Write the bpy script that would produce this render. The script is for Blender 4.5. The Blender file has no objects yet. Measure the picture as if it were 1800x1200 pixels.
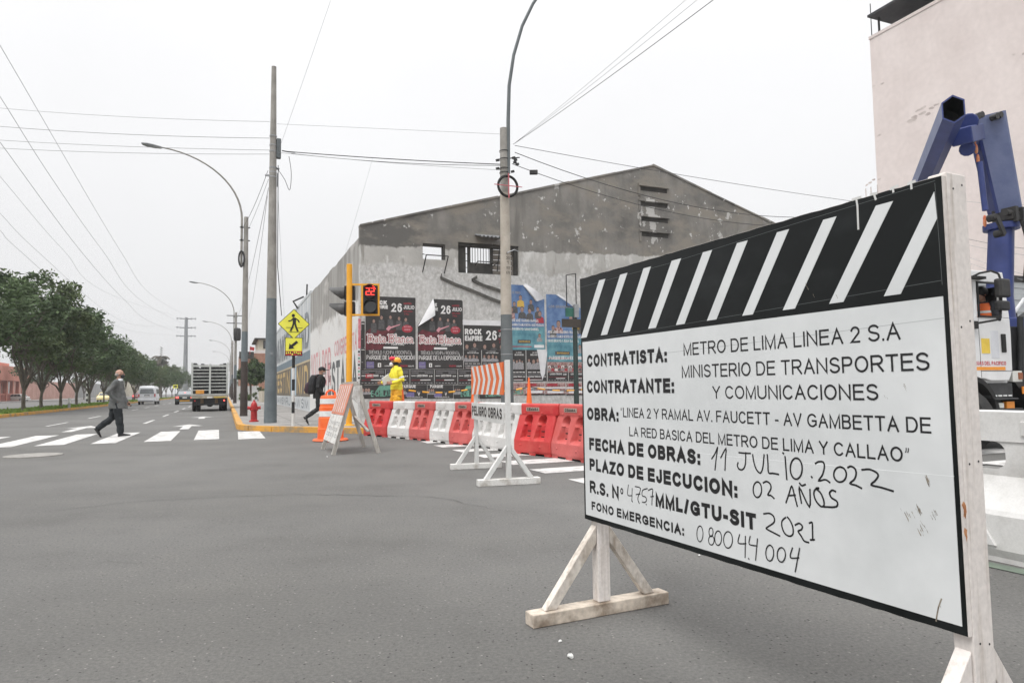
import bpy, bmesh, math, random
from mathutils import Vector, Matrix, noise as mnoise
R=math.radians; sin=math.sin; cos=math.cos; PI=math.pi
rnd=random.Random(7)
SC=bpy.context.scene; COL=SC.collection
# ---------------------------------------------------------------- camera
CAMH=1.12; FOC=1200.0; PITCH=math.atan(83/1200); ROLL=R(.8)
F_=Vector((0,cos(PITCH),sin(PITCH))); U0=Vector((0,-sin(PITCH),cos(PITCH))); R0=Vector((1,0,0))
RV=R0*cos(ROLL)-U0*sin(ROLL); UV=R0*sin(ROLL)+U0*cos(ROLL); CP=Vector((0,0,CAMH))
cd=bpy.data.cameras.new('camera'); cam=bpy.data.objects.new('camera',cd); COL.objects.link(cam)
m=Matrix((RV,UV,-F_)).transposed().to_4x4(); m.translation=CP; cam.matrix_world=m
cd.lens=24; cd.sensor_width=36; cd.sensor_fit='HORIZONTAL'; cd.clip_start=.05; cd.clip_end=3000
SC.camera=cam
# ---------------------------------------------------------------- sky, sun, exposure
SUN_EL=R(58); SUN_AZ=R(215)
w=bpy.data.worlds.new("World"); SC.world=w; w.use_nodes=True
nt=w.node_tree; nt.nodes.clear(); N=nt.nodes.new; L=nt.links.new
out=N('ShaderNodeOutputWorld'); bg=N('ShaderNodeBackground'); bg.inputs['Strength'].default_value=.12
sky=N('ShaderNodeTexSky'); sky.sky_type='NISHITA'; sky.sun_disc=False; sky.sun_elevation=SUN_EL; sky.sun_rotation=SUN_AZ
sky.air_density=1.0; sky.dust_density=4; sky.ozone_density=1
hs=N('ShaderNodeHueSaturation'); hs.inputs['Saturation'].default_value=.12; L(sky.outputs[0],hs.inputs['Color'])
tc=N('ShaderNodeTexCoord'); sx=N('ShaderNodeSeparateXYZ'); L(tc.outputs['Generated'],sx.inputs[0])
mr=N('ShaderNodeFloatCurve'); cv=mr.mapping; cv.use_clip=False; c0=cv.curves[0]
c0.points[0].location=(0,.200); c0.points[1].location=(1,.95); c0.points.new(.30,.245); c0.points.new(.55,.31); cv.update(); L(sx.outputs['Z'],mr.inputs['Value'])
sc_m=N('ShaderNodeMath'); sc_m.operation='MULTIPLY'; sc_m.inputs[1].default_value=24; L(mr.outputs[0],sc_m.inputs[0])
ns=N('ShaderNodeTexNoise'); ns.inputs['Scale'].default_value=2.2; ns.inputs['Detail'].default_value=4; L(tc.outputs['Generated'],ns.inputs['Vector'])
nm=N('ShaderNodeMapRange'); nm.inputs['To Min'].default_value=.93; nm.inputs['To Max'].default_value=1.07; L(ns.outputs['Fac'],nm.inputs['Value'])
mu=N('ShaderNodeMath'); mu.operation='MULTIPLY'; L(sc_m.outputs[0],mu.inputs[0]); L(nm.outputs[0],mu.inputs[1])
cb=N('ShaderNodeCombineColor'); L(mu.outputs[0],cb.inputs[0]); L(mu.outputs[0],cb.inputs[1])
mb_=N('ShaderNodeMath'); mb_.operation='MULTIPLY'; mb_.inputs[1].default_value=1.012; L(mu.outputs[0],mb_.inputs[0]); L(mb_.outputs[0],cb.inputs[2])
mx=N('ShaderNodeMix'); mx.data_type='RGBA'; mx.inputs[0].default_value=.82; L(hs.outputs[0],mx.inputs[6]); L(cb.outputs[0],mx.inputs[7])
L(mx.outputs[2],bg.inputs['Color']); L(bg.outputs[0],out.inputs[0])
sd=bpy.data.lights.new('sun','SUN'); sd.energy=.95; sd.angle=R(18); sd.color=(1,.97,.93)
so=bpy.data.objects.new('sun',sd); COL.objects.link(so)
sdir=Vector((sin(SUN_AZ)*cos(SUN_EL),cos(SUN_AZ)*cos(SUN_EL),sin(SUN_EL)))
so.rotation_euler=sdir.to_track_quat('Z','Y').to_euler(); so.location=sdir*60
SC.view_settings.view_transform='Standard'; SC.view_settings.look='None'; SC.view_settings.gamma=1; SC.view_settings.exposure=.55
try: SC.view_settings.use_curve_mapping=False
except Exception: pass
# ---------------------------------------------------------------- measuring helpers: pixels of the 1800x1200 photo to world points
SD=Vector((-.386,.922,0)).normalized()      # along the avenue
SX=Vector((SD.y,-SD.x,0))                   # across the avenue, to the right
RZ=math.atan2(SX.y,SX.x)
def ray(x,y): return F_+RV*((x-900)/FOC)-UV*((y-600)/FOC)
def G(x,y,z=0):
    d=ray(x,y); return CP+d*((z-CAMH)/d.z)
def PL(x,y,n,c):
    d=ray(x,y); return CP+d*((c-CP.dot(n))/d.dot(n))
def S(lat,s,z=0): return SX*lat+SD*s+Vector((0,0,z))
def GL(x,y,z=0):
    g=G(x,y,z); return g.dot(SX),g.dot(SD)
# ---------------------------------------------------------------- mesh helpers
class MB:
    def __init__(s): s.v=[]; s.f=[]; s.m=[]; s.c=0
    def add(s,vs,fs,mi=None):
        b=len(s.v); s.v+= [tuple(v) for v in vs]; s.f+=[[i+b for i in f] for f in fs]; s.m+=[s.c if mi is None else mi]*len(fs); return s
    def box(s,x0,x1,y0,y1,z0,z1,M=None,mi=None):
        vs=[Vector((x,y,z)) for z in (z0,z1) for y in (y0,y1) for x in (x0,x1)]
        if M is not None: vs=[M@v for v in vs]
        return s.add(vs,[(0,2,3,1),(4,5,7,6),(0,1,5,4),(2,6,7,3),(0,4,6,2),(1,3,7,5)],mi)
    def beam(s,p0,p1,w,h,up=(0,0,1),mi=None):
        p0=Vector(p0);p1=Vector(p1);d=(p1-p0);l=d.length;d.normalize();x=d.cross(Vector(up))
        if x.length<1e-4: x=d.cross(Vector((0,1,0)))
        x.normalize();z=x.cross(d)
        M=Matrix((x,d,z)).transposed().to_4x4();M.translation=p0
        return s.box(-w/2,w/2,0,l,-h/2,h/2,M,mi)
    def ring(s,rings,cap=True,mi=None,closed=True):
        n=len(rings[0]); vs=[p for r in rings for p in r]; fs=[]
        for k in range(len(rings)-1):
            for i in range(n if closed else n-1):
                j=(i+1)%n; fs.append((k*n+i,k*n+j,(k+1)*n+j,(k+1)*n+i))
        if cap: fs.append(tuple(range(n-1,-1,-1))); fs.append(tuple(range((len(rings)-1)*n,len(rings)*n)))
        return s.add(vs,fs,mi)
    def tube(s,pts,r,n=8,mi=None,cap=True):
        pts=[Vector(p) for p in pts]; rs=r if isinstance(r,(list,tuple)) else [r]*len(pts)
        rings=[]; ref=None
        for i,p in enumerate(pts):
            d=(pts[min(i+1,len(pts)-1)]-pts[max(i-1,0)])
            if d.length<1e-9: d=Vector((0,0,1))
            d.normalize()
            if ref is None:
                ref=Vector((1,0,0)) if abs(d.x)<.9 else Vector((0,1,0))
            x=(ref-d*ref.dot(d)); x.normalize(); ref=x; y=d.cross(x)
            rings.append([p+x*(rs[i]*cos(2*PI*k/n))+y*(rs[i]*sin(2*PI*k/n)) for k in range(n)])
        return s.ring(rings,cap,mi)
    def loft(s,secs,n=14,mi=None):       # secs: (centre, rx, ry) horizontal ellipses, bottom to top
        return s.ring([[Vector(c)+Vector((rx*cos(2*PI*k/n),ry*sin(2*PI*k/n),0)) for k in range(n)] for c,rx,ry in secs],True,mi)
    def lathe(s,prof,n=20,M=None,mi=None,cap=True):
        rings=[]
        for r,z in prof:
            q=[Vector((r*cos(2*PI*k/n),r*sin(2*PI*k/n),z)) for k in range(n)]
            rings.append([M@p for p in q] if M is not None else q)
        return s.ring(rings,cap,mi)
    def sphere(s,c,rx,ry=None,rz=None,n=14,k=9,M=None,mi=None):
        ry=ry or rx; rz=rz or rx; c=Vector(c); rings=[]
        for a in range(k):
            t=-PI/2+PI*(a+.02)/(k-1+.04) if k>1 else 0
            q=[Vector((rx*cos(t)*cos(2*PI*i/n),ry*cos(t)*sin(2*PI*i/n),rz*sin(t))) for i in range(n)]
            rings.append([c+(M@p if M is not None else p) for p in q])
        return s.ring(rings,True,mi)
    def prism(s,poly,y0,y1,M=None,mi=None):    # poly (x,z), counter-clockwise seen from -y; y0<y1
        n=len(poly); vs=[Vector((x,y0,z)) for x,z in poly]+[Vector((x,y1,z)) for x,z in poly]
        if M is not None: vs=[M@v for v in vs]
        fs=[tuple(range(n)),tuple(range(2*n-1,n-1,-1))]+[(i,i+n,(i+1)%n+n,(i+1)%n) for i in range(n)]
        return s.add(vs,fs,mi)
    def flat(s,poly,y,mi=None): return s.add([(x,y,z) for x,z in poly],[tuple(range(len(poly)))],mi)
    def rect(s,x0,x1,z0,z1,y,mi=None): return s.flat([(x0,z0),(x1,z0),(x1,z1),(x0,z1)],y,mi)
    def disc(s,cx,cz,rx,rz,y,n=16,mi=None): return s.flat([(cx+rx*cos(2*PI*k/n),cz+rz*sin(2*PI*k/n)) for k in range(n)],y,mi)
    def ribbon(s,pts,t,y,cap=True,mi=None):
        P=[Vector(p) for p in pts]; n=len(P); closed=n>3 and (P[0]-P[-1]).length<1e-6
        if closed: P=P[:-1]; n-=1
        if cap and not closed and n>1:
            d=(P[0]-P[1]); P[0]=P[0]+d.normalized()*t/2 if d.length>0 else P[0]
            d=(P[-1]-P[-2]); P[-1]=P[-1]+d.normalized()*t/2 if d.length>0 else P[-1]
        a=[];b=[]
        for i in range(n):
            if closed: d0=P[i]-P[i-1]; d1=P[(i+1)%n]-P[i]
            else: d0=P[i]-P[i-1] if i else P[1]-P[0]; d1=P[i+1]-P[i] if i<n-1 else d0
            if d0.length<1e-9: d0=d1
            if d1.length<1e-9: d1=d0
            d0=d0.normalized();d1=d1.normalized(); n0=Vector((-d0.y,d0.x)); n1=Vector((-d1.y,d1.x)); mm=n0+n1
            if mm.length<.3: mm=n1; k=1
            else:
                mm.normalize(); k=min(1/max(mm.dot(n1),.2),2.2)
            a.append(P[i]+mm*(t/2*k)); b.append(P[i]-mm*(t/2*k))
        vs=[(p.x,y,p.y) for p in a]+[(p.x,y,p.y) for p in b]
        fs=[(i,i+n,(i+1)%n+n,(i+1)%n) for i in range(n if closed else n-1)]
        return s.add(vs,fs,mi)
    def build(s,name,mats,parent=None,smooth=False,loc=None,rz=0,bevel=0,seg=2):
        me=bpy.data.meshes.new(name); me.from_pydata(s.v,[],s.f); 
        for mt in (mats if isinstance(mats,(list,tuple)) else [mats]): me.materials.append(mt)
        if any(s.m): me.polygons.foreach_set('material_index',s.m)
        me.update()
        if smooth:
            me.shade_smooth()
            me.set_sharp_from_angle(angle=R(smooth if smooth is not True else 40))
        o=bpy.data.objects.new(name,me); COL.objects.link(o)
        if parent: o.parent=parent
        if loc is not None: o.location=loc
        if rz: o.rotation_euler.z=rz
        if bevel:
            b=o.modifiers.new('bevel','BEVEL'); b.width=bevel; b.segments=seg; b.limit_method='ANGLE'; b.angle_limit=R(35)
        return o
def tag(o,label,cat,group=None):
    o['label']=label; o['category']=cat
    if group: o['group']=group
    return o
def thing(name,label,cat,loc=(0,0,0),rz=0,group=None):
    o=bpy.data.objects.new(name,None); COL.objects.link(o); o.location=loc; o.rotation_euler.z=rz; o.empty_display_size=.2
    return tag(o,label,cat,group)
def cr3(P,n=8):
    P=[Vector(p) for p in P]; out=[]
    for i in range(len(P)-1):
        p0,p1,p2,p3=P[max(i-1,0)],P[i],P[i+1],P[min(i+2,len(P)-1)]
        for k in range(n):
            q=k/n; out.append(.5*((2*p1)+(-p0+p2)*q+(2*p0-5*p1+4*p2-p3)*q*q+(-p0+3*p1-3*p2+p3)*q**3))
    return out+[P[-1]]
def struct(o,kind='structure'): o['kind']=kind; return o
def dup(o,parent=None):
    c=o.copy(); COL.objects.link(c)
    if parent: c.parent=parent
    for ch in list(o.children): dup(ch,c)
    return c
def remesh(mb,name,mat,parent,vox=.01,sm=6,fold=0):
    o=mb.build(name,mat)
    r=o.modifiers.new('r','REMESH'); r.mode='VOXEL'; r.voxel_size=vox
    k=o.modifiers.new('s','SMOOTH'); k.factor=.5; k.iterations=sm
    dg=bpy.context.evaluated_depsgraph_get(); dg.update()
    me=bpy.data.meshes.new_from_object(o.evaluated_get(dg)); me.name=name
    if fold:
        nrm=[v.normal.copy() for v in me.vertices]
        for v,n in zip(me.vertices,nrm):
            p=v.co; q=mnoise.noise(Vector((p.x*9+p.z*6,p.y*9,p.z*9-p.x*5)))+.6*mnoise.noise(Vector((p.x*17,p.y*17,p.z*13+p.y*8))+Vector((5,2,8))); v.co=p+n*(q*fold)
    me.shade_smooth(); o.modifiers.clear(); old=o.data; o.data=me; bpy.data.meshes.remove(old)
    if parent: o.parent=parent
    return o
# ---------------------------------------------------------------- materials
MATS={}
def pm(name,c,c2=None,scale=4,detail=6,rough=.7,bump=0,bscale=60,metal=0,lo=.35,hi=.65,var=.1,dist=.02,fine=.0,fscale=80,spec=.5,stretch=None):
    if name in MATS: return MATS[name]
    m=bpy.data.materials.new(name); m.use_nodes=True; nt=m.node_tree; N=nt.nodes.new; L=nt.links.new
    p=nt.nodes['Principled BSDF']; p.inputs['Roughness'].default_value=rough; p.inputs['Metallic'].default_value=metal
    p.inputs['Specular IOR Level'].default_value=spec
    tc=N('ShaderNodeTexCoord'); vec=tc.outputs['Object']
    if stretch:
        mp=N('ShaderNodeMapping'); mp.inputs['Scale'].default_value=stretch; L(vec,mp.inputs[0]); vec=mp.outputs[0]
    n=N('ShaderNodeTexNoise'); n.inputs['Scale'].default_value=scale; n.inputs['Detail'].default_value=detail; n.inputs['Roughness'].default_value=.6; L(vec,n.inputs['Vector'])
    r=N('ShaderNodeValToRGB'); r.color_ramp.elements[0].position=lo; r.color_ramp.elements[1].position=hi
    a=tuple(x*(1-var) for x in c) if c2 is None else c; b=tuple(min(1,x*(1+var)) for x in c) if c2 is None else c2
    r.color_ramp.elements[0].color=(*a,1); r.color_ramp.elements[1].color=(*b,1); L(n.outputs['Fac'],r.inputs[0]); col=r.outputs[0]
    if fine:
        n2=N('ShaderNodeTexNoise'); n2.inputs['Scale'].default_value=fscale; n2.inputs['Detail'].default_value=3; L(tc.outputs['Object'],n2.inputs['Vector'])
        mr=N('ShaderNodeMapRange'); mr.inputs['From Min'].default_value=.3; mr.inputs['From Max'].default_value=.7; mr.inputs['To Min'].default_value=1-fine; mr.inputs['To Max'].default_value=1+fine; L(n2.outputs['Fac'],mr.inputs['Value'])
        mx=N('ShaderNodeMix'); mx.data_type='RGBA'; mx.blend_type='MULTIPLY'; mx.inputs[0].default_value=1; L(col,mx.inputs[6])
        cb=N('ShaderNodeCombineColor'); [L(mr.outputs[0],cb.inputs[i]) for i in range(3)]; L(cb.outputs[0],mx.inputs[7]); col=mx.outputs[2]
    L(col,p.inputs['Base Color'])
    if bump:
        n3=N('ShaderNodeTexNoise'); n3.inputs['Scale'].default_value=bscale; n3.inputs['Detail'].default_value=5; L(vec,n3.inputs['Vector'])
        bp=N('ShaderNodeBump'); bp.inputs['Strength'].default_value=bump; bp.inputs['Distance'].default_value=dist; L(n3.outputs['Fac'],bp.inputs['Height']); L(bp.outputs[0],p.inputs['Normal'])
    MATS[name]=m; return m
def emat(name,c,st):
    m=bpy.data.materials.new(name); m.use_nodes=True; p=m.node_tree.nodes['Principled BSDF']
    p.inputs['Base Color'].default_value=(*c,1); p.inputs['Emission Color'].default_value=(*c,1); p.inputs['Emission Strength'].default_value=st; return m
# ---------------------------------------------------------------- stroke lettering (plain sans capitals)
def E_(cx,cy,rx,ry,a0,a1,n=10): return [(cx+rx*cos(R(a0+(a1-a0)*i/n)),cy+ry*sin(R(a0+(a1-a0)*i/n))) for i in range(n+1)]
GLY={
'A':(.72,[[(0,0),(.5,1),(1,0)],[(.19,.36),(.81,.36)]]),
'B':(.64,[[(0,0),(0,1),(.55,1)]+E_(.58,.765,.36,.235,90,-90,8)+[(0,.53)],[(0,.53),(.6,.53)]+E_(.62,.265,.38,.265,90,-90,8)+[(0,0)]]),
'C':(.72,[E_(.53,.5,.53,.5,42,318,18)]),
'D':(.70,[[(0,0),(0,1),(.45,1)]+E_(.48,.5,.52,.5,90,-90,14)+[(0,0)]]),
'E':(.62,[[(1,1),(0,1),(0,0),(1,0)],[(0,.53),(.92,.53)]]),
'F':(.58,[[(1,1),(0,1),(0,0)],[(0,.52),(.86,.52)]]),
'G':(.77,[E_(.52,.5,.52,.5,42,318,18)+[(.98,.16),(.98,.46),(.56,.46)]]),
'H':(.70,[[(0,0),(0,1)],[(1,0),(1,1)],[(0,.53),(1,.53)]]),
'I':(.02,[[(.5,0),(.5,1)]]),
'J':(.48,[[(1,1),(1,.3)]+E_(.5,.3,.5,.3,0,-180,10)]),
'K':(.68,[[(0,0),(0,1)],[(.98,1),(.02,.36)],[(.33,.62),(1,0)]]),
'L':(.54,[[(0,1),(0,0),(1,0)]]),
'M':(.80,[[(0,0),(0,1),(.5,.02),(1,1),(1,0)]]),
'N':(.70,[[(0,0),(0,1),(1,0),(1,1)]]),
'O':(.78,[E_(.5,.5,.5,.5,90,450,24)]),
'P':(.62,[[(0,0),(0,1),(.58,1)]+E_(.62,.73,.38,.27,90,-90,10)+[(0,.46)]]),
'Q':(.78,[E_(.5,.5,.5,.5,90,450,24),[(.6,.24),(1,-.04)]]),
'R':(.70,[[(0,0),(0,1),(.58,1)]+E_(.6,.735,.36,.265,90,-90,10)+[(0,.47)],[(.52,.47),(1,0)]]),
'S':(.64,[E_(.5,.745,.46,.255,28,180,10)+E_(.5,.745,.46,.215,180,255,5)+[(.62,.49)]+E_(.52,.265,.48,.235,75,0,5)+E_(.5,.265,.5,.265,0,-155,10)]),
'T':(.64,[[(0,1),(1,1)],[(.5,1),(.5,0)]]),
'U':(.70,[[(0,1),(0,.35)]+E_(.5,.35,.5,.35,180,360,12)+[(1,1)]]),
'V':(.70,[[(0,1),(.5,0),(1,1)]]),
'W':(1.0,[[(0,1),(.25,0),(.5,1),(.75,0),(1,1)]]),
'X':(.68,[[(0,0),(1,1)],[(0,1),(1,0)]]),
'Y':(.68,[[(0,1),(.5,.45),(1,1)],[(.5,.45),(.5,0)]]),
'Z':(.62,[[(0,1),(1,1),(0,0),(1,0)]]),
'0':(.52,[E_(.5,.5,.5,.5,90,450,22)]),'1':(.28,[[(0,.76),(.6,1),(.6,0)]]),
'2':(.54,[E_(.5,.72,.48,.28,165,-30,12)+[(0,0),(1,0)]]),
'3':(.54,[E_(.45,.75,.45,.25,160,-80,10),E_(.45,.26,.53,.26,80,-160,12)]),
'4':(.56,[[(.75,0),(.75,1),(0,.3),(1,.3)]]),
'5':(.54,[[(.9,1),(.2,1),(.08,.5)]+E_(.48,.32,.5,.32,140,-155,14)]),
'6':(.54,[E_(.55,.7,.43,.3,40,180,10)+[(.02,.4)]+E_(.5,.32,.48,.32,180,-180,18)]),
'7':(.52,[[(0,1),(1,1),(.35,0)]]),'8':(.54,[E_(.5,.76,.42,.24,90,450,16),E_(.5,.26,.5,.26,90,450,16)]),
'9':(.54,[E_(.5,.68,.48,.32,0,360,16)+[(.98,.55)]+E_(.45,.3,.5,.3,0,-130,10)]),
':':(.02,[[(.5,.0),(.5,.02)],[(.5,.6),(.5,.62)]]),'.':(.02,[[(.5,0),(.5,.02)]]),'-':(.28,[[(0,.36),(1,.36)]]),
'/':(.34,[[(0,-.02),(1,1.02)]]),'º':(.36,[E_(.5,.75,.5,.25,90,450,14)]),
'“':(.26,[[(0,.74),(.08,.9),(.25,1)],[(.75,.74),(.83,.9),(1,1)]]),'”':(.26,[[(0,.7),(.2,.84),(.25,1)],[(.75,.7),(.95,.84),(1,1)]]),',':(.06,[[(.8,.03),(.2,-.14)]]),
'~':(.4,[[(0,1.1),(.3,1.2),(.7,1.1),(1,1.2)]]),"'":(.05,[[(.5,1.1),(.9,1.28)]]),
}
THIN=set()
def layout(txt,h,t,gap=.13):
    """strokes of a line with cap height h and pen width t; returns strokes and width"""
    THIN.clear()
    acc={'Á':"A'",'É':"E'",'Í':"I'",'Ó':"O'",'Ú':"U'",'Ñ':'N~'}; x=0; res=[]
    for ch in txt:
        if ch==' ': x+=.34*h; continue
        extra=None
        if ch in acc: extra=acc[ch][1]; ch=acc[ch][0]
        w,st=GLY[ch]; W=max(w*h-t*.5,0)
        for s_ in st: res.append([(x+t/2+p[0]*W, t/2+p[1]*(h-t)) for p in s_]); THIN.add(id(res[-1])) if ch in 'º“”,' else None
        if extra:
            we,se=GLY[extra]; o=x+t/2+W/2-we*h/2
            for s_ in se: res.append([(o+p[0]*we*h,p[1]*h) for p in s_])
        x+=W+t+gap*h
    return res,max(x-gap*h,1e-3)
def text_words(txt,x0,x1,z0,z1,y,t,name,mat,parent):
    """like text(), one mesh per word"""
    h=z1-z0; full=layout(txt,h,t*h)[1]; k=(x1-x0)/full; words=txt.split(' ')
    for i,wd in enumerate(words):
        pre=' '.join(words[:i])+(' ' if i else ''); off=layout(pre+wd,h,t*h)[1]-layout(wd,h,t*h)[1]; own=layout(wd,h,t*h)[1]
        m=MB(); text(m,wd,x0+off*k,x0+(off+own)*k,z0,z1,y,t); m.build(name,mat,parent)
def text(mb,txt,x0,x1,z0,z1,y,t=.12,mi=None,slant=0):
    """a line of lettering filling x0..x1 and z0..z1, pen t in cap heights"""
    h=z1-z0; st,wd=layout(txt,h,t*h); k=(x1-x0)/wd
    for i,s_ in enumerate(st):
        mb.ribbon([(x0+p[0]*k+slant*p[1],z0+p[1]) for p in s_],t*h*min(1.1,.25+.75*k)*(.45 if id(s_) in THIN else 1),y-.00006*(i%40),mi=mi)
# ================================================================ palette
def asphalt_material():
    m=bpy.data.materials.new('asphalt'); m.use_nodes=True; nt=m.node_tree; N=nt.nodes.new; L=nt.links.new; p=nt.nodes['Principled BSDF']; p.inputs['Roughness'].default_value=.88; p.inputs['Specular IOR Level'].default_value=.35
    tc=N('ShaderNodeTexCoord')
    def noise(sc,det,st=(1,1,1),rot=0,ro=.6):
        mp=N('ShaderNodeMapping'); mp.inputs['Scale'].default_value=st; mp.inputs['Rotation'].default_value=(0,0,rot); L(tc.outputs['Object'],mp.inputs[0])
        n=N('ShaderNodeTexNoise'); n.inputs['Scale'].default_value=sc; n.inputs['Detail'].default_value=det; n.inputs['Roughness'].default_value=ro; L(mp.outputs[0],n.inputs['Vector']); return n.outputs['Fac']
    def ramp(f,stops):
        r=N('ShaderNodeValToRGB'); e=r.color_ramp.elements
        while len(e)<len(stops): e.new(.5)
        for k,(q,c) in enumerate(stops): e[k].position=q; e[k].color=(*c,1)
        L(f,r.inputs[0]); return r.outputs[0]
    def mix(f,a,b,mode='MIX'):
        n=N('ShaderNodeMix'); n.data_type='RGBA'; n.blend_type=mode
        if isinstance(f,float): n.inputs[0].default_value=f
        else: L(f,n.inputs[0])
        for i,x in ((6,a),(7,b)):
            if isinstance(x,tuple): n.inputs[i].default_value=(*x,1)
            else: L(x,n.inputs[i])
        return n.outputs[2]
    base=ramp(noise(.22,9),[(.3,(.110,.1085,.105)),(.7,(.136,.1345,.130))])
    # worn wheel paths along the cross street, dark damp patches
    base=mix(1.0,base,ramp(noise(.5,5,(.35,1.6,1),-RZ),[(.35,(.95,.95,.945)),(.6,(1.05,1.05,1.05))]),'MULTIPLY')
    base=mix(1.0,base,ramp(noise(.9,10,(1,1,1),0,.7),[(.34,(.91,.91,.905)),(.47,(1,1,1)),(.66,(1.06,1.055,1.04))]),'MULTIPLY')
    base=mix(1.0,base,ramp(noise(55,3,(1,1,1),0,.75),[(.30,(.74,.74,.74)),(.5,(1,1,1)),(.70,(1.26,1.25,1.23))]),'MULTIPLY')
    base=mix(1.0,base,ramp(noise(2.2,11,(1.5,5,1),.5,.68),[(.62,(1,1,1)),(.72,(1.22,1.21,1.19))]),'MULTIPLY')
    base=mix(1.0,base,ramp(noise(1.3,11,(3.2,1,1),.9,.7),[(.27,(.90,.90,.895)),(.36,(1,1,1))]),'MULTIPLY')
    base=mix(1.0,base,ramp(noise(.11,4),[(.35,(.93,.92,.90)),(.65,(1.07,1.07,1.07))]),'MULTIPLY')
    v=N('ShaderNodeTexVoronoi'); v.inputs['Scale'].default_value=48; L(tc.outputs['Object'],v.inputs['Vector'])
    sep=N('ShaderNodeSeparateColor'); L(v.outputs['Color'],sep.inputs[0])
    chips=ramp(v.outputs['Distance'],[(.16,(1,1,1)),(.30,(0,0,0))])
    mm=N('ShaderNodeMath'); mm.operation='GREATER_THAN'; mm.inputs[1].default_value=.94; L(sep.outputs[0],mm.inputs[0])
    m2=N('ShaderNodeMath'); m2.operation='MULTIPLY'; L(mm.outputs[0],m2.inputs[0]); L(chips,m2.inputs[1]); base=mix(m2.outputs[0],base,(.24,.23,.215))
    mm=N('ShaderNodeMath'); mm.operation='LESS_THAN'; mm.inputs[1].default_value=.10; L(sep.outputs[0],mm.inputs[0])
    m3=N('ShaderNodeMath'); m3.operation='MULTIPLY'; L(mm.outputs[0],m3.inputs[0]); L(chips,m3.inputs[1]); base=mix(m3.outputs[0],base,(.028,.027,.026))
    L(base,p.inputs['Base Color'])
    b=N('ShaderNodeBump'); b.inputs['Strength'].default_value=.8; b.inputs['Distance'].default_value=.008; L(noise(120,4,(1,1,1),0,.7),b.inputs['Height']); L(b.outputs[0],p.inputs['Normal'])
    return m
asphalt=asphalt_material()
white_line=pm('road_paint_white',(.26,.255,.245),(.53,.52,.505),scale=5,detail=11,rough=.8,lo=.33,hi=.52,fine=.12,fscale=60)
yellow_kerb=pm('yellow_kerb_paint',(.26,.20,.12),(.56,.28,.045),scale=2.3,detail=10,rough=.8,lo=.36,hi=.52,fine=.12)
concrete_walk=pm('pavement_concrete',(.20,.19,.18),(.30,.29,.275),scale=1.1,detail=8,rough=.9,bump=.2,bscale=40,fine=.12)
grass_m=pm('grass_green',(.085,.15,.015),(.17,.25,.04),scale=1.2,detail=8,rough=.9,fine=.4,fscale=25)
manhole_m=pm('manhole_concrete',(.20,.19,.175),(.28,.27,.25),scale=8,rough=.9,fine=.2)
old_wood=pm('painted_wood',(.44,.385,.335),(.68,.635,.60),scale=2.2,detail=11,rough=.75,bump=.5,bscale=20,dist=.004,lo=.26,hi=.48,stretch=(16,16,1.0),fine=.08,fscale=60)
dirty_wood=pm('worn_painted_wood',(.17,.12,.08),(.56,.49,.41),scale=6,detail=11,rough=.8,bump=.7,bscale=18,dist=.005,lo=.34,hi=.58,fine=.2,fscale=30)
bare_wood=pm('bare_plywood_edge',(.33,.21,.13),(.62,.5,.4),scale=14,detail=8,rough=.8,fine=.2,lo=.35,hi=.6)
white_paint=pm('white_paint',(.52,.52,.50),(.67,.67,.655),scale=2,detail=8,rough=.55,fine=.05)
worn_white=pm('worn_white_paint',(.38,.35,.31),(.63,.62,.595),scale=6,detail=10,rough=.7,lo=.33,hi=.52,fine=.1,bump=.2,bscale=40,dist=.004)
black_m=pm('black_paint',(.006,.007,.008),(.012,.013,.014),rough=.6)
ink=pm('black_ink',(.008,.008,.009),rough=.5)
rubber=pm('black_rubber',(.012,.012,.012),(.025,.024,.023),scale=6,rough=.85)
dark_metal=pm('dark_metal',(.02,.02,.022),(.05,.048,.045),scale=5,rough=.55,metal=.3)
grey_metal=pm('grey_metal',(.25,.26,.27),(.36,.37,.38),scale=5,rough=.45,metal=.4)
chrome=pm('bright_metal',(.6,.6,.6),rough=.25,metal=1)
orange_m=pm('orange_plastic',(.75,.10,.015),(.85,.16,.03),scale=4,rough=.45)
refl_white=pm('reflective_white',(.62,.63,.62),(.75,.76,.75),scale=9,rough=.4)
refl_orange=pm('reflective_orange',(.66,.12,.025),(.80,.17,.035),scale=9,rough=.45)
glass_dark=pm('dark_glass',(.02,.024,.027),(.035,.04,.045),scale=2,rough=.08,spec=.8)
glass_grey=pm('grey_glass',(.16,.18,.19),(.22,.24,.25),scale=2,rough=.1,spec=.8)
wire_m=pm('cable_black',(.03,.03,.032),rough=.6)
wire_far=pm('cable_grey',(.27,.275,.28),rough=.6)
pole_conc=pm('pole_concrete',(.22,.21,.19),(.33,.315,.29),scale=2.2,detail=8,rough=.9,bump=.2,bscale=50,fine=.12)
pole_tan=pm('pole_tan_concrete',(.36,.32,.27),(.47,.43,.37),scale=2.2,detail=8,rough=.9,bump=.2,bscale=50,fine=.12)
pole_blue=pm('pole_blue_grey_paint',(.10,.122,.132),(.15,.175,.187),scale=1.6,detail=8,rough=.75,fine=.1)
pole_slate=pm('pole_slate_paint',(.10,.115,.12),(.135,.15,.155),scale=1.6,detail=8,rough=.75,fine=.1)
pole_brown=pm('pole_dark_brown_paint',(.035,.027,.024),(.06,.048,.042),scale=2,detail=8,rough=.75,fine=.12)
red_paint=pm('red_paint',(.30,.012,.015),(.44,.025,.025),scale=6,rough=.45)
amber_paint=pm('amber_paint',(.72,.33,.015),(.82,.40,.03),scale=3,rough=.5)
lime=pm('lime_yellow_sheet',(.70,.68,.06),(.80,.77,.09),scale=4,rough=.45)
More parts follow.
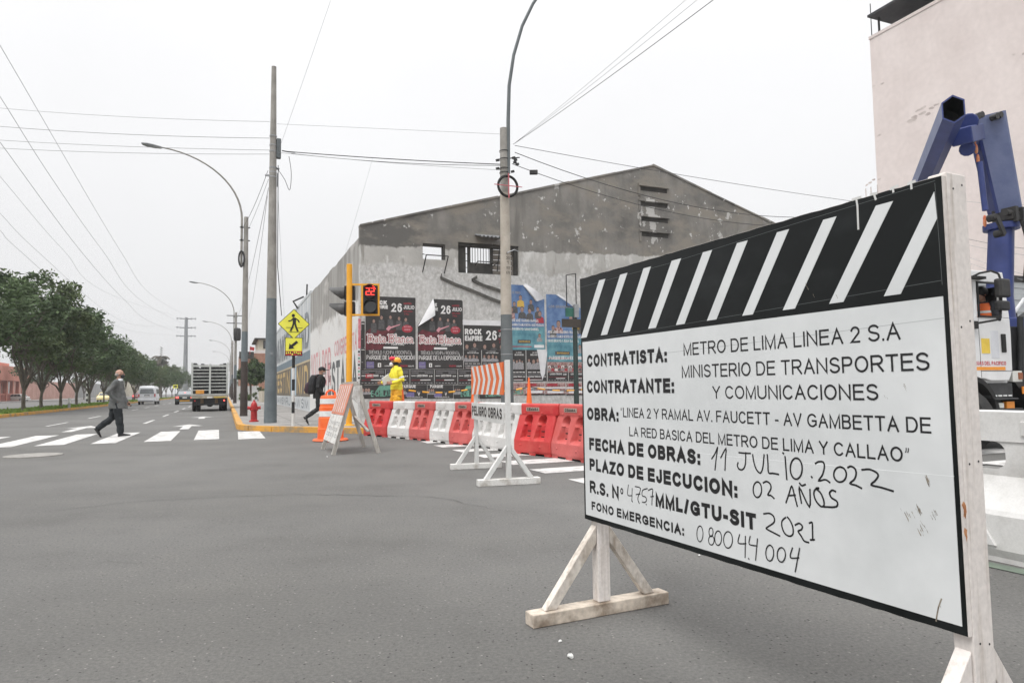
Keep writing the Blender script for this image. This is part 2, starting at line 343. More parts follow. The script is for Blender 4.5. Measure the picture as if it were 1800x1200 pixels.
skin_m=pm('skin',(.30,.165,.115),(.42,.25,.18),scale=9,rough=.6)
red_lamp=emat('red_lamp',(1,.04,.03),2.2)
# ================================================================ ground and road
g=MB().add([(-900,-300,0),(900,-300,0),(900,1500,0),(-900,1500,0)],[(0,1,2,3)]).build('asphalt_road',asphalt); struct(g)
def spoly(name,polys,z,mat,top=None):
    mb=MB()
    for poly in polys:
        if top is None: mb.add([S(a,b,z) for a,b in poly],[tuple(range(len(poly)))])
        else:
            n=len(poly); mb.add([S(a,b,z) for a,b in poly]+[S(a,b,top) for a,b in poly],[tuple(range(n-1,-1,-1)),tuple(range(n,2*n))]+[(i,(i+1)%n,(i+1)%n+n,i+n) for i in range(n)])
    return struct(mb.build(name,mat))
def rq(a0,a1,b0,b1,j=.0): 
    q=lambda:rnd.uniform(-j,j)
    return [(a0+q(),b0+q()),(a1+q(),b0+q()),(a1+q(),b1+q()),(a0+q(),b1+q())]
cw=[rq(a,a+.54,18.15,22.65,.04) for a in (-7.0,-5.95,-4.87,-3.88,-2.84,-1.76,-.72)]+[rq(.31,.88,17.75,21.15,.03)]
spoly('crosswalk',cw,.005,white_line)
cw2=[rq(3.9,12,8.2+1.17*k,8.74+1.17*k,.03) for k in range(-4,7)]
spoly('crosswalk',cw2,.005,white_line)
dash=[rq(l-.06,l+.06,29.3+8.1*k,32.9+8.1*k,.02) for l in (-2.83,-5.97) for k in range(0,16)]
spoly('lane_marking',dash,.005,white_line)
def arrow(l,s,k=1): return [(l-.13,s),(l+.13,s),(l+.13,s+2.1*k),(l+.48,s+2.1*k),(l,s+3.6*k),(l-.48,s+2.1*k),(l-.13,s+2.1*k)]
spoly('lane_arrow',[arrow(-1.2,23.7),arrow(-4.45,24.4,1.15),arrow(-1.0,33.0,.8)],.005,white_line)
spoly('stop_line',[rq(-1.9,-.2,24.0-.9,24.15-.9,.02)],.0055,pm('faded_road_paint',(.13,.125,.12),(.22,.215,.21),scale=4,detail=9,rough=.9))
mh=MB(); mh.lathe([(.47,0),(.47,.012),(.43,.018),(.40,.012),(.0,.012)],28); mo=mh.build('manhole_cover',manhole_m,loc=S(-3.3,15.3,0)); tag(mo,'round pale concrete manhole cover flush in the asphalt at the left','manhole cover')
walk=[(.50,430),(.50,23),(.56,22.3),(.78,21.6),(1.35,20.7),(2.52,19.25),(4.2,17.42),(5,17.2),(60,17.2),(60,430)]
spoly('pavement',[walk],-.02,concrete_walk,.15)
def kerb(name,line,wd,z0,z1,mat):
    mb=MB(); 
    for i in range(len(line)-1):
        a=Vector(line[i]);b=Vector(line[i+1]);d=(b-a).normalized(); n=Vector((d.y,-d.x))*wd
        L_=(b-a).length; k=max(1,int(L_/3))
        for j in range(k):
            p=a+(b-a)*(j/k);q=a+(b-a)*((j+1)/k)-(d*.012 if k>1 else d*0); h=z1+rnd.uniform(-.006,.006)
            vs=[S(*p,z0),S(*q,z0),S(*(q+n),z0),S(*(p+n),z0),S(*p,h),S(*q,h),S(*(q+n*.93),h),S(*(p+n*.93),h)]
            mb.add(vs,[(4,7,6,5),(0,1,5,4),(1,2,6,5),(2,3,7,6),(3,0,4,7)])
    o=mb.build(name,mat); struct(o); return o
kerb('kerb',[(60,17.2),(5,17.2),(4.2,17.42),(2.52,19.25),(1.35,20.7),(.78,21.6),(.56,22.3),(.50,23),(.50,300)],-.2,-.02,.152,yellow_kerb)
# pavement joints
jm=pm('pavement_joint',(.10,.095,.09),rough=.9)
spoly('pavement_joint',[rq(.52,3.7,23+2.2*k,23.025+2.2*k) for k in range(20)]+[rq(2.0,2.02,20.2,90)],.154,jm)
# median with grass, far pavement
spoly('median_soil',[rq(-13.9,-10.75,26,430)],-.02,grass_m,.14)
kerb('median_kerb',[(-10.55,26),(-10.55,300)],-.2,-.02,.16,yellow_kerb)
kerb('median_kerb',[(-14.1,300),(-14.1,26)],-.2,-.02,.16,yellow_kerb)
spoly('far_pavement',[rq(-75,-32.5,15,430)],-.02,concrete_walk,.14)
gm=MB()
for i in range(9000):
    s_=34+rnd.random()**1.6*150; l_=rnd.uniform(-13.85,-10.8); p=S(l_,s_,.135); a=rnd.uniform(0,PI); h=rnd.uniform(.05,.15)*(1.6 if rnd.random()<.04 else 1); wd=rnd.uniform(.03,.09)
    v=Vector((cos(a),sin(a),0))*wd; t=Vector((rnd.uniform(-.05,.05),rnd.uniform(-.05,.05),h))
    gm.add([p-v,p+v,p+v*.4+t,p-v*.6+t],[(0,1,2,3)])
go=gm.build('grass',grass_m); struct(go,'stuff')
def crack(p,seed,wd=.006):
    r_=random.Random(seed); mb=MB(); pts=[]
    for (a,b),(c,d) in zip(p[:-1],p[1:]):
        n=max(4,int(math.hypot(c-a,d-b)/.12))
        pts+=[(a+(c-a)*k/n+r_.gauss(0,.022),b+(d-b)*k/n+r_.gauss(0,.022)) for k in range(n)]
    L_=[];R_=[]
    for i,(x,y) in enumerate(pts):
        j=min(i+1,len(pts)-1); k=max(i-1,0); d=Vector((pts[j][0]-pts[k][0],pts[j][1]-pts[k][1])).normalized(); w_=wd*r_.uniform(.3,1.2)*(min(i,len(pts)-1-i,6)/6+.1)
        L_.append((x-d.y*w_,y+d.x*w_,.003)); R_.append((x+d.y*w_,y-d.x*w_,.003))
    n=len(pts); mb.add(L_+R_,[(i,i+n,i+1+n,i+1) for i in range(n-1)]); struct(mb.build('asphalt_crack',pm('crack_dark',(.05,.048,.045),(.09,.087,.082),scale=9,rough=.95)))
G2=lambda x,y:tuple(G(x,y))[:2]
crack([G2(20,905),G2(260,880),G2(520,868),G2(760,873),G2(930,905)],1,.006); crack([G2(60,1010),G2(190,985),G2(330,1000)],4,.003)
# small litter lying on the asphalt
def scrap(x,y,r,label):
    mb=MB(); mb.sphere((0,0,r*.45),r,r*.7,r*.45,9,6)
    mb.v=[(v[0]*(1+.6*mnoise.noise(Vector(v)*60)),v[1]*(1+.6*mnoise.noise(Vector(v)*70+Vector((3,1,0)))),max(.002,v[2]*(1+.7*mnoise.noise(Vector(v)*55+Vector((9,0,0)))))) for v in mb.v]
    o=mb.build('paper_scrap',white_paint,loc=G(x,y),rz=rnd.uniform(0,6)); tag(o,label,'litter','paper scraps on the asphalt')
scrap(1003,1156,.018,'crumpled white paper scrap on the asphalt at the bottom of the photo')
scrap(1060,1014,.008,'tiny white scrap on the asphalt between the struts of the big sign')
scrap(1229,977,.012,'small white scrap on the asphalt under the lower edge of the big sign')
scrap(985,1128,.010,'tiny white strand of litter just above the crumpled paper scrap')
scrap(575,803,.016,'small white scrap on the asphalt by the left foot of the folding sign')
scrap(815,805,.02,'white scrap on the asphalt left of the two-legged hazard sign')
# ================================================================ corner warehouse (roofless shell)
LW,SW=3.75,21.0
wh=thing('warehouse','grey roofless corner warehouse with a dark gable and peeling plaster','warehouse',S(LW,SW,.15),RZ)
def plaster(name,front=True):
    m=bpy.data.materials.new(name); m.use_nodes=True; nt=m.node_tree; N=nt.nodes.new; L=nt.links.new; p=nt.nodes['Principled BSDF']; p.inputs['Roughness'].default_value=.92
    tc=N('ShaderNodeTexCoord'); sp=N('ShaderNodeSeparateXYZ'); L(tc.outputs['Object'],sp.inputs[0])
    def noise(sc,det=8,st=None,off=0):
        n=N('ShaderNodeTexNoise'); n.inputs['Scale'].default_value=sc; n.inputs['Detail'].default_value=det; n.inputs['Roughness'].default_value=.62
        mp=N('ShaderNodeMapping'); mp.inputs['Location'].default_value=(off,off,off); mp.inputs['Scale'].default_value=st or (1,1,1); L(tc.outputs['Object'],mp.inputs[0]); L(mp.outputs[0],n.inputs['Vector']); return n.outputs['Fac']
    def mth(op,a,b):
        n=N('ShaderNodeMath'); n.operation=op
        for i,x in enumerate((a,b)):
            if isinstance(x,(int,float)): n.inputs[i].default_value=x
            else: L(x,n.inputs[i])
        return n.outputs[0]
    def ramp(f,a,b,ca=(0,0,0),cb=(1,1,1)):
        r=N('ShaderNodeValToRGB'); r.color_ramp.elements[0].position=a; r.color_ramp.elements[1].position=b; r.color_ramp.elements[0].color=(*ca,1); r.color_ramp.elements[1].color=(*cb,1); L(f,r.inputs[0]); return r.outputs[0]
    def mix(f,a,b):
        n=N('ShaderNodeMix'); n.data_type='RGBA'; L(f,n.inputs[0])
        for i,x in ((6,a),(7,b)):
            if isinstance(x,tuple): n.inputs[i].default_value=(*x,1)
            else: L(x,n.inputs[i])
        return n.outputs[2]
    z=sp.outputs['Z']; x=sp.outputs['X']
    lightp=ramp(noise(.9,10),.3,.7,(.34,.33,.31),(.50,.49,.465))
    lightp=mix(ramp(noise(2.2,12,(1,1,.5),7),.55,.66),lightp,(.60,.595,.575))
    lightp=mix(ramp(noise(1.4,10,(3,3,.35),3),.60,.74),lightp,(.24,.225,.205))
    if front:
        # rough torn render band with pale flakes between the posters and the windows
        zz=mth('ADD',z,mth('MULTIPLY',mth('SUBTRACT',noise(1.6,6,None,5),.5),.8))
        band=ramp(mth('MULTIPLY',mth('SUBTRACT',4.95,zz),1.0),.0,.12)
        rough=mix(ramp(noise(9,12,(1,1,.7),11),.38,.64),ramp(noise(1.3,6,None,13),.3,.7,(.33,.325,.31),(.47,.465,.45)),ramp(noise(15,6,None,12),.3,.7,(.52,.515,.50),(.68,.675,.665)))
        col=mix(band,lightp,rough)
        dark=ramp(noise(.8,12,(1,1,.8),2),.32,.68,(.125,.12,.112),(.27,.257,.235)); dark=mix(ramp(noise(1.1,10,(2.5,2.5,.3),41),.5,.7),dark,(.15,.142,.13)); dark=mix(ramp(mth('MULTIPLY',mth('SUBTRACT',x,mth('ADD',mth('MULTIPLY',noise(.6,8,None,43),9),-1.5)),-1.0),0,.6),dark,(.125,.12,.112))
        dark=mix(ramp(noise(.7,6,(1,1,2),17),.48,.62),dark,(.235,.215,.185))
        dark=mix(ramp(noise(1.5,11,(1,1,.55),21),.625,.64),dark,(.46,.45,.43)); dark=mix(ramp(noise(4.5,8,(1,1,.7),23),.645,.66),dark,(.50,.49,.47))
        bz=mth('ADD',mth('SUBTRACT',z,mth('MULTIPLY',x,.031)),mth('MULTIPLY',mth('SUBTRACT',noise(2.4,8,None,31),.5),.35))
        col=mix(ramp(mth('SUBTRACT',bz,5.42),.0,.05),col,dark)
    else:
        st=ramp(noise(1.0,9,(3,2.2,.25),1),.35,.7,(.22,.21,.195),(.42,.41,.39))
        y=sp.outputs['Y']
        bz=mth('ADD',mth('ADD',z,mth('MULTIPLY',mth('SUBTRACT',noise(1.7,6,(2,2,.5),31),.5),.9)),mth('MULTIPLY',y,-.0))
        col=mix(ramp(mth('SUBTRACT',bz,3.75),.0,.12),(.66,.655,.64),st)
        col=mix(ramp(noise(.8,9,(1,.6,1),6),.56,.68),col,(.5,.48,.46))
    L(col,p.inputs['Base Color'])
    b=N('ShaderNodeBump'); b.inputs['Strength'].default_value=.5; b.inputs['Distance'].default_value=.03; L(noise(9,8),b.inputs['Height']); L(b.outputs[0],p.inputs['Normal'])
    return m
plF=plaster('weathered_plaster_gable'); plS=plaster('weathered_plaster_side',False)
dark_in=pm('dark_interior_plaster',(.035,.034,.032),(.07,.066,.06),scale=3,rough=.9)
def topz(x): return 6.05+(x/10.86)*3.14 if x<10.86 else 9.19-(x-10.86)*.3035
mb=MB(); zA0,zA1,zB0,zB1=5.15,5.66,4.77,5.78
def col(x0,x1,segs):
    for a,b in segs:
        za0,za1=(a,a); zb0=topz(x0) if b is None else b; zb1=topz(x1) if b is None else b
        mb.prism([(x0,za0),(x1,za1),(x1,zb1),(x0,zb0)],0,.25)
for x0,x1,sg in [(0,1.99,[(0,None)]),(1.99,2.74,[(0,zA0),(zA1,None)]),(2.74,3.18,[(0,None)]),(3.18,5.33,[(0,zB0),(zB1,None)]),(5.33,10.86,[(0,None)]),(10.86,21.5,[(0,None)])]: col(x0,x1,sg)
fw=mb.build('gable_wall',plF,wh)
# parapet edge, ragged pieces
cp=MB()
xs=[0,2.1,4.6,7.3,9.2,10.86,13.5,16,19,21.5]
for a,b in zip(xs[:-1],xs[1:]): cp.prism([(a,topz(a)),(b,topz(b)),(b,topz(b)+.05+rnd.uniform(0,.03)),(a,topz(a)+.05+rnd.uniform(0,.03))],-.03,.28)
cp.build('coping',plF,wh)
sw_=MB()
ys=[.25+13.15*k/12 for k in range(13)]
for a,b in zip(ys[:-1],ys[1:]):
    h=5.72+rnd.uniform(-.03,.05); sw_.box(0,.25,a,b,0,h)
sw_.build('side_wall',plS,wh)
vr=MB()
for k in range(4):
    z=8.41-k*.57; vr.box(10.16,11.5,-.09,0.01,z-.04,z+.05); vr.box(10.16,10.24,-.05,.01,z-.40,z-.05)
vr.build('louvre_ledge',plF,wh)
vd=MB()
for k in range(4):
    z=8.41-k*.57; vd.box(10.26,11.44,-.006,.01,z-.20,z-.05)  # dark plates on the wall face, painted shade in place of real recesses
vd.build('louvre_slot_shade',dark_in,wh)
# broken windows
wf_=MB(); wf_.box(1.99,2.74,.02,.24,zA1-.06,zA1+.0-.001); wf_.box(2.68,2.738,.02,.24,zA0,zA1-.061); wf_.build('window_frame',dark_in,wh)
w2=MB()
w2.box(3.181,5.329,.05,.249,zB1-.11,zB1-.001); w2.box(3.181,3.48,.12,.249,zB0+.001,zB1-.111); w2.box(3.56,3.64,.10,.22,zB0+.001,zB1-.111)
w2.box(3.641,4.42,.12,.2,zB0+.001,zB0+.38); w2.box(4.36,4.44,.10,.22,zB0+.381,zB1-.111)
w2.box(5.18,5.329,.08,.249,zB0+.001,zB1-.111); wfr=w2.build('window_frame',dark_in,wh)
for k in range(7):
    x=3.72+k*.098; bb=MB(); bb.tube([(x,.15,zB0+.38),(x,.15,zB1-.11)],.011,6); bb.build('window_bar',dark_metal,wfr)
for z in (zB0+.2,zB0+.42,zB0+.66): MB().box(3.48,3.56,.15,.17,z,z+.02).build('window_bar',dark_metal,wfr)
shm=pm('brown_shutter',(.13,.115,.10),(.20,.18,.155),scale=4,rough=.9)
sl=MB()
for k in range(5): sl.box(4.441,5.179,.14,.19,zB0+.01+k*.175,zB0+.165+k*.175)
sl.build('shutter',shm,wh)
cr=MB()   # small corrugated canopy over the wide window
pts=[(3.75+.82*k/24,.03*sin(k*1.57)) for k in range(25)]
cr.add([(x,-.0,6.05+dz) for x,dz in pts]+[(x,-.45,5.93+dz) for x,dz in pts]+[(x,-.0,6.065+dz) for x,dz in pts]+[(x,-.45,5.945+dz) for x,dz in pts],[(k,k+1,k+26,k+25) for k in range(24)]+[(k+50,k+75,k+76,k+51) for k in range(24)]+[(k+25,k+26,k+76,k+75) for k in range(24)])
cr.build('window_canopy',grey_metal,wh)
def rods(name,segs,r=.018):
    mb=MB()
    for s_ in segs: mb.tube(s_,r,6)
    return mb.build(name,dark_metal,wh)
rods('window_bracket',[[(1.98,-.01,4.72),(1.99,-.42,5.2),(1.99,-.01,5.3)],[(2.7,-.01,4.72),(2.71,-.42,5.2),(2.71,-.01,5.28)],[(1.99,-.42,5.2),(2.71,-.42,5.2)]])
rods('window_bracket',[[(3.75,-.01,5.02),(3.7,-.40,5.1),(4.4,-.40,5.1),(4.42,-.01,5.06)],[(4.52,-.01,5.95),(4.52,-.42,5.92),(4.5,-.1,4.85)]])
sc=MB()   # dark scars where roofs once leaned on the wall
def scar(p):
    for (a,b),(c,d) in zip(p[:-1],p[1:]): sc.prism([(a,b-.045),(c,d-.05),(c,d+.05),(a,b+.045)],-.05,0)
PW=lambda x,y:(lambda P:(P.dot(SX)-LW,P.z-.15))(PL(x,y,SD,SW))
scar([PW(774,488),PW(800,500),PW(830,511),PW(860,524),PW(885,533)]); scar([PW(829,492),PW(850,502),PW(870,508),PW(884,513)])
scar([PW(774,488),PW(776,483)]); scar([PW(829,492),PW(838,487)])
sc.build('roof_scar',pm('dark_mortar',(.07,.068,.062),(.12,.115,.105),scale=8,rough=.95),wh)
# painted lettering on the white part of the side wall (local x=0 face); built in a rotated frame
pinkp=pm('faded_pink_paint',(.55,.22,.24),(.68,.42,.42),scale=3,rough=.9,lo=.4,hi=.65); blackp=pm('faded_black_paint',(.06,.065,.07),(.16,.165,.165),scale=3,rough=.9)
def sidetext(txt,ya,yb,z0,z1,t,mat,name='painted_lettering'):
    """reads left to right from far (yb) to near (ya) on the face x=0"""
    mb=MB(); text(mb,txt,0,yb-ya,z0,z1,0,t); mb.v=[(-.004+v[1],yb-v[0],v[2]) for v in mb.v]; return mb.build(name,mat,wh)
sidetext('VOTA POR',6.3,12.9,1.15,2.75,.17,pinkp); sidetext('CONGRESISTA',.5,5.3,2.25,2.85,.17,pinkp); sidetext('/ ESTADA',.4,8.2,.75,2.1,.20,blackp)
ft=MB(); text(ft,'X',.02,.12,.9,2.9,-.004,.12); ft.build('painted_lettering',blackp,wh)
# ================================================================ mural building beside it
mu_=thing('mural_building','long low building with a faded painted mural beside the grey warehouse','building',S(LW,SW+13.4,.15),RZ)
mw=MB(); mw.box(0,9,.01,25.3,0,5.75); mw.box(-.02,9.1,0.02,25.3,5.75,5.9); mw.build('wall',pm('pale_mural_wall',(.42,.45,.47),(.60,.61,.61),scale=1.3,detail=9,rough=.9,stretch=(1,1,.4)),mu_)
MB().box(-.012,0,.02,25.2,2.55,3.0).build('painted_band',pm('blue_grey_band',(.14,.185,.22),(.19,.235,.27),scale=2,rough=.9),mu_)
MB().box(-.012,0,.02,25.2,.72,2.5).build('painted_panel',pm('brown_grey_mural',(.12,.105,.085),(.20,.17,.13),scale=1.5,rough=.9),mu_)
MB().box(-.015,0,7.0,10.5,.75,2.48).build('painted_panel',pm('sky_blue_mural',(.30,.40,.48),(.42,.51,.57),scale=1.5,rough=.9),mu_)
MB().box(-.018,0,.02,25.2,2.45,2.55).build('painted_stripe',pm('cream_mural_stripe',(.42,.33,.2),(.52,.43,.3),scale=2,rough=.9),mu_)
def murtext(txt,ya,yb,z0,z1,t,mat):
    mb=MB(); text(mb,txt,0,yb-ya,z0,z1,0,t); mb.v=[(-.022+v[1],yb-v[0],v[2]) for v in mb.v]; return mb.build('painted_lettering',mat,mu_)
och=pm('ochre_mural_paint',(.46,.32,.13),(.58,.43,.22),scale=2,rough=.9); gr_=pm('grey_mural_paint',(.16,.18,.20),(.28,.30,.32),scale=2,rough=.9)
murtext('FESTIN',11.2,24.8,.9,2.3,.2,och); murtext('N/D',.6,6.6,.9,2.3,.2,och); murtext('MUNICIPALIDAD',.5,24.5,3.2,5.0,.14,gr_)
gq=MB(); text(gq,'WAMSNRUVAWSM',0,24,.1,.6,0,.16); gq.v=[(-.006+v[1],24.6-v[0],v[2]) for v in gq.v]; gq.build('graffiti',gr_,mu_)
pipe=MB(); pipe.tube([(-.05,6,5.7),(-.3,6,6.1),(.2,5.4,6.3)],.05,8); pipe.tube([(.1,2.8,5.9),(.1,2.6,6.6)],.04,8); pipe.build('drain_spout',dark_metal,mu_)
# ================================================================ posters pasted on the gable wall
paper_dark=pm('poster_charcoal',(.028,.027,.027),(.048,.045,.044),scale=3,rough=.6)
paper_white=pm('poster_white_paper',(.62,.62,.64),(.74,.74,.75),scale=3,rough=.7)
p_white=pm('poster_white_ink',(.66,.65,.64),(.76,.75,.74),scale=12,rough=.6)
p_red=pm('poster_red_ink',(.30,.02,.035),(.42,.045,.06),scale=5,rough=.6)
p_wine=pm('poster_wine_ink',(.075,.018,.022),(.17,.03,.042),scale=6,rough=.6)
p_pink=pm('poster_pink_ink',(.52,.22,.26),(.62,.33,.36),scale=8,rough=.6)
p_skin=pm('poster_face_ink',(.24,.15,.12),(.38,.25,.21),scale=30,rough=.6)
p_coat=pm('poster_coat_ink',(.05,.052,.055),(.12,.115,.115),scale=25,rough=.6)
p_lilac=pm('poster_lilac_ink',(.14,.12,.27),(.20,.17,.33),scale=9,rough=.6)
p_blue=pm('poster_blue_ink',(.06,.12,.27),(.16,.26,.44),scale=2.2,rough=.6)
p_teal=pm('poster_teal_ink',(.06,.18,.24),(.16,.36,.40),scale=3,rough=.6)
p_gold=pm('poster_gold_ink',(.50,.32,.06),(.62,.42,.10),scale=12,rough=.6)
p_green=pm('poster_mint_ink',(.10,.28,.21),(.19,.40,.31),scale=9,rough=.6)
p_grey=pm('poster_grey_ink',(.20,.20,.21),(.38,.37,.38),scale=30,rough=.6)
p_rose=pm('poster_red_collage',(.16,.06,.06),(.50,.34,.32),scale=14,detail=8,rough=.6,lo=.38,hi=.6)
def WQ(x0,y0,x1,y1):     # pixel box on the wall -> lat offset, height, size
    a=PW(x0,y0);b=PW(x1,y1); cx=PW(x0,y1); return a[0],cx[1],b[0]-a[0],a[1]-cx[1]
class Poster:
    def __init__(s,name,label,group,box,mat=paper_dark,poly=None,lift=.006):
        s.x,s.z,s.w,s.h=WQ(*box); s.lift=lift
        mb=MB(); poly=poly or [(0,0),(1,0),(1,1),(0,1)]
        mb.prism([(a*s.w,b*s.h) for a,b in poly],-.004,0)
        s.o=mb.build(name,mat,loc=S(LW+s.x,SW-lift,.15+s.z),rz=RZ); tag(s.o,label,'poster',group); s.parts={}
    def mb(s,name,mat):
        k=(name,mat.name)
        if k not in s.parts: s.parts[k]=(MB(),name,mat)
        return s.parts[k][0]
    def T(s,txt,x0,x1,z0,z1,mat=p_white,t=.16,y=-.009,name='lettering',slant=0): m_=MB(); text(m_,txt,x0*s.w,x1*s.w,z0*s.h,z1*s.h,y,t,slant=slant); s.parts[(name,mat.name,len(s.parts))]=(m_,name,mat)
    def B(s,x0,x1,z0,z1,mat=p_white,y=-.007,name='bar'): s.mb(name,mat).rect(x0*s.w,x1*s.w,z0*s.h,z1*s.h,y)
    def P(s,poly,mat,y=-.0065,name='printed_shape'): s.mb(name,mat).flat([(a*s.w,b*s.h) for a,b in poly],y)
    def figure(s,cx,cz,k,coat=p_coat,face=p_skin,low=None):   # printed bust
        w_,h_=s.w,s.h; m=s.mb('printed_figure',coat); z0=(low if low is not None else cz-.16)*h_
        m.flat([(cx*w_-k*1.7,z0),(cx*w_+k*1.7,z0),(cx*w_+k*1.5,cz*h_-k*1.5),(cx*w_+k*.5,cz*h_-k*.9),(cx*w_-k*.5,cz*h_-k*.9),(cx*w_-k*1.5,cz*h_-k*1.5)],-.007-.00003*len(m.f))
        f=s.mb('printed_face',face); f.disc(cx*w_,cz*h_,k*.72,k,-.0085-.00003*len(f.f))
        hr=s.mb('printed_hair',ink); hr.flat([(cx*w_-k*.8,cz*h_-k*.1),(cx*w_+k*.8,cz*h_-k*.1),(cx*w_+k*.6,cz*h_+k*1.0),(cx*w_,cz*h_+k*1.25),(cx*w_-k*.6,cz*h_+k*1.0)],-.008-.00003*len(hr.f))
    def done(s):
        for mbx,name,mat in s.parts.values():
            if mbx.f: mbx.build(name,mat,s.o)
        return s.o
def black_letters(p,x0,x1,z0,z1):
    """two words in a broken black-letter hand, white outline under red strokes"""
    W=[ # glyph strokes in a 0..1 box, advance
     ('R',.95,[[(.12,.0),(.2,.12),(.2,.9),(.05,1)],[(.2,.95),(.62,1),(.82,.78),(.62,.52),(.25,.5)],[(.5,.5),(.72,.12),(.95,.0)],[(.42,.08),(.42,.92)]]),
     ('a',.56,[[(.1,.6),(.45,.66),(.75,.55),(.75,.1),(.95,0)],[(.72,.38),(.25,.32),(.12,.14),(.3,0),(.7,.1)]]),
     ('t',.42,[[(.45,.9),(.45,.12),(.7,0),(.9,.08)],[(.1,.64),(.9,.64)]]),
     ('a',.62,[[(.1,.6),(.45,.66),(.75,.55),(.75,.1),(.95,0)],[(.72,.38),(.25,.32),(.12,.14),(.3,0),(.7,.1)]]),
     (' ',.26,[]),
     ('B',.95,[[(.05,1),(.22,.9),(.22,.1),(.05,0)],[(.22,.95),(.7,1),(.85,.78),(.55,.54)],[(.3,.54),(.75,.5),(.9,.25),(.65,0),(.15,.03)],[(.45,.1),(.45,.92)]]),
     ('l',.3,[[(.3,1.05),(.45,.95),(.45,.12),(.8,0)]]),
     ('a',.56,[[(.1,.6),(.45,.66),(.75,.55),(.75,.1),(.95,0)],[(.72,.38),(.25,.32),(.12,.14),(.3,0),(.7,.1)]]),
     ('n',.6,[[(.05,.6),(.22,.66),(.22,.08),(.1,0)],[(.22,.5),(.6,.68),(.75,.55),(.75,.1),(.95,0)]]),
     ('c',.5,[[(.9,.55),(.6,.67),(.2,.5),(.2,.15),(.5,0),(.9,.12)]]),
     ('a',.6,[[(.1,.6),(.45,.66),(.75,.55),(.75,.1),(.95,0)],[(.72,.38),(.25,.32),(.12,.14),(.3,0),(.7,.1)]])]
    tot=sum(a for _,a,_ in W); k=(x1-x0)*p.w/tot; x=x0*p.w; h=(z1-z0)*p.h; i=0
    a_=p.mb('title_outline',p_white); b_=p.mb('title_lettering',p_red)
    for g_,ad,st in W:
        for s_ in st:
            pts=[(x+q[0]*ad*k*.95,z0*p.h+q[1]*h) for q in s_]
            a_.ribbon(pts,h*.30,-.0085-.00004*i); b_.ribbon(pts,h*.085,-.0115-.00004*i); i+=1
        x+=ad*k
def rock_logo(p,x0,x1,z1,h):
    p.T('ROCK',x0,x1,z1-h*.5,z1,t=.3); p.T('EMPIRE',x0,x1+.02,z1-h,z1-h*.56,t=.3)
def date(p,x0,x1,z0,z1):
    w=x1-x0; H=z1-z0
    p.T('26',x0,x0+w*.46,z0,z1,t=.2); p.T('JULIO',x0+w*.53,x1,z0+H*.36,z0+H*.80,t=.2); p.T('MARTES',x0+w*.53,x0+w*.87,z0+H*.9,z0+H*1.1,p_red,t=.22)
    p.T('EXPLANADA',x0+w*.53,x0+w*.92,z0+H*.04,z0+H*.20,p_red,t=.2); p.T('7 PM',x0+w*.55,x0+w*.76,z0-H*.3,z0-H*.1,p_red,t=.15)
def concert(box,label,torn):
    poly=[(0,0),(1,0),(1,.985),(.97,1),(.34,1),(.30,.93),(0,.62)] if torn else None
    p=Poster('concert_poster',label,'large black concert posters',box,poly=poly)
    if not torn: rock_logo(p,.10,.42,.945,.115)
    else: p.T('CK',.33,.42,.89,.945,t=.3); p.T('PIRE',.34,.44,.83,.88,t=.3)
    date(p,.51,.977,.79,.915)
    p.P([(0,.26),(.3,.26),(.5,.45),(.62,.55),(.3,.52),(.1,.56),(0,.5)],p_wine)
    for cx,cz,k in [(.16,.655,.034),(.313,.707,.036),(.49,.715,.034),(.664,.70,.034),(.80,.686,.036)]:
        if torn and cx<.2: continue
        p.figure(cx,cz,k*p.w*1.05)
    p.P([(.40,.55),(.45,.52),(.50,.56),(.68,.61),(.69,.625),(.50,.585),(.46,.60)],p_pink,-.0105,'printed_guitar')
    p.mb('printed_burst',p_red).disc(.83*p.w,.56*p.h,.11*p.w,.055*p.h,-.0075)
    p.T('GRAN SHOW',.76,.9,.575,.60,p_pink,t=.25); p.T('UNICO',.77,.89,.535,.56,p_pink,t=.25)
    black_letters(p,.035,.955,.365,.47)
    p.T('TOUR PERÚ',.5,.765,.325,.36,t=.2); p.B(.35,.64,.279,.307)
    p.T('TRÉMOLO / UCHPA / ROCKPATA,',.06,.925,.203,.254,t=.10); p.T('PARQUE DE LA EXPOSICIÓN',.02,.985,.126,.19,t=.17)
    p.B(.02,.165,.012,.1,p_lilac); p.T('LINCE',.06,.13,.075,.09,p_grey,t=.2); p.T('CAMARA',.03,.155,.025,.05,p_grey,t=.2)
    p.B(.24,.305,.024,.082); p.T('I',.262,.283,.035,.07,ink,t=.3,y=-.0095); p.T('AUSPICIA',.37,.49,.033,.05,t=.2); p.T('TELETIX',.68,.83,.028,.055,p_red,t=.3); p.T('.COM.PE',.84,.96,.03,.05,t=.2)
    if torn:   # curled corner hanging forward, white back of the paper
        f=MB(); w_,h_=p.w,p.h
        A=Vector((0,-.006,.60*h_));B_=Vector((.34*w_,-.006,1.01*h_));C=Vector((.36*w_,-.12,.76*h_)); n=8; vs=[];fs=[]
        for i in range(n+1):
            for j in range(n+1-i):
                u,v=i/n,j/n; q=A*(1-u-v)+B_*u+C*v; q.y-=.10*v*(1-v)*1.4+.03*v*u*3; vs.append(q)
        idx=lambda i,j:sum(n+1-k for k in range(i))+j
        for i in range(n):
            for j in range(n-i):
                fs.append((idx(i,j),idx(i+1,j),idx(i,j+1)))
                if j<n-i-1: fs.append((idx(i+1,j),idx(i+1,j+1),idx(i,j+1)))
        f.add(vs,fs).build('torn_flap',paper_white,p.o,smooth=60)
    return p.done()
concert((642.5,520,730.6,648.3),'whole black concert poster with a band and white date, behind the red signal',False)
concert((734,524.5,814.2,648.3),'black concert poster with its top left corner torn and folded over in white',True)
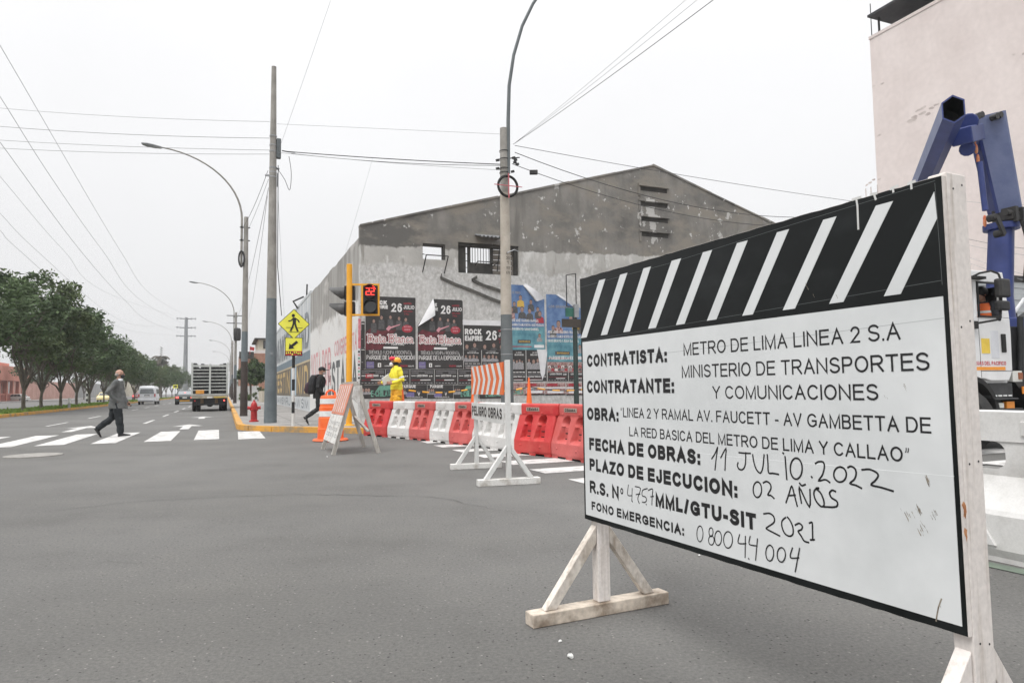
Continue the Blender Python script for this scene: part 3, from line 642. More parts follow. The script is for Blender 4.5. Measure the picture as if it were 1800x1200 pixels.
p=Poster('concert_poster','wide black concert poster cut off below the heads, half behind the tan pole','large black concert posters',(815,571,899,614.8)); rock_logo(p,.02,.36,.86,.5); date(p,.46,.96,.4,.8)
for i,cx in enumerate((.06,.22,.43,.62,.78,.93)): p.figure(cx,.13+.06*(i%2),.075,low=0)
p.done()
Poster('paper_strip','blank white paper strip above the wide black concert poster','white scraps of poster paper',(813,562,884,571),paper_white).done()
# blue posters
def blue(box,label,poly,names,flap):
    p=Poster('singers_poster',label,'blue posters of singers',box,p_blue,poly)
    p.P([(0,0),(1,0),(1,.36),(0,.33)],p_teal)
    fx=[(.30,.80,.055,p_gold),(.12,.70,.05,p_coat),(.60,.74,.05,p_coat),(.04,.61,.05,p_rose),(.34,.62,.06,p_coat),(.56,.60,.055,p_coat),(.80,.63,.05,p_coat),(.86,.56,.06,p_red)]
    if not names: fx=[(.62,.66,.05,p_gold),(.75,.62,.05,p_gold),(.30,.56,.06,p_rose),(.16,.5,.045,p_coat),(.84,.56,.05,p_coat)]
    for cx,cz,k,ct in fx: p.figure(cx,cz,k*p.w*1.15,ct,low=cz-.14)
    z=.43 if names else .42
    for i,tx in enumerate(['JOSÉ JOSÉ / SANDRO / RAPHAEL','SANDRO / CAMILO SESTO / JOSÉ FELICIANO','NINO BRAVO / JUAN GABRIEL']): p.T(tx,.02,.97 if i==1 else .82,z-.065*i,z+.042-.065*i,t=.2)
    p.B(.2,.58,.10,.155,p_coat); p.T('ENTRADAS',.25,.55,.118,.14,p_gold,t=.25); p.B(.68,.97,.035,.08,paper_white); p.B(.02,.6,.045,.058,p_red); p.figure(.84,.22,.05*p.w,p_grey,low=.13)
    p.T('DE TODOS' if names else 'LOS GRANDES',.06,.3 if names else .6,.86 if names else .80,.90 if names else .84,p_grey,t=.2)
    if not names: p.T('PARQUE DE LA EXPOSICIÓN',.05,.99,.03,.085,t=.22)
    if flap:
        f=MB(); a,b,c,d=[Vector((q[0]*p.w,q[2],q[1]*p.h)) for q in flap]
        n=8; vs=[]
        for i in range(n+1):
            for j in range(n+1):
                u,v=i/n,j/n; q=(a*(1-u)+b*u)*(1-v)+(d*(1-u)+c*u)*v; q.y-=.10*sin(PI*v)*(.5+.5*u); vs.append(q)
        f.add(vs,[(i*(n+1)+j,(i+1)*(n+1)+j,(i+1)*(n+1)+j+1,i*(n+1)+j+1) for i in range(n) for j in range(n)]).build('torn_flap',paper_white,p.o,smooth=60)
    return p.done()
blue((896,500,958,614.6),'blue singers poster beside the tan pole, its top right corner peeled down white',[(0,0),(1,0),(1,.80),(.74,.76),(.38,1),(0,1)],True,[(.38,1.0,-.008),(.46,1.02,-.02),(1.0,.80,-.06),(.74,.75,-.12)])
blue((959.8,517,1030,635.6),'blue singers poster beside the big white sign, its top edge folded down',[(0,0),(1,0),(1,.80),(.70,.83),(.25,1),(0,1)],False,[(.25,1.0,-.008),(.3,1.01,-.02),(.85,.78,-.06),(.70,.80,-.1)])
f=Poster('paper_strip','long white torn strip of paper hanging on the small black posters','white scraps of poster paper',(943,614,962,667),paper_white,[(.5,0),(.75,.2),(1,.9),(.9,1),(0,1),(.2,.6),(.32,.2)],lift=.03); f.done()
# small black posters
def small(box,label,kind):
    p=Poster('handbill',label,'small black posters in rows',box)
    if kind=='band':
        p.T('LA NOCHE',.3,.7,.90,.94,t=.2); p.T('DE LOS REYES',.2,.85,.82,.87,t=.25)
        for cx,cz,k in [(.12,.66,.07),(.35,.63,.10),(.56,.66,.09),(.74,.62,.07)]: p.figure(cx,cz,k*p.w,p_grey,low=.38)
        for i in range(4): p.B(.06+.23*i,.24+.23*i,.275,.30)
        p.B(.05,.95,.21,.225,p_grey); p.T('LUCES TRONO',.05,.7,.125,.17,t=.25); p.T('26',.75,.95,.125,.165,t=.25); p.B(.05,.75,.07,.085,p_wine); p.B(.1,.8,.035,.055)
    else:
        p.B(.05,.95,.88,.91,p_grey); p.B(.05,.35,.76,.79,p_grey); p.B(.6,.95,.76,.80,p_grey)
        p.T('LUCES TRONO' ,.27,.72,.50,.66,t=.24); p.T('ROCK',.05,.22,.53,.62,t=.25); p.T('26',.78,.93,.5,.6,t=.25)
        p.B(.05,.42,.24,.32,p_wine); p.B(.42,.85,.26,.32)
        for i in range(7): p.B(.04+.135*i,.12+.135*i,.07,.12,p_grey)
        if kind=='red': p.mb('printed_shape',p_red).rect(.2*p.w,.52*p.w,.42*p.h,.70*p.h,-.0085)
    return p.done()
for i,(b,n) in enumerate([((815,614.8,846,648.5),'left'),((847,614.8,881,648.5),'right')]): small(b,'small black band poster under the wide concert poster, the %s one of the pair'%n,'band')
for b,n in [((899.5,614.8,924.3,670),'right beside the tan pole'),((925,614.8,961,670),'partly under the white torn strip')]: small(b,'tall small black band poster below the blue singers, '+n,'band')
rowx=[633,677.8,720.6,763.5,804.6,846,880]
nm_=['left end, with a red badge','behind the worker in yellow','right of the worker in yellow','second right of the worker','left behind the chevron panel','right behind the chevron panel']
for i in range(6): small((rowx[i]+.4,649.2,rowx[i+1]-.6,675.4),'wide small black poster in the lower row, '+nm_[i],'red' if i==0 else 'wide')
for b,n in [((962.3,636.5,998.5,670),'left'),((999.3,636.5,1034,670),'right')]:
    p=Poster('handbill','small poster with a collage of faces under the second blue singers poster, %s one'%n,'collage posters',b,p_rose)
    p.mb('printed_shape',paper_dark).rect(0,p.w,0,.47*p.h,-.006)
    for i in range(12): p.figure(.08+.165*(i%6),.72+.16*(i//6),.045*p.w,[p_grey,p_red,p_white,p_coat][i%4],low=.55+.15*(i//6))
    p.T('LUCES TRONO',.1,.7,.34,.43,t=.25); p.T('26',.76,.92,.32,.41,t=.25); p.B(.05,.9,.2,.24,p_wine); p.B(.4,.85,.13,.17)
    for i in range(7): p.B(.04+.135*i,.12+.135*i,.04,.07,p_grey)
    p.done()
gx=[633,700,751,797,842,882]; gl_=['left end of the bottom row','behind the worker and the cone','right of the traffic cone','left of the hazard sign','behind the hazard sign']
for i in range(5):
    p=Poster('handbill','dark poster with mint green lettering low on the wall, '+gl_[i],'mint lettered posters along the foot of the wall',(gx[i]+.3,676.6,gx[i+1]-.5,700.5))
    if i in (0,3,4) : p.T('E-CHILAWON',.28,1.0 if i else .98,.1,.62,p_green,t=.24); p.mb('printed_shape',p_green).flat([(.42*p.w,.6*p.h),(.9*p.w,.6*p.h),(.8*p.w,.95*p.h),(.5*p.w,.92*p.h)],-.0068)
    else:
        p.T('PARQUE',.1,.6,.78,1.0,t=.25); p.B(.25,.55,.12,.45,p_lilac); p.T('V',.66,.76,.2,.5,t=.2); p.T('COMUNICA',.3,.85,.05,.14,t=.2)
    for cx in (.06,.15,.22): p.figure(cx,.62,.05*p.w,p_grey,low=.3)
    p.done()
for i,(a,b) in enumerate([(899,921),(921.5,957),(958,994),(995,1034)]):
    p=Poster('handbill','striped red and white poster low on the wall, %s right of the tan pole'%['first','second','third','fourth'][i],'striped red posters low on the wall',(a,673,b,694.5),p_rose)
    if i==0: p.T('CHILA',.1,.95,.05,.5,p_green,t=.24)
    else:
        p.B(0,1,.55,.66,paper_white); p.B(.1,.6,.74,.95,p_red); p.B(0,1,.0,.10,ink); p.B(.1,.9,.16,.36,paper_white); p.B(.2,.55,.42,.5,p_teal)
    p.done()
p=Poster('paper_strip','narrow pink and white strip of poster at the corner of the wall','white scraps of poster paper',(629.5,560,634,612),pm('pink_poster',(.5,.08,.12),(.72,.35,.38),scale=6,rough=.7)); p.done()
for b,n in [((635,565,641,610),'upper'),((634.5,611.5,641.5,648),'lower')]: 
    p=Poster('handbill','narrow dark strip of poster left of the whole concert poster, the %s of two'%n,'small black posters in rows',b); p.B(.05,.9,.9,.93); p.B(.05,.5,.3,.33,p_grey); p.done()
p=Poster('handbill','black white and pink lettered strip pasted beside the corner under the signal','small black posters in rows',(628.5,613,633.2,668),paper_white); 
for i in range(9): p.B(.15,.85,.04+.105*i,.10+.105*i,[ink,p_pink,p_green,p_pink][i%4])
p.done()
# ================================================================ the big sign in the foreground
SA=2.69025; SU=Vector((sin(SA),cos(SA),0)); SORG=Vector((.35736,3.51588,0)); SRZ=math.atan2(SU.y,SU.x); SB=Vector((-SU.y,SU.x,0))
BW,BZ,BH=1.879,.459,1.225
sign=thing('project_sign','huge black and white works sign on wooden legs, lettered METRO DE LIMA LINEA 2','sign',SORG,SRZ)
def BP(x,y):
    d=ray(x,y); P=CP+d*((SORG-CP).dot(SB)/d.dot(SB)); q=P-SORG; return q.dot(SU),q.z
vinyl_white=pm('white_vinyl',(.53,.55,.55),(.66,.675,.675),scale=1.6,detail=10,rough=.38,lo=.22,hi=.55,fine=.03,fscale=9,bump=.10,bscale=4,dist=.012)
vinyl_black=pm('black_vinyl',(.006,.0075,.0075),(.022,.025,.026),scale=2.6,detail=10,rough=.3,lo=.5,hi=.85,bump=.10,bscale=14,dist=.004,spec=.22,stretch=(1,1,2.2))
pb=MB()   # plywood slab with slightly wavy edges
nx=48; top=[(BW*k/nx,BZ+BH+rnd.uniform(-.002,.001)) for k in range(nx+1)]; bot=[(BW*k/nx,BZ+rnd.uniform(-.0013,.0013)) for k in range(nx+1)]
pb.prism(bot+top[::-1],0,.016); board=pb.build('board',old_wood,sign)
bk=MB(); bk.prism([(a+ (.0 if 0<i<nx else (.0015 if i==0 else -.0015)),b+.001) for i,(a,b) in enumerate(bot)]+[(a+(.0 if 0<nx-i<nx else (.0015 if i==nx else -.0015)),b-.0012) for i,(a,b) in enumerate(top[::-1])],-.0015,0); bsh=bk.build('black_border',vinyl_black,board)
# white field
q=[BP(1022.5,607),BP(1660,510),BP(1694,1096),BP(1028,905)]
zt=(q[0][1]+q[1][1])/2; zb=(q[2][1]+q[3][1])/2
wx0,wx1=.016,BP(1675,800)[0]
wfm=MB(); wfm.prism([(wx0,zb),(wx1,zb),(wx1,zt),(wx0,zt)],-.003,-.0015); wfield=wfm.build('white_panel',vinyl_white,board)
# slanted stripes of the header
sb_=[((1022,601),(1032,599)),((1057,595),(1068,593.4)),((1096.4,588),(1108,586)),((1140,580.6),(1153.6,578.4)),((1189,572),(1204,569.6)),((1243.4,563),(1260,560)),((1305.5,552.3),(1324,549)),((1376.5,539.6),(1398,536.6)),((1458,526),(1483,522)),((1554,510),(1583.5,504.5))]
st_=[((1054,499.6),(1065,497)),((1091,488.4),(1103.6,484.6)),((1132,476),(1145,472)),((1181.5,460),(1198,455.6)),((1236.4,443.6),(1252.6,438.5)),((1296.4,425),(1315,419.6)),((1366.6,404),(1387.6,398)),((1447.6,379.4),(1471,372.5)),((1540,351.5),(1570,342.5)),((1643,337),(1648,384))]
UB=sorted(BP(*p)[0] for ab in sb_ for p in ab); VB=sum(BP(*p)[1] for ab in sb_ for p in ab)/20; VT=sum(BP(*p)[1] for ab in st_[:9] for p in ab)/18
for k in range(10):
    b0,b1=BP(*sb_[k][0])[0],BP(*sb_[k][1])[0]
    mbs=MB()
    if k<9:
        t0,t1=BP(*st_[k][0])[0],BP(*st_[k][1])[0]; mbs.prism([(b0,VB),(b1,VB),(t1,VT),(t0,VT)],-.0026,-.0015)
    else:
        A=BP(1643,337);B2=BP(1648,384); mbs.prism([(b0,VB),(b1,VB),B2,A],-.0026,-.0015)
    mbs.build('stripe',vinyl_white,bsh)
# printed lines: left-bottom, left-top, right-bottom pixel corners
LINES=[('CONTRATISTA:',(1033,647),(1032,626),(1173.6,633.6),.25),('METRO DE LIMA LINEA 2 S.A',(1203,628),(1202,606.4),(1584.4,592.4),.122),
('CONTRATANTE:',(1033,692.4),(1032.6,671),(1186.4,687.6),.25),('MINISTERIO DE TRANSPORTES',(1200,667),(1199,645.6),(1636,646),.122),
('Y COMUNICACIONES',(1254,702),(1254,680),(1546,701),.122),('OBRA:',(1033,738),(1034,717),(1088.6,739.6),.25),
('“LINEA 2 Y RAMAL AV. FAUCETT - AV GAMBETTA DE',(1092,737),(1092,720.3),(1638.4,754),.135),('LA RED BASICA DEL METRO DE LIMA Y CALLAO”',(1107.4,770),(1107,753.6),(1601,806),.135),
('FECHA DE OBRAS:',(1037,792),(1036.6,771),(1232.4,814),.25),('PLAZO DE EJECUCION:',(1037.6,828),(1037,807.4),(1298,871),.25),
('R.S. Nº',(1038,866),(1038,845),(1098,878),.225),('MML/GTU-SIT',(1153.6,891),(1153.6,867.6),(1331,929),.25),('FONO EMERGENCIA:',(1041,897),(1041,882.4),(1204,938.4),.225)]
for tx,lb,lt,rb,t in LINES:
    u0,v0=BP(*lb);_,v1=BP(*lt);u1,vr_=BP(*rb); v=(v0+vr_)/2; h=v1-v0
    text_words(tx,u0,u1,v,v+h,-.0034,t,'lettering',ink,wfield)
# handwriting: pixel strokes, grouped by word
def z3(l): return [(1000+x/5,720+y/5) for x,y in l]
def z4(l): return [(1340+x/5,720+y/5) for x,y in l]
def z5(l): return [(1200+x*.3,900+y*.3) for x,y in l]
EL=lambda cx,cy,rx,ry,a0=-80,a1=285:[(cx+rx*cos(R(a0+(a1-a0)*i/20)),cy+ry*sin(R(a0+(a1-a0)*i/20))) for i in range(21)]
HW=[[z3([(1262,428),(1290,385),(1312,332),(1300,430),(1290,525)]),z3([(1342,418),(1386,340),(1382,430),(1378,528)])],
[z3([(1502,375),(1550,380),(1600,382)]),z3([(1560,378),(1560,440),(1554,490),(1535,522),(1505,522),(1487,492),(1492,465)]),z3([(1622,395),(1630,450),(1648,510),(1672,545),(1692,552),(1710,510),(1722,395)]),z4([(50,395),(56,470),(62,550),(100,556),(148,566)]),z4([(207,412),(214,510),(222,608)]),z4([(189,378),(192,382)]),z4(EL(305,515,52,92))],
[z4([(475,470),(500,455),(540,458),(552,500),(535,570),(502,622),(560,612),(598,636)]),z4(EL(690,567,55,66)),z4([(760,505),(785,495),(820,515),(832,560),(815,610),(778,645),(830,662),(876,686)]),z4([(885,525),(950,522),(1010,550),(1025,580),(1000,620),(965,658),(1050,680),(1155,712)]),z4([(440,588),(443,592)])],
[z3(EL(1663,700,37,68)),z4([(15,640),(45,628),(75,650),(82,690),(55,745),(80,750),(108,775)])],
[z4([(215,812),(240,740),(265,670),(290,755),(313,843)]),z4([(235,752),(295,748)]),z4([(350,815),(332,680),(420,850),(425,700)]),z4([(335,645),(355,665),(383,655)]),z4([(500,690),(470,700),(460,740),(480,800),(520,845),(548,840),(545,790),(520,730),(480,690),(500,685)]),z4([(648,715),(620,705),(598,730),(615,770),(660,800),(668,835),(640,852),(550,850)])],
[z3([(528,660),(522,745),(560,752)]),z3([(562,690),(558,800)]),z3([(563,803),(565,806)]),z3([(588,672),(635,690),(612,770),(618,808)]),z3([(597,742),(630,738)]),z3([(622,816),(624,819)]),z3([(695,690),(655,705),(650,750),(680,765),(688,795),(670,812),(652,808)]),z3([(685,828),(687,831)]),z3([(705,705),(742,695),(738,760),(735,832)]),z3([(725,762),(750,758)])],
[z4([(20,912),(70,908),(105,935),(110,985),(50,1030),(45,1045),(100,1075),(158,1105)]),z4([(210,945),(180,975),(180,1030),(205,1085),(245,1108),(275,1090),(275,1030),(250,970),(228,942)]),z4([(297,1010),(330,995),(358,1020),(350,1050),(322,1065),(350,1110),(375,1150),(412,1163)]),z4([(422,992),(445,990),(448,1050),(450,1140)]),z4([(432,1140),(463,1138)])],
[z5(EL(105,125,18,46)),z5(EL(170,115,12,26)),z5(EL(172,163,16,27)),z5(EL(212,150,20,42)),z5(EL(270,160,26,48)),z5([(338,130),(330,178),(375,182)]),z5([(372,140),(370,262)]),z5([(391,269),(393,272)]),z5([(400,140),(395,185),(440,195)]),z5([(443,155),(432,278)]),z5(EL(515,237,23,46)),z5(EL(583,247,24,42)),z5([(648,208),(636,262),(685,265)]),z5([(690,210),(665,345)])]]
def smooth_line(P,n=4):
    if len(P)<3: return P
    out=[]
    for i in range(len(P)-1):
        p0,p1,p2,p3=P[max(i-1,0)],P[i],P[i+1],P[min(i+2,len(P)-1)]
        for k in range(n):
            t=k/n; out.append(tuple(.5*((2*p1[j])+(-p0[j]+p2[j])*t+(2*p0[j]-5*p1[j]+4*p2[j]-p3[j])*t*t+(-p0[j]+3*p1[j]-3*p2[j]+p3[j])*t**3) for j in (0,1)))
    return out+[P[-1]]
for gi,grp in enumerate(HW):
    mbh=MB()
    for i,s_ in enumerate(grp): mbh.ribbon(smooth_line([BP(*p) for p in s_]),.0062 if gi not in (5,7) else .0048,-.0034-.00008*i)
    mbh.build('handwriting',ink,wfield)
# joints, drips, scuffs
seam=pm('vinyl_seam',(.40,.42,.42),rough=.4)
def strip(name,p,t,mat,par,y): mbx=MB(); mbx.ribbon([BP(*q) for q in p],t,y); return mbx.build(name,mat,par)
strip('seam',[(1023,637.6),(1300,605),(1660,559)],.0018,seam,wfield,-.0031); strip('seam',[(1033,776),(1300,803),(1678,836.6)],.0018,pm('vinyl_seam_light',(.74,.76,.76),rough=.4),wfield,-.00312)
greyline=pm('tape_edge',(.10,.11,.11),rough=.4)
strip('tape_edge',[(1021,505),(1180,462),(1350,408),(1540,350),(1644,318)],.0012,greyline,bsh,-.0019); strip('tape_edge',[(1023,600),(1300,553),(1655,493)],.0012,greyline,bsh,-.00192); strip('tape_edge',[(1644,322),(1657,500)],.0012,greyline,bsh,-.00194)
drip=MB()
for pts in ([(1506,350),(1508,362),(1509.5,402)],[(1537,341),(1540,350)],[(1570,331),(1571,337)],[(1602,320),(1603,331)]): drip.ribbon([BP(*p) for p in pts],.0065,-.0021)
for pts in ([(1500,351),(1513,347)],[(1532,342),(1541,340)],[(1567,332),(1578,327)],[(1598,323),(1608,319)]): drip.ribbon([BP(*p) for p in pts],.008,-.00215)
drip.build('paint_drip',white_paint,bsh)
sc_=MB(); rs=random.Random(3)
for cx,cy,n,sp in ((1617,895,12,7),(1644,905,7,5),(1632,842,8,5),(1600,915,6,16),(1622,930,6,12),(1560,700,2,5),(1592,683,2,4),(1440,510,3,40),(1655,1065,1,3)):
    for k in range(n):
        u,v=BP(cx+rs.gauss(0,sp*.5),cy+rs.gauss(0,sp*.6)); a=rs.uniform(.9,1.6); r=rs.uniform(.0015,.007)
        sc_.flat([(u+r*rs.uniform(.3,1.4)*cos(t)*.5*cos(a)-r*sin(t)*1.6*sin(a)*.6,v+r*rs.uniform(.5,1.3)*sin(t)*2) for t in [2*PI*i/7 for i in range(7)]],-.0032-.00002*k)
sc_.ribbon([BP(1656,1052),BP(1651,1066),BP(1648,1082),BP(1647,1090)],.004,-.0033)
sc_.build('scuff',pm('brown_scuff',(.10,.075,.06),(.33,.29,.225),scale=60,rough=.8),wfield)
chip=MB()
for cx,cy,r in ((1697,893,.009),(1699,938,.007),(1697,905,.005)): 
    u,v=BP(cx,cy); chip.flat([(u+r*(.3+.9*rs.random())*cos(2*PI*i/9)*.8,v+r*(.4+1.2*rs.random())*sin(2*PI*i/9)*1.9) for i in range(9)],-.0023)
chip.build('chipped_edge',pm('raw_wood_chip',(.30,.12,.05),(.50,.26,.13),scale=60,rough=.8),bsh)
grimy_wood=pm('grimy_painted_wood',(.28,.22,.165),(.63,.58,.52),scale=2.4,detail=11,rough=.8,bump=.5,bscale=20,dist=.004,lo=.28,hi=.52,stretch=(6,6,2),fine=.15,fscale=40)
def legs(par,x,mat,bm,post_top,y0=.018,pw=.055,pd=.088,bl=(-.355,.435),bh=.072,brace=.40,bmat=None):
    x0=x
    MB().box(x0,x0+pw,y0,y0+pd,bh+.001,post_top).build('post',mat,par,bevel=.004)
    fb=MB().box(x0-.014,x0+pw+.016,bl[0],bl[1],.001,bh).build('foot_beam',bm,par,bevel=.004)
    for sgn,yy in ((-1,bl[0]+.075),(1,bl[1]-.075)):
        y1=y0-.003 if sgn<0 else y0+pd+.003
        a=Vector((x0+pw/2,yy,bh+.002)); b=Vector((x0+pw/2,y1,brace)); 
        mbx=MB(); th=.036; wx=pw*.40
        # brace with level foot and upright head
        dz=.062
        mbx.add([(x0+pw/2+s*wx,*p) for s in (-1,1) for p in ((a.y-sgn*0,a.z),(a.y-sgn*.062,a.z),(b.y,b.z-.085),(b.y,b.z))],[(0,1,2,3),(7,6,5,4),(0,4,5,1),(1,5,6,2),(2,6,7,3),(3,7,4,0)])
        mbx.build('brace',bmat or mat,par,bevel=.003)
legs(sign,.03,old_wood,dirty_wood,BZ+BH+.0,pw=.056,pd=.07,bh=.062,brace=.435,bmat=grimy_wood)
legs(sign,BW-.052,old_wood,dirty_wood,BZ+BH+.012,pw=.053,brace=.42)
nl=MB()
for z in (1.66,1.27,.92,.43): 
    for y in (.045,.085): q=z+rnd.uniform(-.02,.02); nl.tube([(BW+.0005,y,q),(BW+.0018,y,q)],.0032,7)
nl.build('nail_heads',dark_metal,sign)
# ================================================================ two-legged hazard sign
hz=thing('hazard_sign','white wooden sign with orange chevrons and PELIGRO OBRAS, standing on two feet','sign',(-.57,9.78,0),math.atan2(-.965,.265))
HL=1.76
legs(hz,-.04,white_paint,worn_white,1.40,y0=.02,pw=.08,pd=.05,bl=(-.33,.40),bh=.075,brace=.46)
legs(hz,HL-.04,white_paint,worn_white,1.46,y0=.02,pw=.08,pd=.05,bl=(-.33,.42),bh=.075,brace=.46)
chv=MB(); chv.box(-.10,HL-.06,0,.018,1.05,1.44); cpn=chv.build('chevron_panel',refl_orange,hz)
cw_=HL+.04
for k in range(6):
    x=-.10+.03+k*cw_/6.1; mbx=MB(); a,b,h=.135,.16,.195
    zc=1.245; x1=x+b
    mbx.flat([(x,zc-h),(x+a,zc-h),(min(x1+a,HL-.065),zc),(x+a,zc+h),(x,zc+h),(x1,zc)],-.002); mbx.build('chevron',refl_white,cpn)
wp=MB().box(-.09,HL-.06,-.001,.018,.70,.93).build('text_panel',white_paint,hz)
text_words('PELIGRO OBRAS',-.05,HL-.10,.755,.885,-.003,.21,'lettering',ink,wp)
# ================================================================ folding A sign
af=thing('folding_sign','grey wooden folding sign with a faded orange striped panel in front of the orange drum','sign',(-3.33,13.5,0),math.atan2(-.92,.39))
AWD=1.35; fade=pm('faded_orange',(.50,.17,.10),(.62,.27,.19),scale=4,rough=.7); leg_m=pm('weathered_grey_wood',(.30,.28,.25),(.50,.48,.44),scale=5,detail=9,rough=.85,stretch=(6,6,1),bump=.3,bscale=20,dist=.004)
for x in (0,AWD):
    MB().beam((x,-.40,0),(x,-.02,1.27),.07,.05,(1,0,0)).build('leg',leg_m,af); MB().beam((x,.40,0),(x,.02,1.25),.07,.05,(1,0,0)).build('leg',leg_m,af)
tilt=math.atan2(.38,1.27); M=Matrix.Translation((0,-.43,0))@Matrix.Rotation(-tilt,4,'X')
op=MB().box(-.04,AWD+.04,-.012,.0,.72,1.30,M).build('striped_panel',fade,af)
sp_=MB()
for k in range(6): 
    x=.02+k*.225; sp_.prism([(x+.02*sin(q*1.9),.76+.52*q/6) for q in range(7)]+[(x+.09+.02*sin(q*1.9),.76+.52*q/6) for q in range(6,-1,-1)],-.015,-.013,M)
sp_.build('stripes',pm('faded_white_stripe',(.50,.40,.36),(.66,.58,.54),scale=8,rough=.7),op)
wp2=MB().box(-.04,AWD+.04,-.012,.0,.20,.71,M).build('text_panel',worn_white,af)
greyink=pm('washed_out_ink',(.20,.20,.20),(.40,.40,.39),scale=20,rough=.8)
for i,(t_,a,b) in enumerate((('TRANSITO',.1,.95),('PESADO',.1,.9),('DESVIO',.1,1.0))): tx=MB(); text(tx,t_,a*AWD,b*AWD,.52-.11*i,.59-.11*i,-.0135,.2); tx.v=[tuple(M@Vector(v)) for v in tx.v]; tx.build('lettering',greyink,wp2)
MB().beam((0,.21,.62),(AWD,.21,.40),.05,.03).build('cross_bar',leg_m,af); MB().beam((-.02,0,1.27),(AWD+.02,0,1.27),.06,.04).build('ridge_bar',leg_m,af)
rag=MB(); rag.prism([(0,0),(.16,-.02),(.2,-.22),(.08,-.32),(-.02,-.2)],-.01,.01,Matrix.Translation((AWD,.10,1.22))@Matrix.Rotation(-1.2,4,'Z')); rag.build('tied_rag',worn_white,af)
# ================================================================ orange drum
dr=thing('traffic_drum','orange and white ribbed traffic drum with a handle behind the folding sign','traffic drum',S(2.2,16.0),RZ)
dd=MB()
prof=[(.36,.0),(.36,.05),(.29,.06),(.285,.28),(.275,.29),(.272,.31),(.268,.52),(.258,.53),(.255,.55),(.25,.76),(.24,.77),(.237,.79),(.232,.97),(.21,1.02),(.12,1.03),(.0,1.03)]
dd.lathe(prof,32); dbo=dd.build('drum_body',orange_m,dr,smooth=35)
for z0,z1,r0,r1 in ((.555,.68,.256,.253),(.84,.955,.238,.2345)):
    MB().lathe([(r0+.003,z0),(r1+.003,z1)],32,cap=False).build('reflective_band',refl_white,dbo,smooth=35)
hd=MB(); hd.tube([(-.10,0,1.02),(-.09,0,1.10),(-.03,0,1.145),(.03,0,1.145),(.09,0,1.10),(.10,0,1.02)],.022,8); hd.build('handle',orange_m,dr,smooth=True)
MB().lathe([(.38,0),(.40,.02),(.37,.055),(.29,.056)],28).build('rubber_base',pm('dusty_orange_rubber',(.55,.10,.04),(.7,.16,.06),scale=6,rough=.8),dr,smooth=35)
# ================================================================ water-filled barriers
bar_red=pm('barrier_red',(.48,.022,.025),(.55,.085,.07),scale=3.2,detail=10,rough=.55,fine=.07,lo=.42,hi=.75)
bar_red2=pm('barrier_faded_red',(.46,.065,.055),(.56,.13,.122),scale=2.2,detail=8,rough=.62,fine=.08)
bar_white=pm('barrier_white',(.44,.43,.41),(.62,.615,.60),scale=2.6,detail=9,rough=.5,lo=.3,hi=.55,fine=.05)
slot_m=pm('barrier_slot',(.03,.02,.018),rough=.9)
dust=pm('barrier_dust',(.30,.24,.20),(.42,.35,.30),scale=5,rough=.85)
def barrier_mesh(holes=False):
    """local x along the barrier 0..1, z up, both faces modelled from a height profile with two sunk funnels"""
    Lb=.96; NX,NZ=64,56
    def prof(z):
        if z<.05: return .235-.0
        if z<.24: return .245
        if z<.66: return .245-(z-.24)/.42*.135
        if z<.68: return .11
        return .115
    def recess(x,z):
        d=0
        for cx in (.30,.66):
            if not holes:
                r=math.hypot((x-cx)/.095,(z-.58)/.085); d=max(d,min(prof(z)-.012,.13)*max(0,min(1,(1.08-r)*4.5)))
                if z<.58 and z>.24:
                    hw=.085+.055*(.58-z)/.34; e=max(0,min(1,(hw-abs(x-cx))/.02)); dep=max(0,prof(z)-.115)*.95
                    if z<.5: d=max(d,e*min(dep,.10)*max(0,min(1,(z-.25)/.05)))
        return d
    vs=[];fs=[]
    zs=[.86*k/NZ for k in range(NZ+1)]; xs_=[Lb*k/NX for k in range(NX+1)]
    for side in (-1,1):
        b=len(vs)
        for z in zs:
            inset=.012 if z<.66 else 0
            for x in xs_:
                xx=x
                if z>=.67: xx=x+.055*(1)          # upper band is shifted to lap the next barrier
                if z<.05 and (.18<x<.42 or .58<x<.80): zz=max(z,.035)
                else: zz=z
                y=prof(z)-recess(x,z)
                e=min(x,Lb-x); 
                if e<.03: y-=.02*(1-e/.03)**2
                if z>.83: y-=.018*((z-.83)/.03)**2
                vs.append((xx,side*y,zz))
        for j in range(NZ):
            for i in range(NX):
                a=b+j*(NX+1)+i; q=(a,a+1,a+NX+2,a+NX+1); fs.append(q if side<0 else q[::-1])
    n=(NX+1)*(NZ+1)
    for j in range(NZ): 
        for i in (0,NX):
            a=j*(NX+1)+i; c=a+n; q=(a,a+NX+1,c+NX+1,c); fs.append(q if i==0 else q[::-1])
    for i in range(NX):
        a=NZ*(NX+1)+i; fs.append((a,a+1,a+1+n,a+n))
    m=MB(); m.add(vs,fs); return m
bpart={}
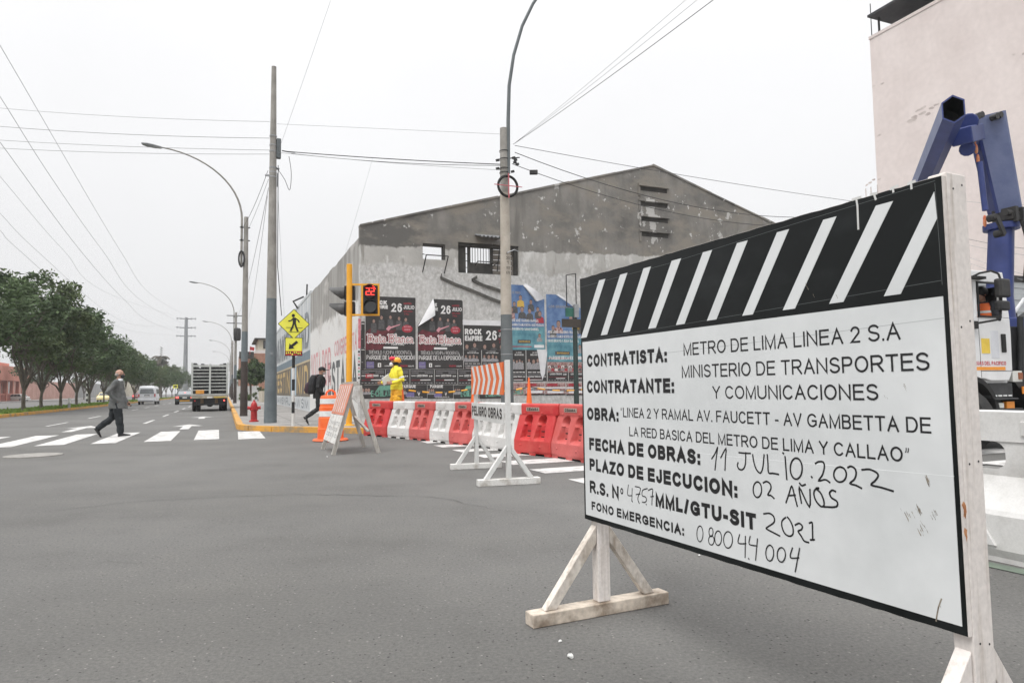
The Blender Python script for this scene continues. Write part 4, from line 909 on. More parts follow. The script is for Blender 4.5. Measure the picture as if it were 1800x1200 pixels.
def barrier(base,ang,kind,label,group='water-filled barriers in a row'):
    mat={'red':bar_red,'faded':bar_red2,'white':bar_white}[kind]
    t=thing('water_barrier',label,'barrier',base,ang,group)
    if 'body' not in bpart: bpart['body']=barrier_mesh().build('barrier_body',bar_red,t,smooth=50); o=bpart['body']
    else: o=bpart['body'].copy(); COL.objects.link(o); o.parent=t
    if kind!='red' or True: o.data=o.data.copy(); o.data.materials.clear(); o.data.materials.append(mat)
    sl=MB()
    for cx in (.30,.66):
        for z,w_ in ((.40,.045),(.31,.055)):
            y=-(.245-(z-.24)/.42*.135-min((.245-(z-.24)/.42*.135-.115)*.95,.10))-.003
            sl.box(cx-w_,cx+w_,y-.004,y+.01,z-.008,z+.008)
    sl.build('slots',slot_m if kind!='white' else pm('white_slot',(.25,.24,.23),rough=.9),t)
    bt=MB()
    for x,z in ((.18,.16),(.70,.15),(.17,.70),(.62,.70)): bt.sphere((x,-.245 if z<.5 else -.118,z),.016,.016,.016,8,6)
    bt.build('studs',mat,t,smooth=True)
    if kind!='white':
        pl=MB().box(.22,.56,-.124,-.11,.735,.80).build('maker_plate',dust,t); mbt=MB(); text(mbt,'CEMMSA',.245,.535,.745,.79,-.1255,.25); mbt.build('lettering',slot_m,pl)
    else:
        pl=MB().box(.22,.56,-.121,-.11,.735,.80).build('maker_plate',white_paint,t)
    return t
bl=[(597,760.5),(638,765),(680,768.5),(718,772),(754,775.5),(788,780),(829,783.8),(868,790.5),(902.6,797),(968,803.8),(1034,815)]
bk_=[None,'red','white','faded','white','faded','white','white','red','faded']
bn={1:'bright red water barrier at the left end of the row, behind the folding sign',2:'leftmost white water barrier, below the worker in yellow',3:'faded red water barrier between the two left white ones',4:'second white water barrier from the left, beside faded red ones',5:'faded red water barrier behind the left post of the hazard sign',6:'white water barrier behind the PELIGRO OBRAS panel',7:'white water barrier just right of the hazard sign, left of the bright red one',8:'bright red water barrier near the big sign, seen almost whole',9:'faded red water barrier cut off by the edge of the big sign'}
for k in range(1,10):
    a=Vector(GL(*bl[k]));b=Vector(GL(*bl[k+1])); A=S(*a);B=S(*b); d=(B-A); L_=d.length; ang=math.atan2(d.y,d.x); nrm=Vector((-d.y,d.x,0)).normalized()
    t=barrier(A+nrm*.245,ang,bk_[k],bn[k]); t.scale=(max(.85,min(L_/.97,1.12)),1,1)
# another white barrier of a different mould in the right foreground
fb=thing('water_barrier','big white plastic barrier with a square window, right behind the post of the big sign','barrier',S(4.72,3.62),math.atan2(-SD.y,-SD.x))
vs=[];m=MB()
def fsec(z):
    if z<.30: return .25+(.02 if z>.05 else .0)
    if z<.52: return .27-(z-.30)/.22*.15
    return .12
Zs=[0,.03,.08,.16,.24,.29,.32,.36,.42,.48,.52,.56]
LBF=1.35
for side in (-1,1):
    rings=[[( x,side*(fsec(z)-(.02 if x in (0,LBF) else 0)),z) for x in (0,.05,.25,.5,.58,.86,.94,1.1,LBF-.05,LBF)] for z in Zs]
    n=10; vv=[p for r in rings for p in r]; ff=[(j*n+i,j*n+i+1,(j+1)*n+i+1,(j+1)*n+i) for j in range(len(Zs)-1) for i in range(n-1)]
    m.add(vv,[q if side<0 else q[::-1] for q in ff])
m.box(0.01,LBF-.01,-.10,.10,.02,.55)
for a,b in ((0,.42),(.77,LBF)): m.box(a,b,-.12,.12,.555,.74)
m.box(0,LBF,-.13,.13,.738,.93)
for hx0,hx1 in ((.42,.77),):
    for cx,cz,sx_,sz_ in ((hx0,.558,1,1),(hx1,.558,-1,1),(hx0,.737,1,-1),(hx1,.737,-1,-1)):
        rr=.075; arc=[(cx+sx_*rr*(1-sin(R(90*k/6))),cz+sz_*rr*(1-cos(R(90*k/6)))) for k in range(7)]; poly=[(cx-sx_*.004,cz-sz_*.004)]+arc
        ar_=sum(poly[i][0]*poly[(i+1)%8][1]-poly[(i+1)%8][0]*poly[i][1] for i in range(8)); m.prism(poly if ar_>0 else poly[::-1],-.118,.118)
fbo=m.build('barrier_body',bar_white,fb,bevel=.012)
rb=MB()
for z in (.34,.41): rb.beam((.60,-.245+(z-.30)*.68,z),(.9,-.245+(z-.30)*.68,z),.02,.012)
for x in (.50,.93): rb.box(x-.05,x+.05,-.142,-.128,.78,.87)
rb.build('moulded_ribs',bar_white,fb,bevel=.004)
kn=MB(); kn.prism([(.62,.10),(.78,.10),(.72,.2),(.66,.2)],-.285,-.262); kn.build('moulded_foot',bar_white,fb,bevel=.004)
spoly('green_paint_mark',[rq(4.30,4.40,2.2,3.2,.03)],.005,pm('green_road_paint',(.10,.12,.10),(.14,.18,.135),scale=6,rough=.9))
# ================================================================ cones and tape
cone_r=pm('cone_orange',(.78,.12,.02),(.85,.17,.03),scale=4,rough=.5)
def cone(pos,label,h=.75,bands=True):
    t=thing('traffic_cone',label,'traffic cone',pos,RZ,'traffic cones behind the barriers')
    MB().box(-.2,.2,-.2,.2,.0,.035).build('base',rubber if not bands else cone_r,t,bevel=.01)
    b=MB().lathe([(.15,.036),(.028,h),(.0,h)],24).build('cone_body',cone_r,t,smooth=50)
    if bands:
        r=lambda z:.15-(.122)*(z-.036)/(h-.036)+.002
        for a,b_ in ((.30,.46),): MB().lathe([(r(a),a),(r(b_),b_)],24,cap=False).build('white_band',refl_white,b,smooth=50)
    return t
cP=PL(706,690,SD,18.0); cone(S(cP.dot(SX),18.0,.15),'orange cone with a white band right behind the worker in yellow',1.1)
cP=PL(832,690,SD,18.6); cone(S(cP.dot(SX),18.6,.15),'plain orange cone hidden behind the post of the hazard sign',1.02,False)
cP=PL(930,690,SD,17.9); c3=cone(S(cP.dot(SX),17.9,.15),'tall plain orange cone at the foot of the wall right of the tan pole',1.28,False); c3.scale=(.85,.85,1)
rope=pm('tape_black',(.03,.03,.03),rough=.6); ropey=pm('tape_amber',(.75,.36,.03),rough=.5)
def rodline(a,b,n,label):
    m=MB(); a=Vector(a);b=Vector(b); pts=[a+(b-a)*(k/(2*n+1))-Vector((0,0,.10*sin(PI*k/(2*n+1)))) for k in range(2*n+2)]
    for k in range(2*n+1): m.tube([pts[k],pts[k+1]],.022 if k%2 else .014,8,mi=k%2)
    o=m.build('warning_tape',[rope,ropey]); tag(o,label,'tape')
P=lambda x,y,s:PL(x,y,SD,s)
rodline(P(706,684,18.0),P(832,683,18.6),5,'black and amber warning tape strung between the left cones at the poster wall')
rodline(P(832,683,18.6),P(929,680,17.9),4,'black and amber warning tape strung across the tan pole to the tall orange cone')
rodline(P(931,680,17.9),P(1045,681,18.4),4,'black and amber warning tape running from the tall orange cone behind the big sign')
# ================================================================ poles, lamps, signs, signal
def pole_bands(name,par,bands,r0,r1,ztop,n=14):
    """one tapered shaft with painted bands: list of (z from, material)"""
    mb=MB(); mats=[m for _,m in bands]
    for i,(z,m) in enumerate(bands):
        z1=bands[i+1][0] if i+1<len(bands) else ztop
        f=lambda q:r0+(r1-r0)*q/ztop
        mb.lathe([(f(z),z),(f((z+z1)/2),(z+z1)/2),(f(z1),z1)],n,mi=i,cap=(i==0 or i==len(bands)-1))
    return mb.build(name,mats,par,smooth=40)
def arm(par,x0,z0,z1,reach,rise,r,mat,head=True,sgn=-1):
    mb=MB(); pts=[(x0,0,z0),(x0,0,z1)]
    for k in range(1,15):
        t=R(84)*k/14; pts.append((x0+sgn*reach*(1-cos(t)),0,z1+rise*sin(t)))
    mb.tube(pts,[r*1.15,r*1.1]+[r*(1-.35*k/14) for k in range(1,15)],8); a=mb.build('lamp_arm',mat,par,smooth=True)
    if head:
        p=Vector(pts[-1]); d=Vector((pts[-1][0]-pts[-2][0],0,pts[-1][2]-pts[-2][2])).normalized()
        M=Matrix((d,Vector((0,1,0)),d.cross(Vector((0,1,0))))).transposed().to_4x4(); M.translation=p+d*.30
        h=MB(); h.ring([[M@Vector((x,w*cos(2*PI*k/12),hh*(sin(2*PI*k/12) if sin(2*PI*k/12)>0 else .55*sin(2*PI*k/12)))) for k in range(12)] for x,w,hh in ((-.36,.04,.035),(-.28,.08,.07),(-.05,.14,.10),(.2,.15,.10),(.36,.10,.075),(.42,.03,.03))])
        h.build('lamp_head',grey_metal,par,smooth=True)
    return pts
LAMPL=['street lamp with a brown base nearest the camera, its head reaching out over the avenue','second street lamp along the kerb, carrying a dark transformer','third street lamp along the kerb, beyond the transformer lamp','fourth street lamp far along the kerb','farthest street lamp along the kerb, a thin mast']
for i,(la,s_) in enumerate(((.68,30.5),(.74,67.6),(.76,104.5),(.78,142),(.8,180))):
    t=thing('street_lamp',LAMPL[i],'street lamp',S(la,s_,.15),RZ,'street lamps along the kerb')
    pole_bands('lamp_post',t,[(0,pole_brown),(2.25,pole_blue),(3.5,pole_conc)],.15,.085,8.35)
    arm(t,-.17,6.2,8.25,3.45,2.72,.042,pole_conc)
    cl=MB()
    for z in (7.9,7.35): cl.box(-.25,.16,-.02,.02,z-.02,z+.02); cl.tube([(-.17,-.05,z),(-.17,.05,z)],.05,8)
    cl.build('arm_clamp',dark_metal,t)
    if i==0:
        cr_=MB(); cr_.tube([(-.17+.10*cos(2*PI*k/20),-.1,6.55+.32*sin(2*PI*k/20)) for k in range(21)],.035,7); cr_.build('cable_coil',wire_m,t)
    if i==1:
        tr=MB(); tr.lathe([(.0,7.0),(.28,7.02),(.32,7.2),(.32,8.0),(.24,8.15),(0,8.2)],14,Matrix.Translation((.12,-.35,-1.3))); tr.build('transformer',dark_metal,t,smooth=40)
        xb=MB(); [xb.box(-.8,.8,-.04,.04,z,z+.07) for z in (8.0,7.3)]; xb.build('cross_arm',dark_metal,t)
# tall concrete pole on the corner
t=thing('utility_pole','tall concrete utility pole with a blue grey base on the corner pavement beside the hydrant','utility pole',S(1.30,22.99,.15),RZ)
pole_bands('pole_shaft',t,[(0,pole_slate if 0 else pole_blue),(3.95,pole_conc)],.195,.075,11.6,18)
jb=MB(); jb.box(.10,.24,-.09,.09,8.55,9.2); jb.build('junction_box',pole_slate,t,bevel=.02)
bn_=MB()
for z in (9.25,8.95,8.75,8.2,8.05,7.9): bn_.lathe([(.118,z),(.118,z+.035)],16,cap=False)
bn_.box(-.24,-.1,-.03,.03,7.93,7.98); bn_.box(.1,.2,-.03,.03,8.18,8.23); bn_.tube([(.14,-.04,8.05),(.14,-.04,7.6)],.02,6); bn_.build('pole_band',grey_metal,t)
num=MB(); text(num,'1107',-.05,.05,2.15,2.22,-.192,.18); num.build('painted_number',pm('pale_stencil',(.32,.34,.35),rough=.8),t)
cbm=MB(); cbm.tube([(.155,-.08,8.3),(.165,-.1,5.0),(.30,-.12,3.4)],.012,6); cbm.build('drop_cable',wire_m,t)
# tan pole with the ring
PX,PS=7.86,19.2
t=thing('lamp_pole','tan and slate lamp pole carrying a black ring with a red cross, before the posters','lamp pole',S(PX,PS,.15),RZ)
pole_bands('pole_shaft',t,[(0,pole_slate),(3.22,pole_tan),(7.0,pole_conc)],.20,.12,9.05,18)
pts=[(.10,-.08,7.6),(.12,-.08,9.3),(.16,-.1,10.4),(.32,-.12,11.4),(.62,-.14,12.4),(1.0,-.16,13.2),(1.45,-.18,13.9),(2.0,-.2,14.5),(2.7,-.2,14.9)]
am=MB(); am.tube(cr3(pts,1),[.06,.06,.055,.052,.05,.048,.046,.044,.042],10); am.build('lamp_arm',pole_slate,t,smooth=True)
hh=MB(); hh.sphere((3.05,-.2,14.98),.42,.15,.09,14,8); hh.build('lamp_head',grey_metal,t,smooth=True)
rg=MB(); rg.tube([(.02+.315*cos(2*PI*k/36),-.22,7.16+.315*sin(2*PI*k/36)) for k in range(37)],.042,8,cap=False); rg.build('ring',rubber,t,smooth=True)
rx=MB(); rx.beam((-.45,-.275,7.16),(.47,-.275,7.16),.02,.022,mi=0); rx.beam((.03,-.27,6.78),(.03,-.27,7.55),.03,.025,(0,1,0),mi=0); rx.build('red_cross',pm('red_tape',(.45,.09,.11),(.55,.16,.18),scale=9,rough=.6),t)
hb=MB()
for z in (8.05,7.75,7.62,8.3): hb.lathe([(.155,z),(.155,z+.03)],16,cap=False)
for x,z in ((.30,8.12),(.36,8.06),(.34,7.98),(-.24,7.98),(-.24,7.72),(.26,7.68),(.42,7.93)): hb.beam((x-.05,-.05,z),(x+.05,-.05,z+.03),.05,.07)
hb.tube([(.15,-.05,8.1),(.5,-.05,8.17)],.018,6); hb.build('pole_hardware',dark_metal,t)
st_m=MB()
for i,(tx_,z) in enumerate((('M-7',5.05),('30',4.9),('1',4.76),('1970',4.6),('670',4.45))): text(st_m,tx_,-.05,.07,z,z+.09,-.176,.16)
st_m.build('stencil',pm('dark_stencil',(.10,.09,.08),rough=.8),t)
bn2=MB(); [bn2.lathe([(.186,z),(.186,z+.03)],18,cap=False) for z in (2.0,2.75)]; bn2.tube([(-.02,-.2,5.1),(.2,-.25,5.2),(.35,-.22,5.15)],.015,6); bn2.build('strap',grey_metal,t)
# narrow dark sign pole beside the big sign
D2=21.6
t=thing('sign_post','thin dark green post with an empty wire frame and brown board beside the big sign','sign post',S(10.22,19.2,.15),RZ)
green_pole=pm('dark_green_paint',(.018,.032,.028),(.03,.05,.045),scale=4,rough=.6)
MB().tube([(0,0,0),(0,0,3.5)],[.085,.07],10).build('post',green_pole,t,smooth=True)
fr_=MB()
for a,b in (((-.28,0,3.55),(-.28,0,4.55)),((-.28,0,4.55),(.06,0,4.62)),((.06,0,4.62),(.06,0,3.55)),((.06,0,3.55),(-.28,0,3.55))): fr_.beam(a,b,.025,.025)
fr_.build('wire_frame',dark_metal,t)
MB().box(-.5,.35,-.10,-.06,2.88,3.14).build('brown_board',pm('brown_board',(.035,.028,.022),(.055,.045,.036),scale=5,rough=.7),t)
MB().box(-.06,.09,-.12,.02,3.2,3.62).build('control_box',grey_metal,t,bevel=.01)
MB().box(-.35,-.07,-.06,-.03,3.22,3.5).build('green_panel',pm('green_panel',(.02,.10,.075),(.03,.14,.10),scale=6,rough=.5),t)
# pedestrian crossing sign
t=thing('crossing_sign','yellow diamond walking-person sign over a yellow arrow plate on a black and white post','road sign',S(1.78,20.6,.15),RZ-.02)
mb=MB()
zz=[0,.36]+[.36+.323*k for k in range(1,6)]
for i in range(len(zz)-1): mb.lathe([(.043,zz[i]),(.043,zz[i+1])],12,cap=False,mi=i%2)
mb.lathe([(.043,zz[-1]),(.043,3.2)],12,mi=2); mb.build('post',[white_paint,black_m,dark_metal],t,smooth=40)
M=Matrix.Translation((0,-.055,2.92))@Matrix.Rotation(R(45),4,'Y'); b_=.312
dm=MB(); dm.box(-b_,b_,-.008,.008,-b_,b_,M); dmo=dm.build('diamond_plate',black_m,t,bevel=.003)
dm=MB(); q_=b_-.016; dm.box(-q_,q_,-.0105,-.008,-q_,q_,M); dy=dm.build('yellow_face',lime,dmo)
pc=MB(); Y=-.068; o=2.92
pc.disc(-.02,o+.245,.045,.05,Y); pc.flat([(-.035,o+.185),(.03,o+.19),(.06,o+.15),(.055,o+.0),(-.035,o+.0),(-.04,o+.1)],Y-.0005)
for p,tw in (([(.04,o+.165),(.115,o+.11),(.14,o+.06)],.035),([(-.02,o+.17),(-.075,o+.10),(-.14,o+.085)],.035),([(.03,o+.02),(.055,o-.08),(.10,o-.19)],.05),([(-.01,o+.02),(-.035,o-.07),(-.085,o-.185)],.05)): pc.ribbon(p,tw,Y-.001-.0004*len(pc.f))
for x0,x1,z in ((-.22,.0,-.105),(.04,.24,-.11),(-.15,.18,-.235)): pc.rect(x0,x1,o+z-.008,o+z+.008,Y-.0002)
pc.build('walker_symbol',ink,dmo)
ap=MB().box(-.24,.24,-.065,-.05,2.0,2.53).build('arrow_plate',black_m,t); MB().box(-.225,.225,-.0675,-.065,2.015,2.515).build('yellow_face',lime,ap)
aw=MB(); aw.flat([(-.14,2.19),(-.12,2.36),(-.075,2.315),(.07,2.44),(.125,2.385),(-.02,2.26),(.02,2.215)],-.07); aw.build('arrow',ink,ap)
stk=MB(); rs=random.Random(5); stk.rect(-.225,.225,2.015,2.14,-.0685,mi=0)
for k in range(16): x=-.215+.43*k/16; z=2.02+rs.uniform(0,.06); stk.flat([(x,z),(x+.03,z),(x+.03,z+.05),(x,z+.05)],-.0695-.0001*k,mi=1+k%2)
stk.build('sticker',[red_paint,lime,ink],ap)
# traffic signal
t=thing('traffic_signal','amber traffic signal post with a red 22 countdown and two dark hoods facing the avenue','traffic light',S(3.2,19.6,.15),RZ-.30)
MB().lathe([(.16,0),(.16,.02),(.085,.04),(.08,4.58),(.0,4.60)],16).build('signal_post',amber_paint,t,smooth=35)
fr=MB(); x0,x1,z0,z1=.33,.85,3.10,4.02
fr.box(.07,x1,-.03,.03,z1-.05,z1); fr.box(.07,x1,-.03,.03,z0,z0+.05); fr.box(x0,x0+.06,-.032,.032,z0+.051,z1-.051); fr.box(x1-.05,x1,-.032,.032,z0+.051,z1-.051); fr.build('signal_frame',amber_paint,t)
hs=MB().box(x0+.065,x1-.055,-.06,.14,z0+.06,z1-.06).build('signal_head',black_m,t,bevel=.01)
cx=(x0+x1)/2+.005
for z,lit in ((3.79,True),(3.36,False)):
    vz=MB(); n=20; dep=lambda a:.07+.15*max(0,sin(a))
    ri=[[(cx+r*cos(a),-.061-(dep(a) if k else 0),z+r*sin(a)) for a in [2*PI*i/n for i in range(n)]] for k,r in ((0,.185),(1,.185),(1,.172),(0,.172))]
    vz.ring(ri,False); vz.build('visor',black_m,hs,smooth=40)
    MB().disc(cx,z,.17,.17,-.064,24).build('lens',pm('dark_red_lens',(.06,.004,.004),rough=.25) if lit else glass_dark,hs)
dg=MB()
for i,ox in enumerate((-.115,.02)):
    dg.ribbon([(cx+ox+a,z_-.095+3.79) for a,z_ in ((0,.19),(.085,.19),(.085,.095),(0,.095),(0,.0),(.085,.0))],.02,-.068)
dg.build('countdown_digits',red_lamp,hs)
gl=MB(); gl.ring([[(cx+r*cos(a),-.10,3.79+r*sin(a)) for a in [R(20+50*i/8) for i in range(9)]] for r in (.158,.170)],False,closed=False); gl.build('lit_arc',red_lamp,hs)
for z in (3.78,3.32):
    hb_=MB().box(-.16,.13,.10,.34,z-.2,z+.2).build('signal_head',dark_metal,t,bevel=.01)
    vv=MB(); n=14; rings=[]
    for k in range(7):
        f=k/6; rings.append([(-.16-.42*f*min(1,.22+.56*(sin(a)+1)),.22+.17*cos(a)*(1-.1*f),z+.17*sin(a)) for a in [2*PI*i/n for i in range(n)]])
    vv.ring(rings,False); vv.build('visor',pm('signal_hood_grey',(.05,.05,.05),(.10,.10,.10),scale=4,rough=.6),hb_,smooth=50)
# hydrant
hy=thing('fire_hydrant','red fire hydrant on the corner pavement between two poles','fire hydrant',S(.86,24.28,.15),RZ)
MB().lathe([(.15,0),(.15,.04),(.105,.06),(.10,.36),(.135,.38),(.135,.42),(.105,.43),(.105,.52),(.09,.60),(.05,.66),(.03,.67),(.03,.72),(0,.72)],16).build('hydrant_barrel',red_paint,hy,smooth=35)
for ax in ((-1,0),(1,0),(0,-1)):
    n_=MB(); n_.tube([(ax[0]*.08,ax[1]*.08,.46),(ax[0]*.17,ax[1]*.17,.46)],.05,12); n_.tube([(ax[0]*.17,ax[1]*.17,.46),(ax[0]*.205,ax[1]*.205,.46)],.065,6); n_.build('outlet',red_paint,hy,smooth=35)
# ================================================================ pylon and wires
PYL=PL(325,690,SX,-11.2); PY=PYL.y
t=thing('pylon','tall grey steel pylon with three crossarms above the far end of the avenue','pylon',S(-11.2,PYL.dot(SD),0),RZ)
pz=lambda y:PL(326,y,SX,-11.2).z
ptop=pz(555)
pyl_m=pm('pylon_steel',(.20,.21,.22),(.26,.27,.28),scale=.5,rough=.7)
MB().lathe([(.75,0),(.42,ptop),(0,ptop)],12).build('mast',pyl_m,t,smooth=True)
tips=[]
for y in (557,573.5,589):
    z=pz(y); a_=MB(); a_.tube([(-2.7,0,z+.05),(0,0,z-.1),(2.7,0,z+.05)],[.10,.2,.10],6)
    for sx_ in (-2.4,-1.4,1.4,2.4): a_.tube([(sx_,0,z+.25),(sx_,0,z-.35)],.10,6)
    a_.build('cross_arm',pyl_m,t)
def cable(pts,r,label,cat='cable',group=None,mat=wire_m,name='power_cable'):
    r*=.66
    mb=MB(); 
    if len(pts)>2: pts=[Vector(p) for p in pts]
    mb.tube(pts,r,5); o=mb.build(name,mat,smooth=True); return tag(o,label,cat,group)
HV=[(-8.8,[(-60,-14),(0,80),(211,440),(270,521),(333,557)],'highest'),(-8.8,[(-60,84),(0,170),(90,312),(180,440),(255,533),(333,573.5)],'second highest'),(-8.8,[(-60,172),(0,250),(141,440),(219,527),(270,568),(333,589)],'third highest'),
(-13.6,[(-60,245),(0,310),(112,440),(200,520),(317,557)],'third lowest'),(-13.6,[(-60,320),(0,375),(64,440),(192,551),(250,572),(317,573.5)],'second lowest'),(-13.6,[(-60,352),(0,405),(34,440),(156,542),(240,583),(317,589)],'lowest')]
for lat,px,nm in HV:
    cable(cr3([PL(x,y,SX,lat) for x,y in px]),.017,'%s of the thin high voltage lines sweeping from the left edge to the pylon'%nm,group='high voltage lines to the pylon',mat=wire_far,name='power_line')
def AT(x,y,Y):
    d=ray(x,y); return CP+d*(Y/d.y)
def span(a,b,sag,label,r=.012,group=None,mat=wire_m):
    A=AT(*a);B=AT(*b); cable([A+(B-A)*(k/16)-Vector((0,0,sag*4*(k/16)*(1-k/16))) for k in range(17)],r,label,group=group,mat=mat)
gA='thin cables crossing the avenue'
span((-120,178,27),(474,214,21.7),.15,'uppermost faint cable crossing the avenue to the tall corner pole',.010,gA,wire_far)
span((-120,211,27),(474,243,21.7),.15,'upper cable crossing the avenue to the tall corner pole',.014,gA,wire_far)
span((-120,238,27),(474,264,21.7),.1,'middle cable crossing the avenue to the tall corner pole',.012,gA,wire_far)
span((-120,253,27),(474,271,21.7),.12,'lowest cable crossing the avenue to the tall corner pole',.012,gA,wire_far)
gB='cables between the corner pole and the tan pole'
span((500,266,21.7),(882,289,21.0),.04,'thick upper cable between the tall corner pole and the tan pole',.022,gB)
span((512,270,21.7),(882,291,21.0),.10,'middle sagging cable between the tall corner pole and the tan pole',.014,gB)
span((487,268,21.7),(882,299,21.0),.05,'lowest thin cable between the tall corner pole and the tan pole',.010,gB,wire_far)
span((487,218,21.7),(882,236,21.0),.0,'highest faint cable between the tall corner pole and the tan pole',.008,gB,wire_far)
span((655,279,21.4),(600,470,21.2),.0,'faint slack wire hanging from the cables over the white side wall',.005,None,wire_far)
cable(cr3([AT(485,293,21.7),AT(500,315,21.7),AT(509,334,21.7),AT(512,305,21.7),AT(508,275,21.7)]),.014,'looped slack cable hanging beside the tall corner pole')
cable([AT(496,265,21.6),AT(507,267,21.6),AT(519,268,21.6)],.03,'short dark cable splice beside the tall corner pole')
gC='cables leaving the tan pole to the upper right'
for i,(x,y) in enumerate(((1262,-6),(1255,-24),(1240,-30))): span((902,254,21),(x,y,11),.05,'%s of the three cables rising from the tan pole to the top of the photo'%('lowest','middle','highest')[i],.010 if i<1 else .006,gC,wire_m if i==0 else wire_far)
gD='cables leaving the tan pole over the gable'
span((905,256,21),(1560,362,30),.10,'upper cable from the tan pole passing above the gable peak',.014,gD)
span((905,268,21),(1420,382,28),.55,'middle cable from the tan pole with a dark splice, crossing the gable',.018,gD)
span((900,288,21),(1400,398,28),.5,'lower cable from the tan pole crossing the dark gable',.016,gD)
sp=MB(); c=AT(938,303,21.4); sp.box(c.x-.13,c.x+.13,c.y-.06,c.y+.06,c.z-.07,c.z+.07); tag(sp.build('cable_box',dark_metal,bevel=.02),'small dark splice box hanging on the lower cable right of the tan pole','cable box')
gE='stay cables left of the corner pole'
span((471,300,21.7),(428,398,28.4),.15,'upper cable from the tall corner pole down to the nearest street lamp',.012,gE)
span((472,315,21.7),(428,420,28.4),.1,'lower cable from the tall corner pole down to the nearest street lamp',.010,gE,wire_far)
span((472,330,21.7),(414,560,62),.9,'long cable from the tall corner pole to the transformer lamp',.014,gE,wire_far)
span((470,345,21.7),(437,560,62),.6,'faint cable from the tall corner pole down towards the brick house',.012,gE,wire_far)
span((583,-4,16),(490,264,21.7),.02,'faint cable rising from the tall corner pole to the top of the photo',.006,None,wire_far)
span((489,350,21.7),(500,560,40),.2,'thin cable running from the tall corner pole down behind the diamond sign',.008,None,wire_far)
gF='cables in front of the pink building'
for i,(x0,y0,x1,y1) in enumerate(((1680,352,1830,360),(1692,418,1830,440),(1692,428,1830,452),(1692,448,1830,490),(1692,458,1830,500))): span((x0,y0,30),(x1,y1,20),.05,'%s of the cables in front of the blank pink building'%('highest','second highest','middle','second lowest','lowest')[i],.012,gF,wire_far if i!=1 else wire_m)
# ================================================================ vehicles
plate_m=pm('number_plate',(.60,.60,.56),(.68,.68,.64),scale=9,rough=.5)
tail_m=pm('tail_lamp_red',(.40,.015,.015),(.5,.03,.03),scale=9,rough=.3); tail_on=emat('lit_tail_lamp',(1,.10,.08),1.6)
def wheel(par,x,y,r,w=.2,name='wheel'):
    M=Matrix.Translation((x,y,r))@Matrix.Rotation(R(90),4,'Y')
    wv=MB().lathe([(r*.62,-w/2),(r*.92,-w/2),(r,-w/2+.03),(r,w/2-.03),(r*.92,w/2),(r*.62,w/2)],22,M,cap=False).build(name,rubber,par,smooth=40)
    rm=MB(); rm.lathe([(.0,-w*.30),(r*.3,-w*.34),(r*.6,-w*.42),(r*.63,-w*.5),(r*.63,w*.5),(r*.6,w*.42),(r*.3,w*.34),(0,w*.3)],18,M); rm.build('rim',grey_metal,wv,smooth=40); return wv
def paint(name,c): return pm(name,c,rough=.28,var=.05,scale=2,spec=.6)
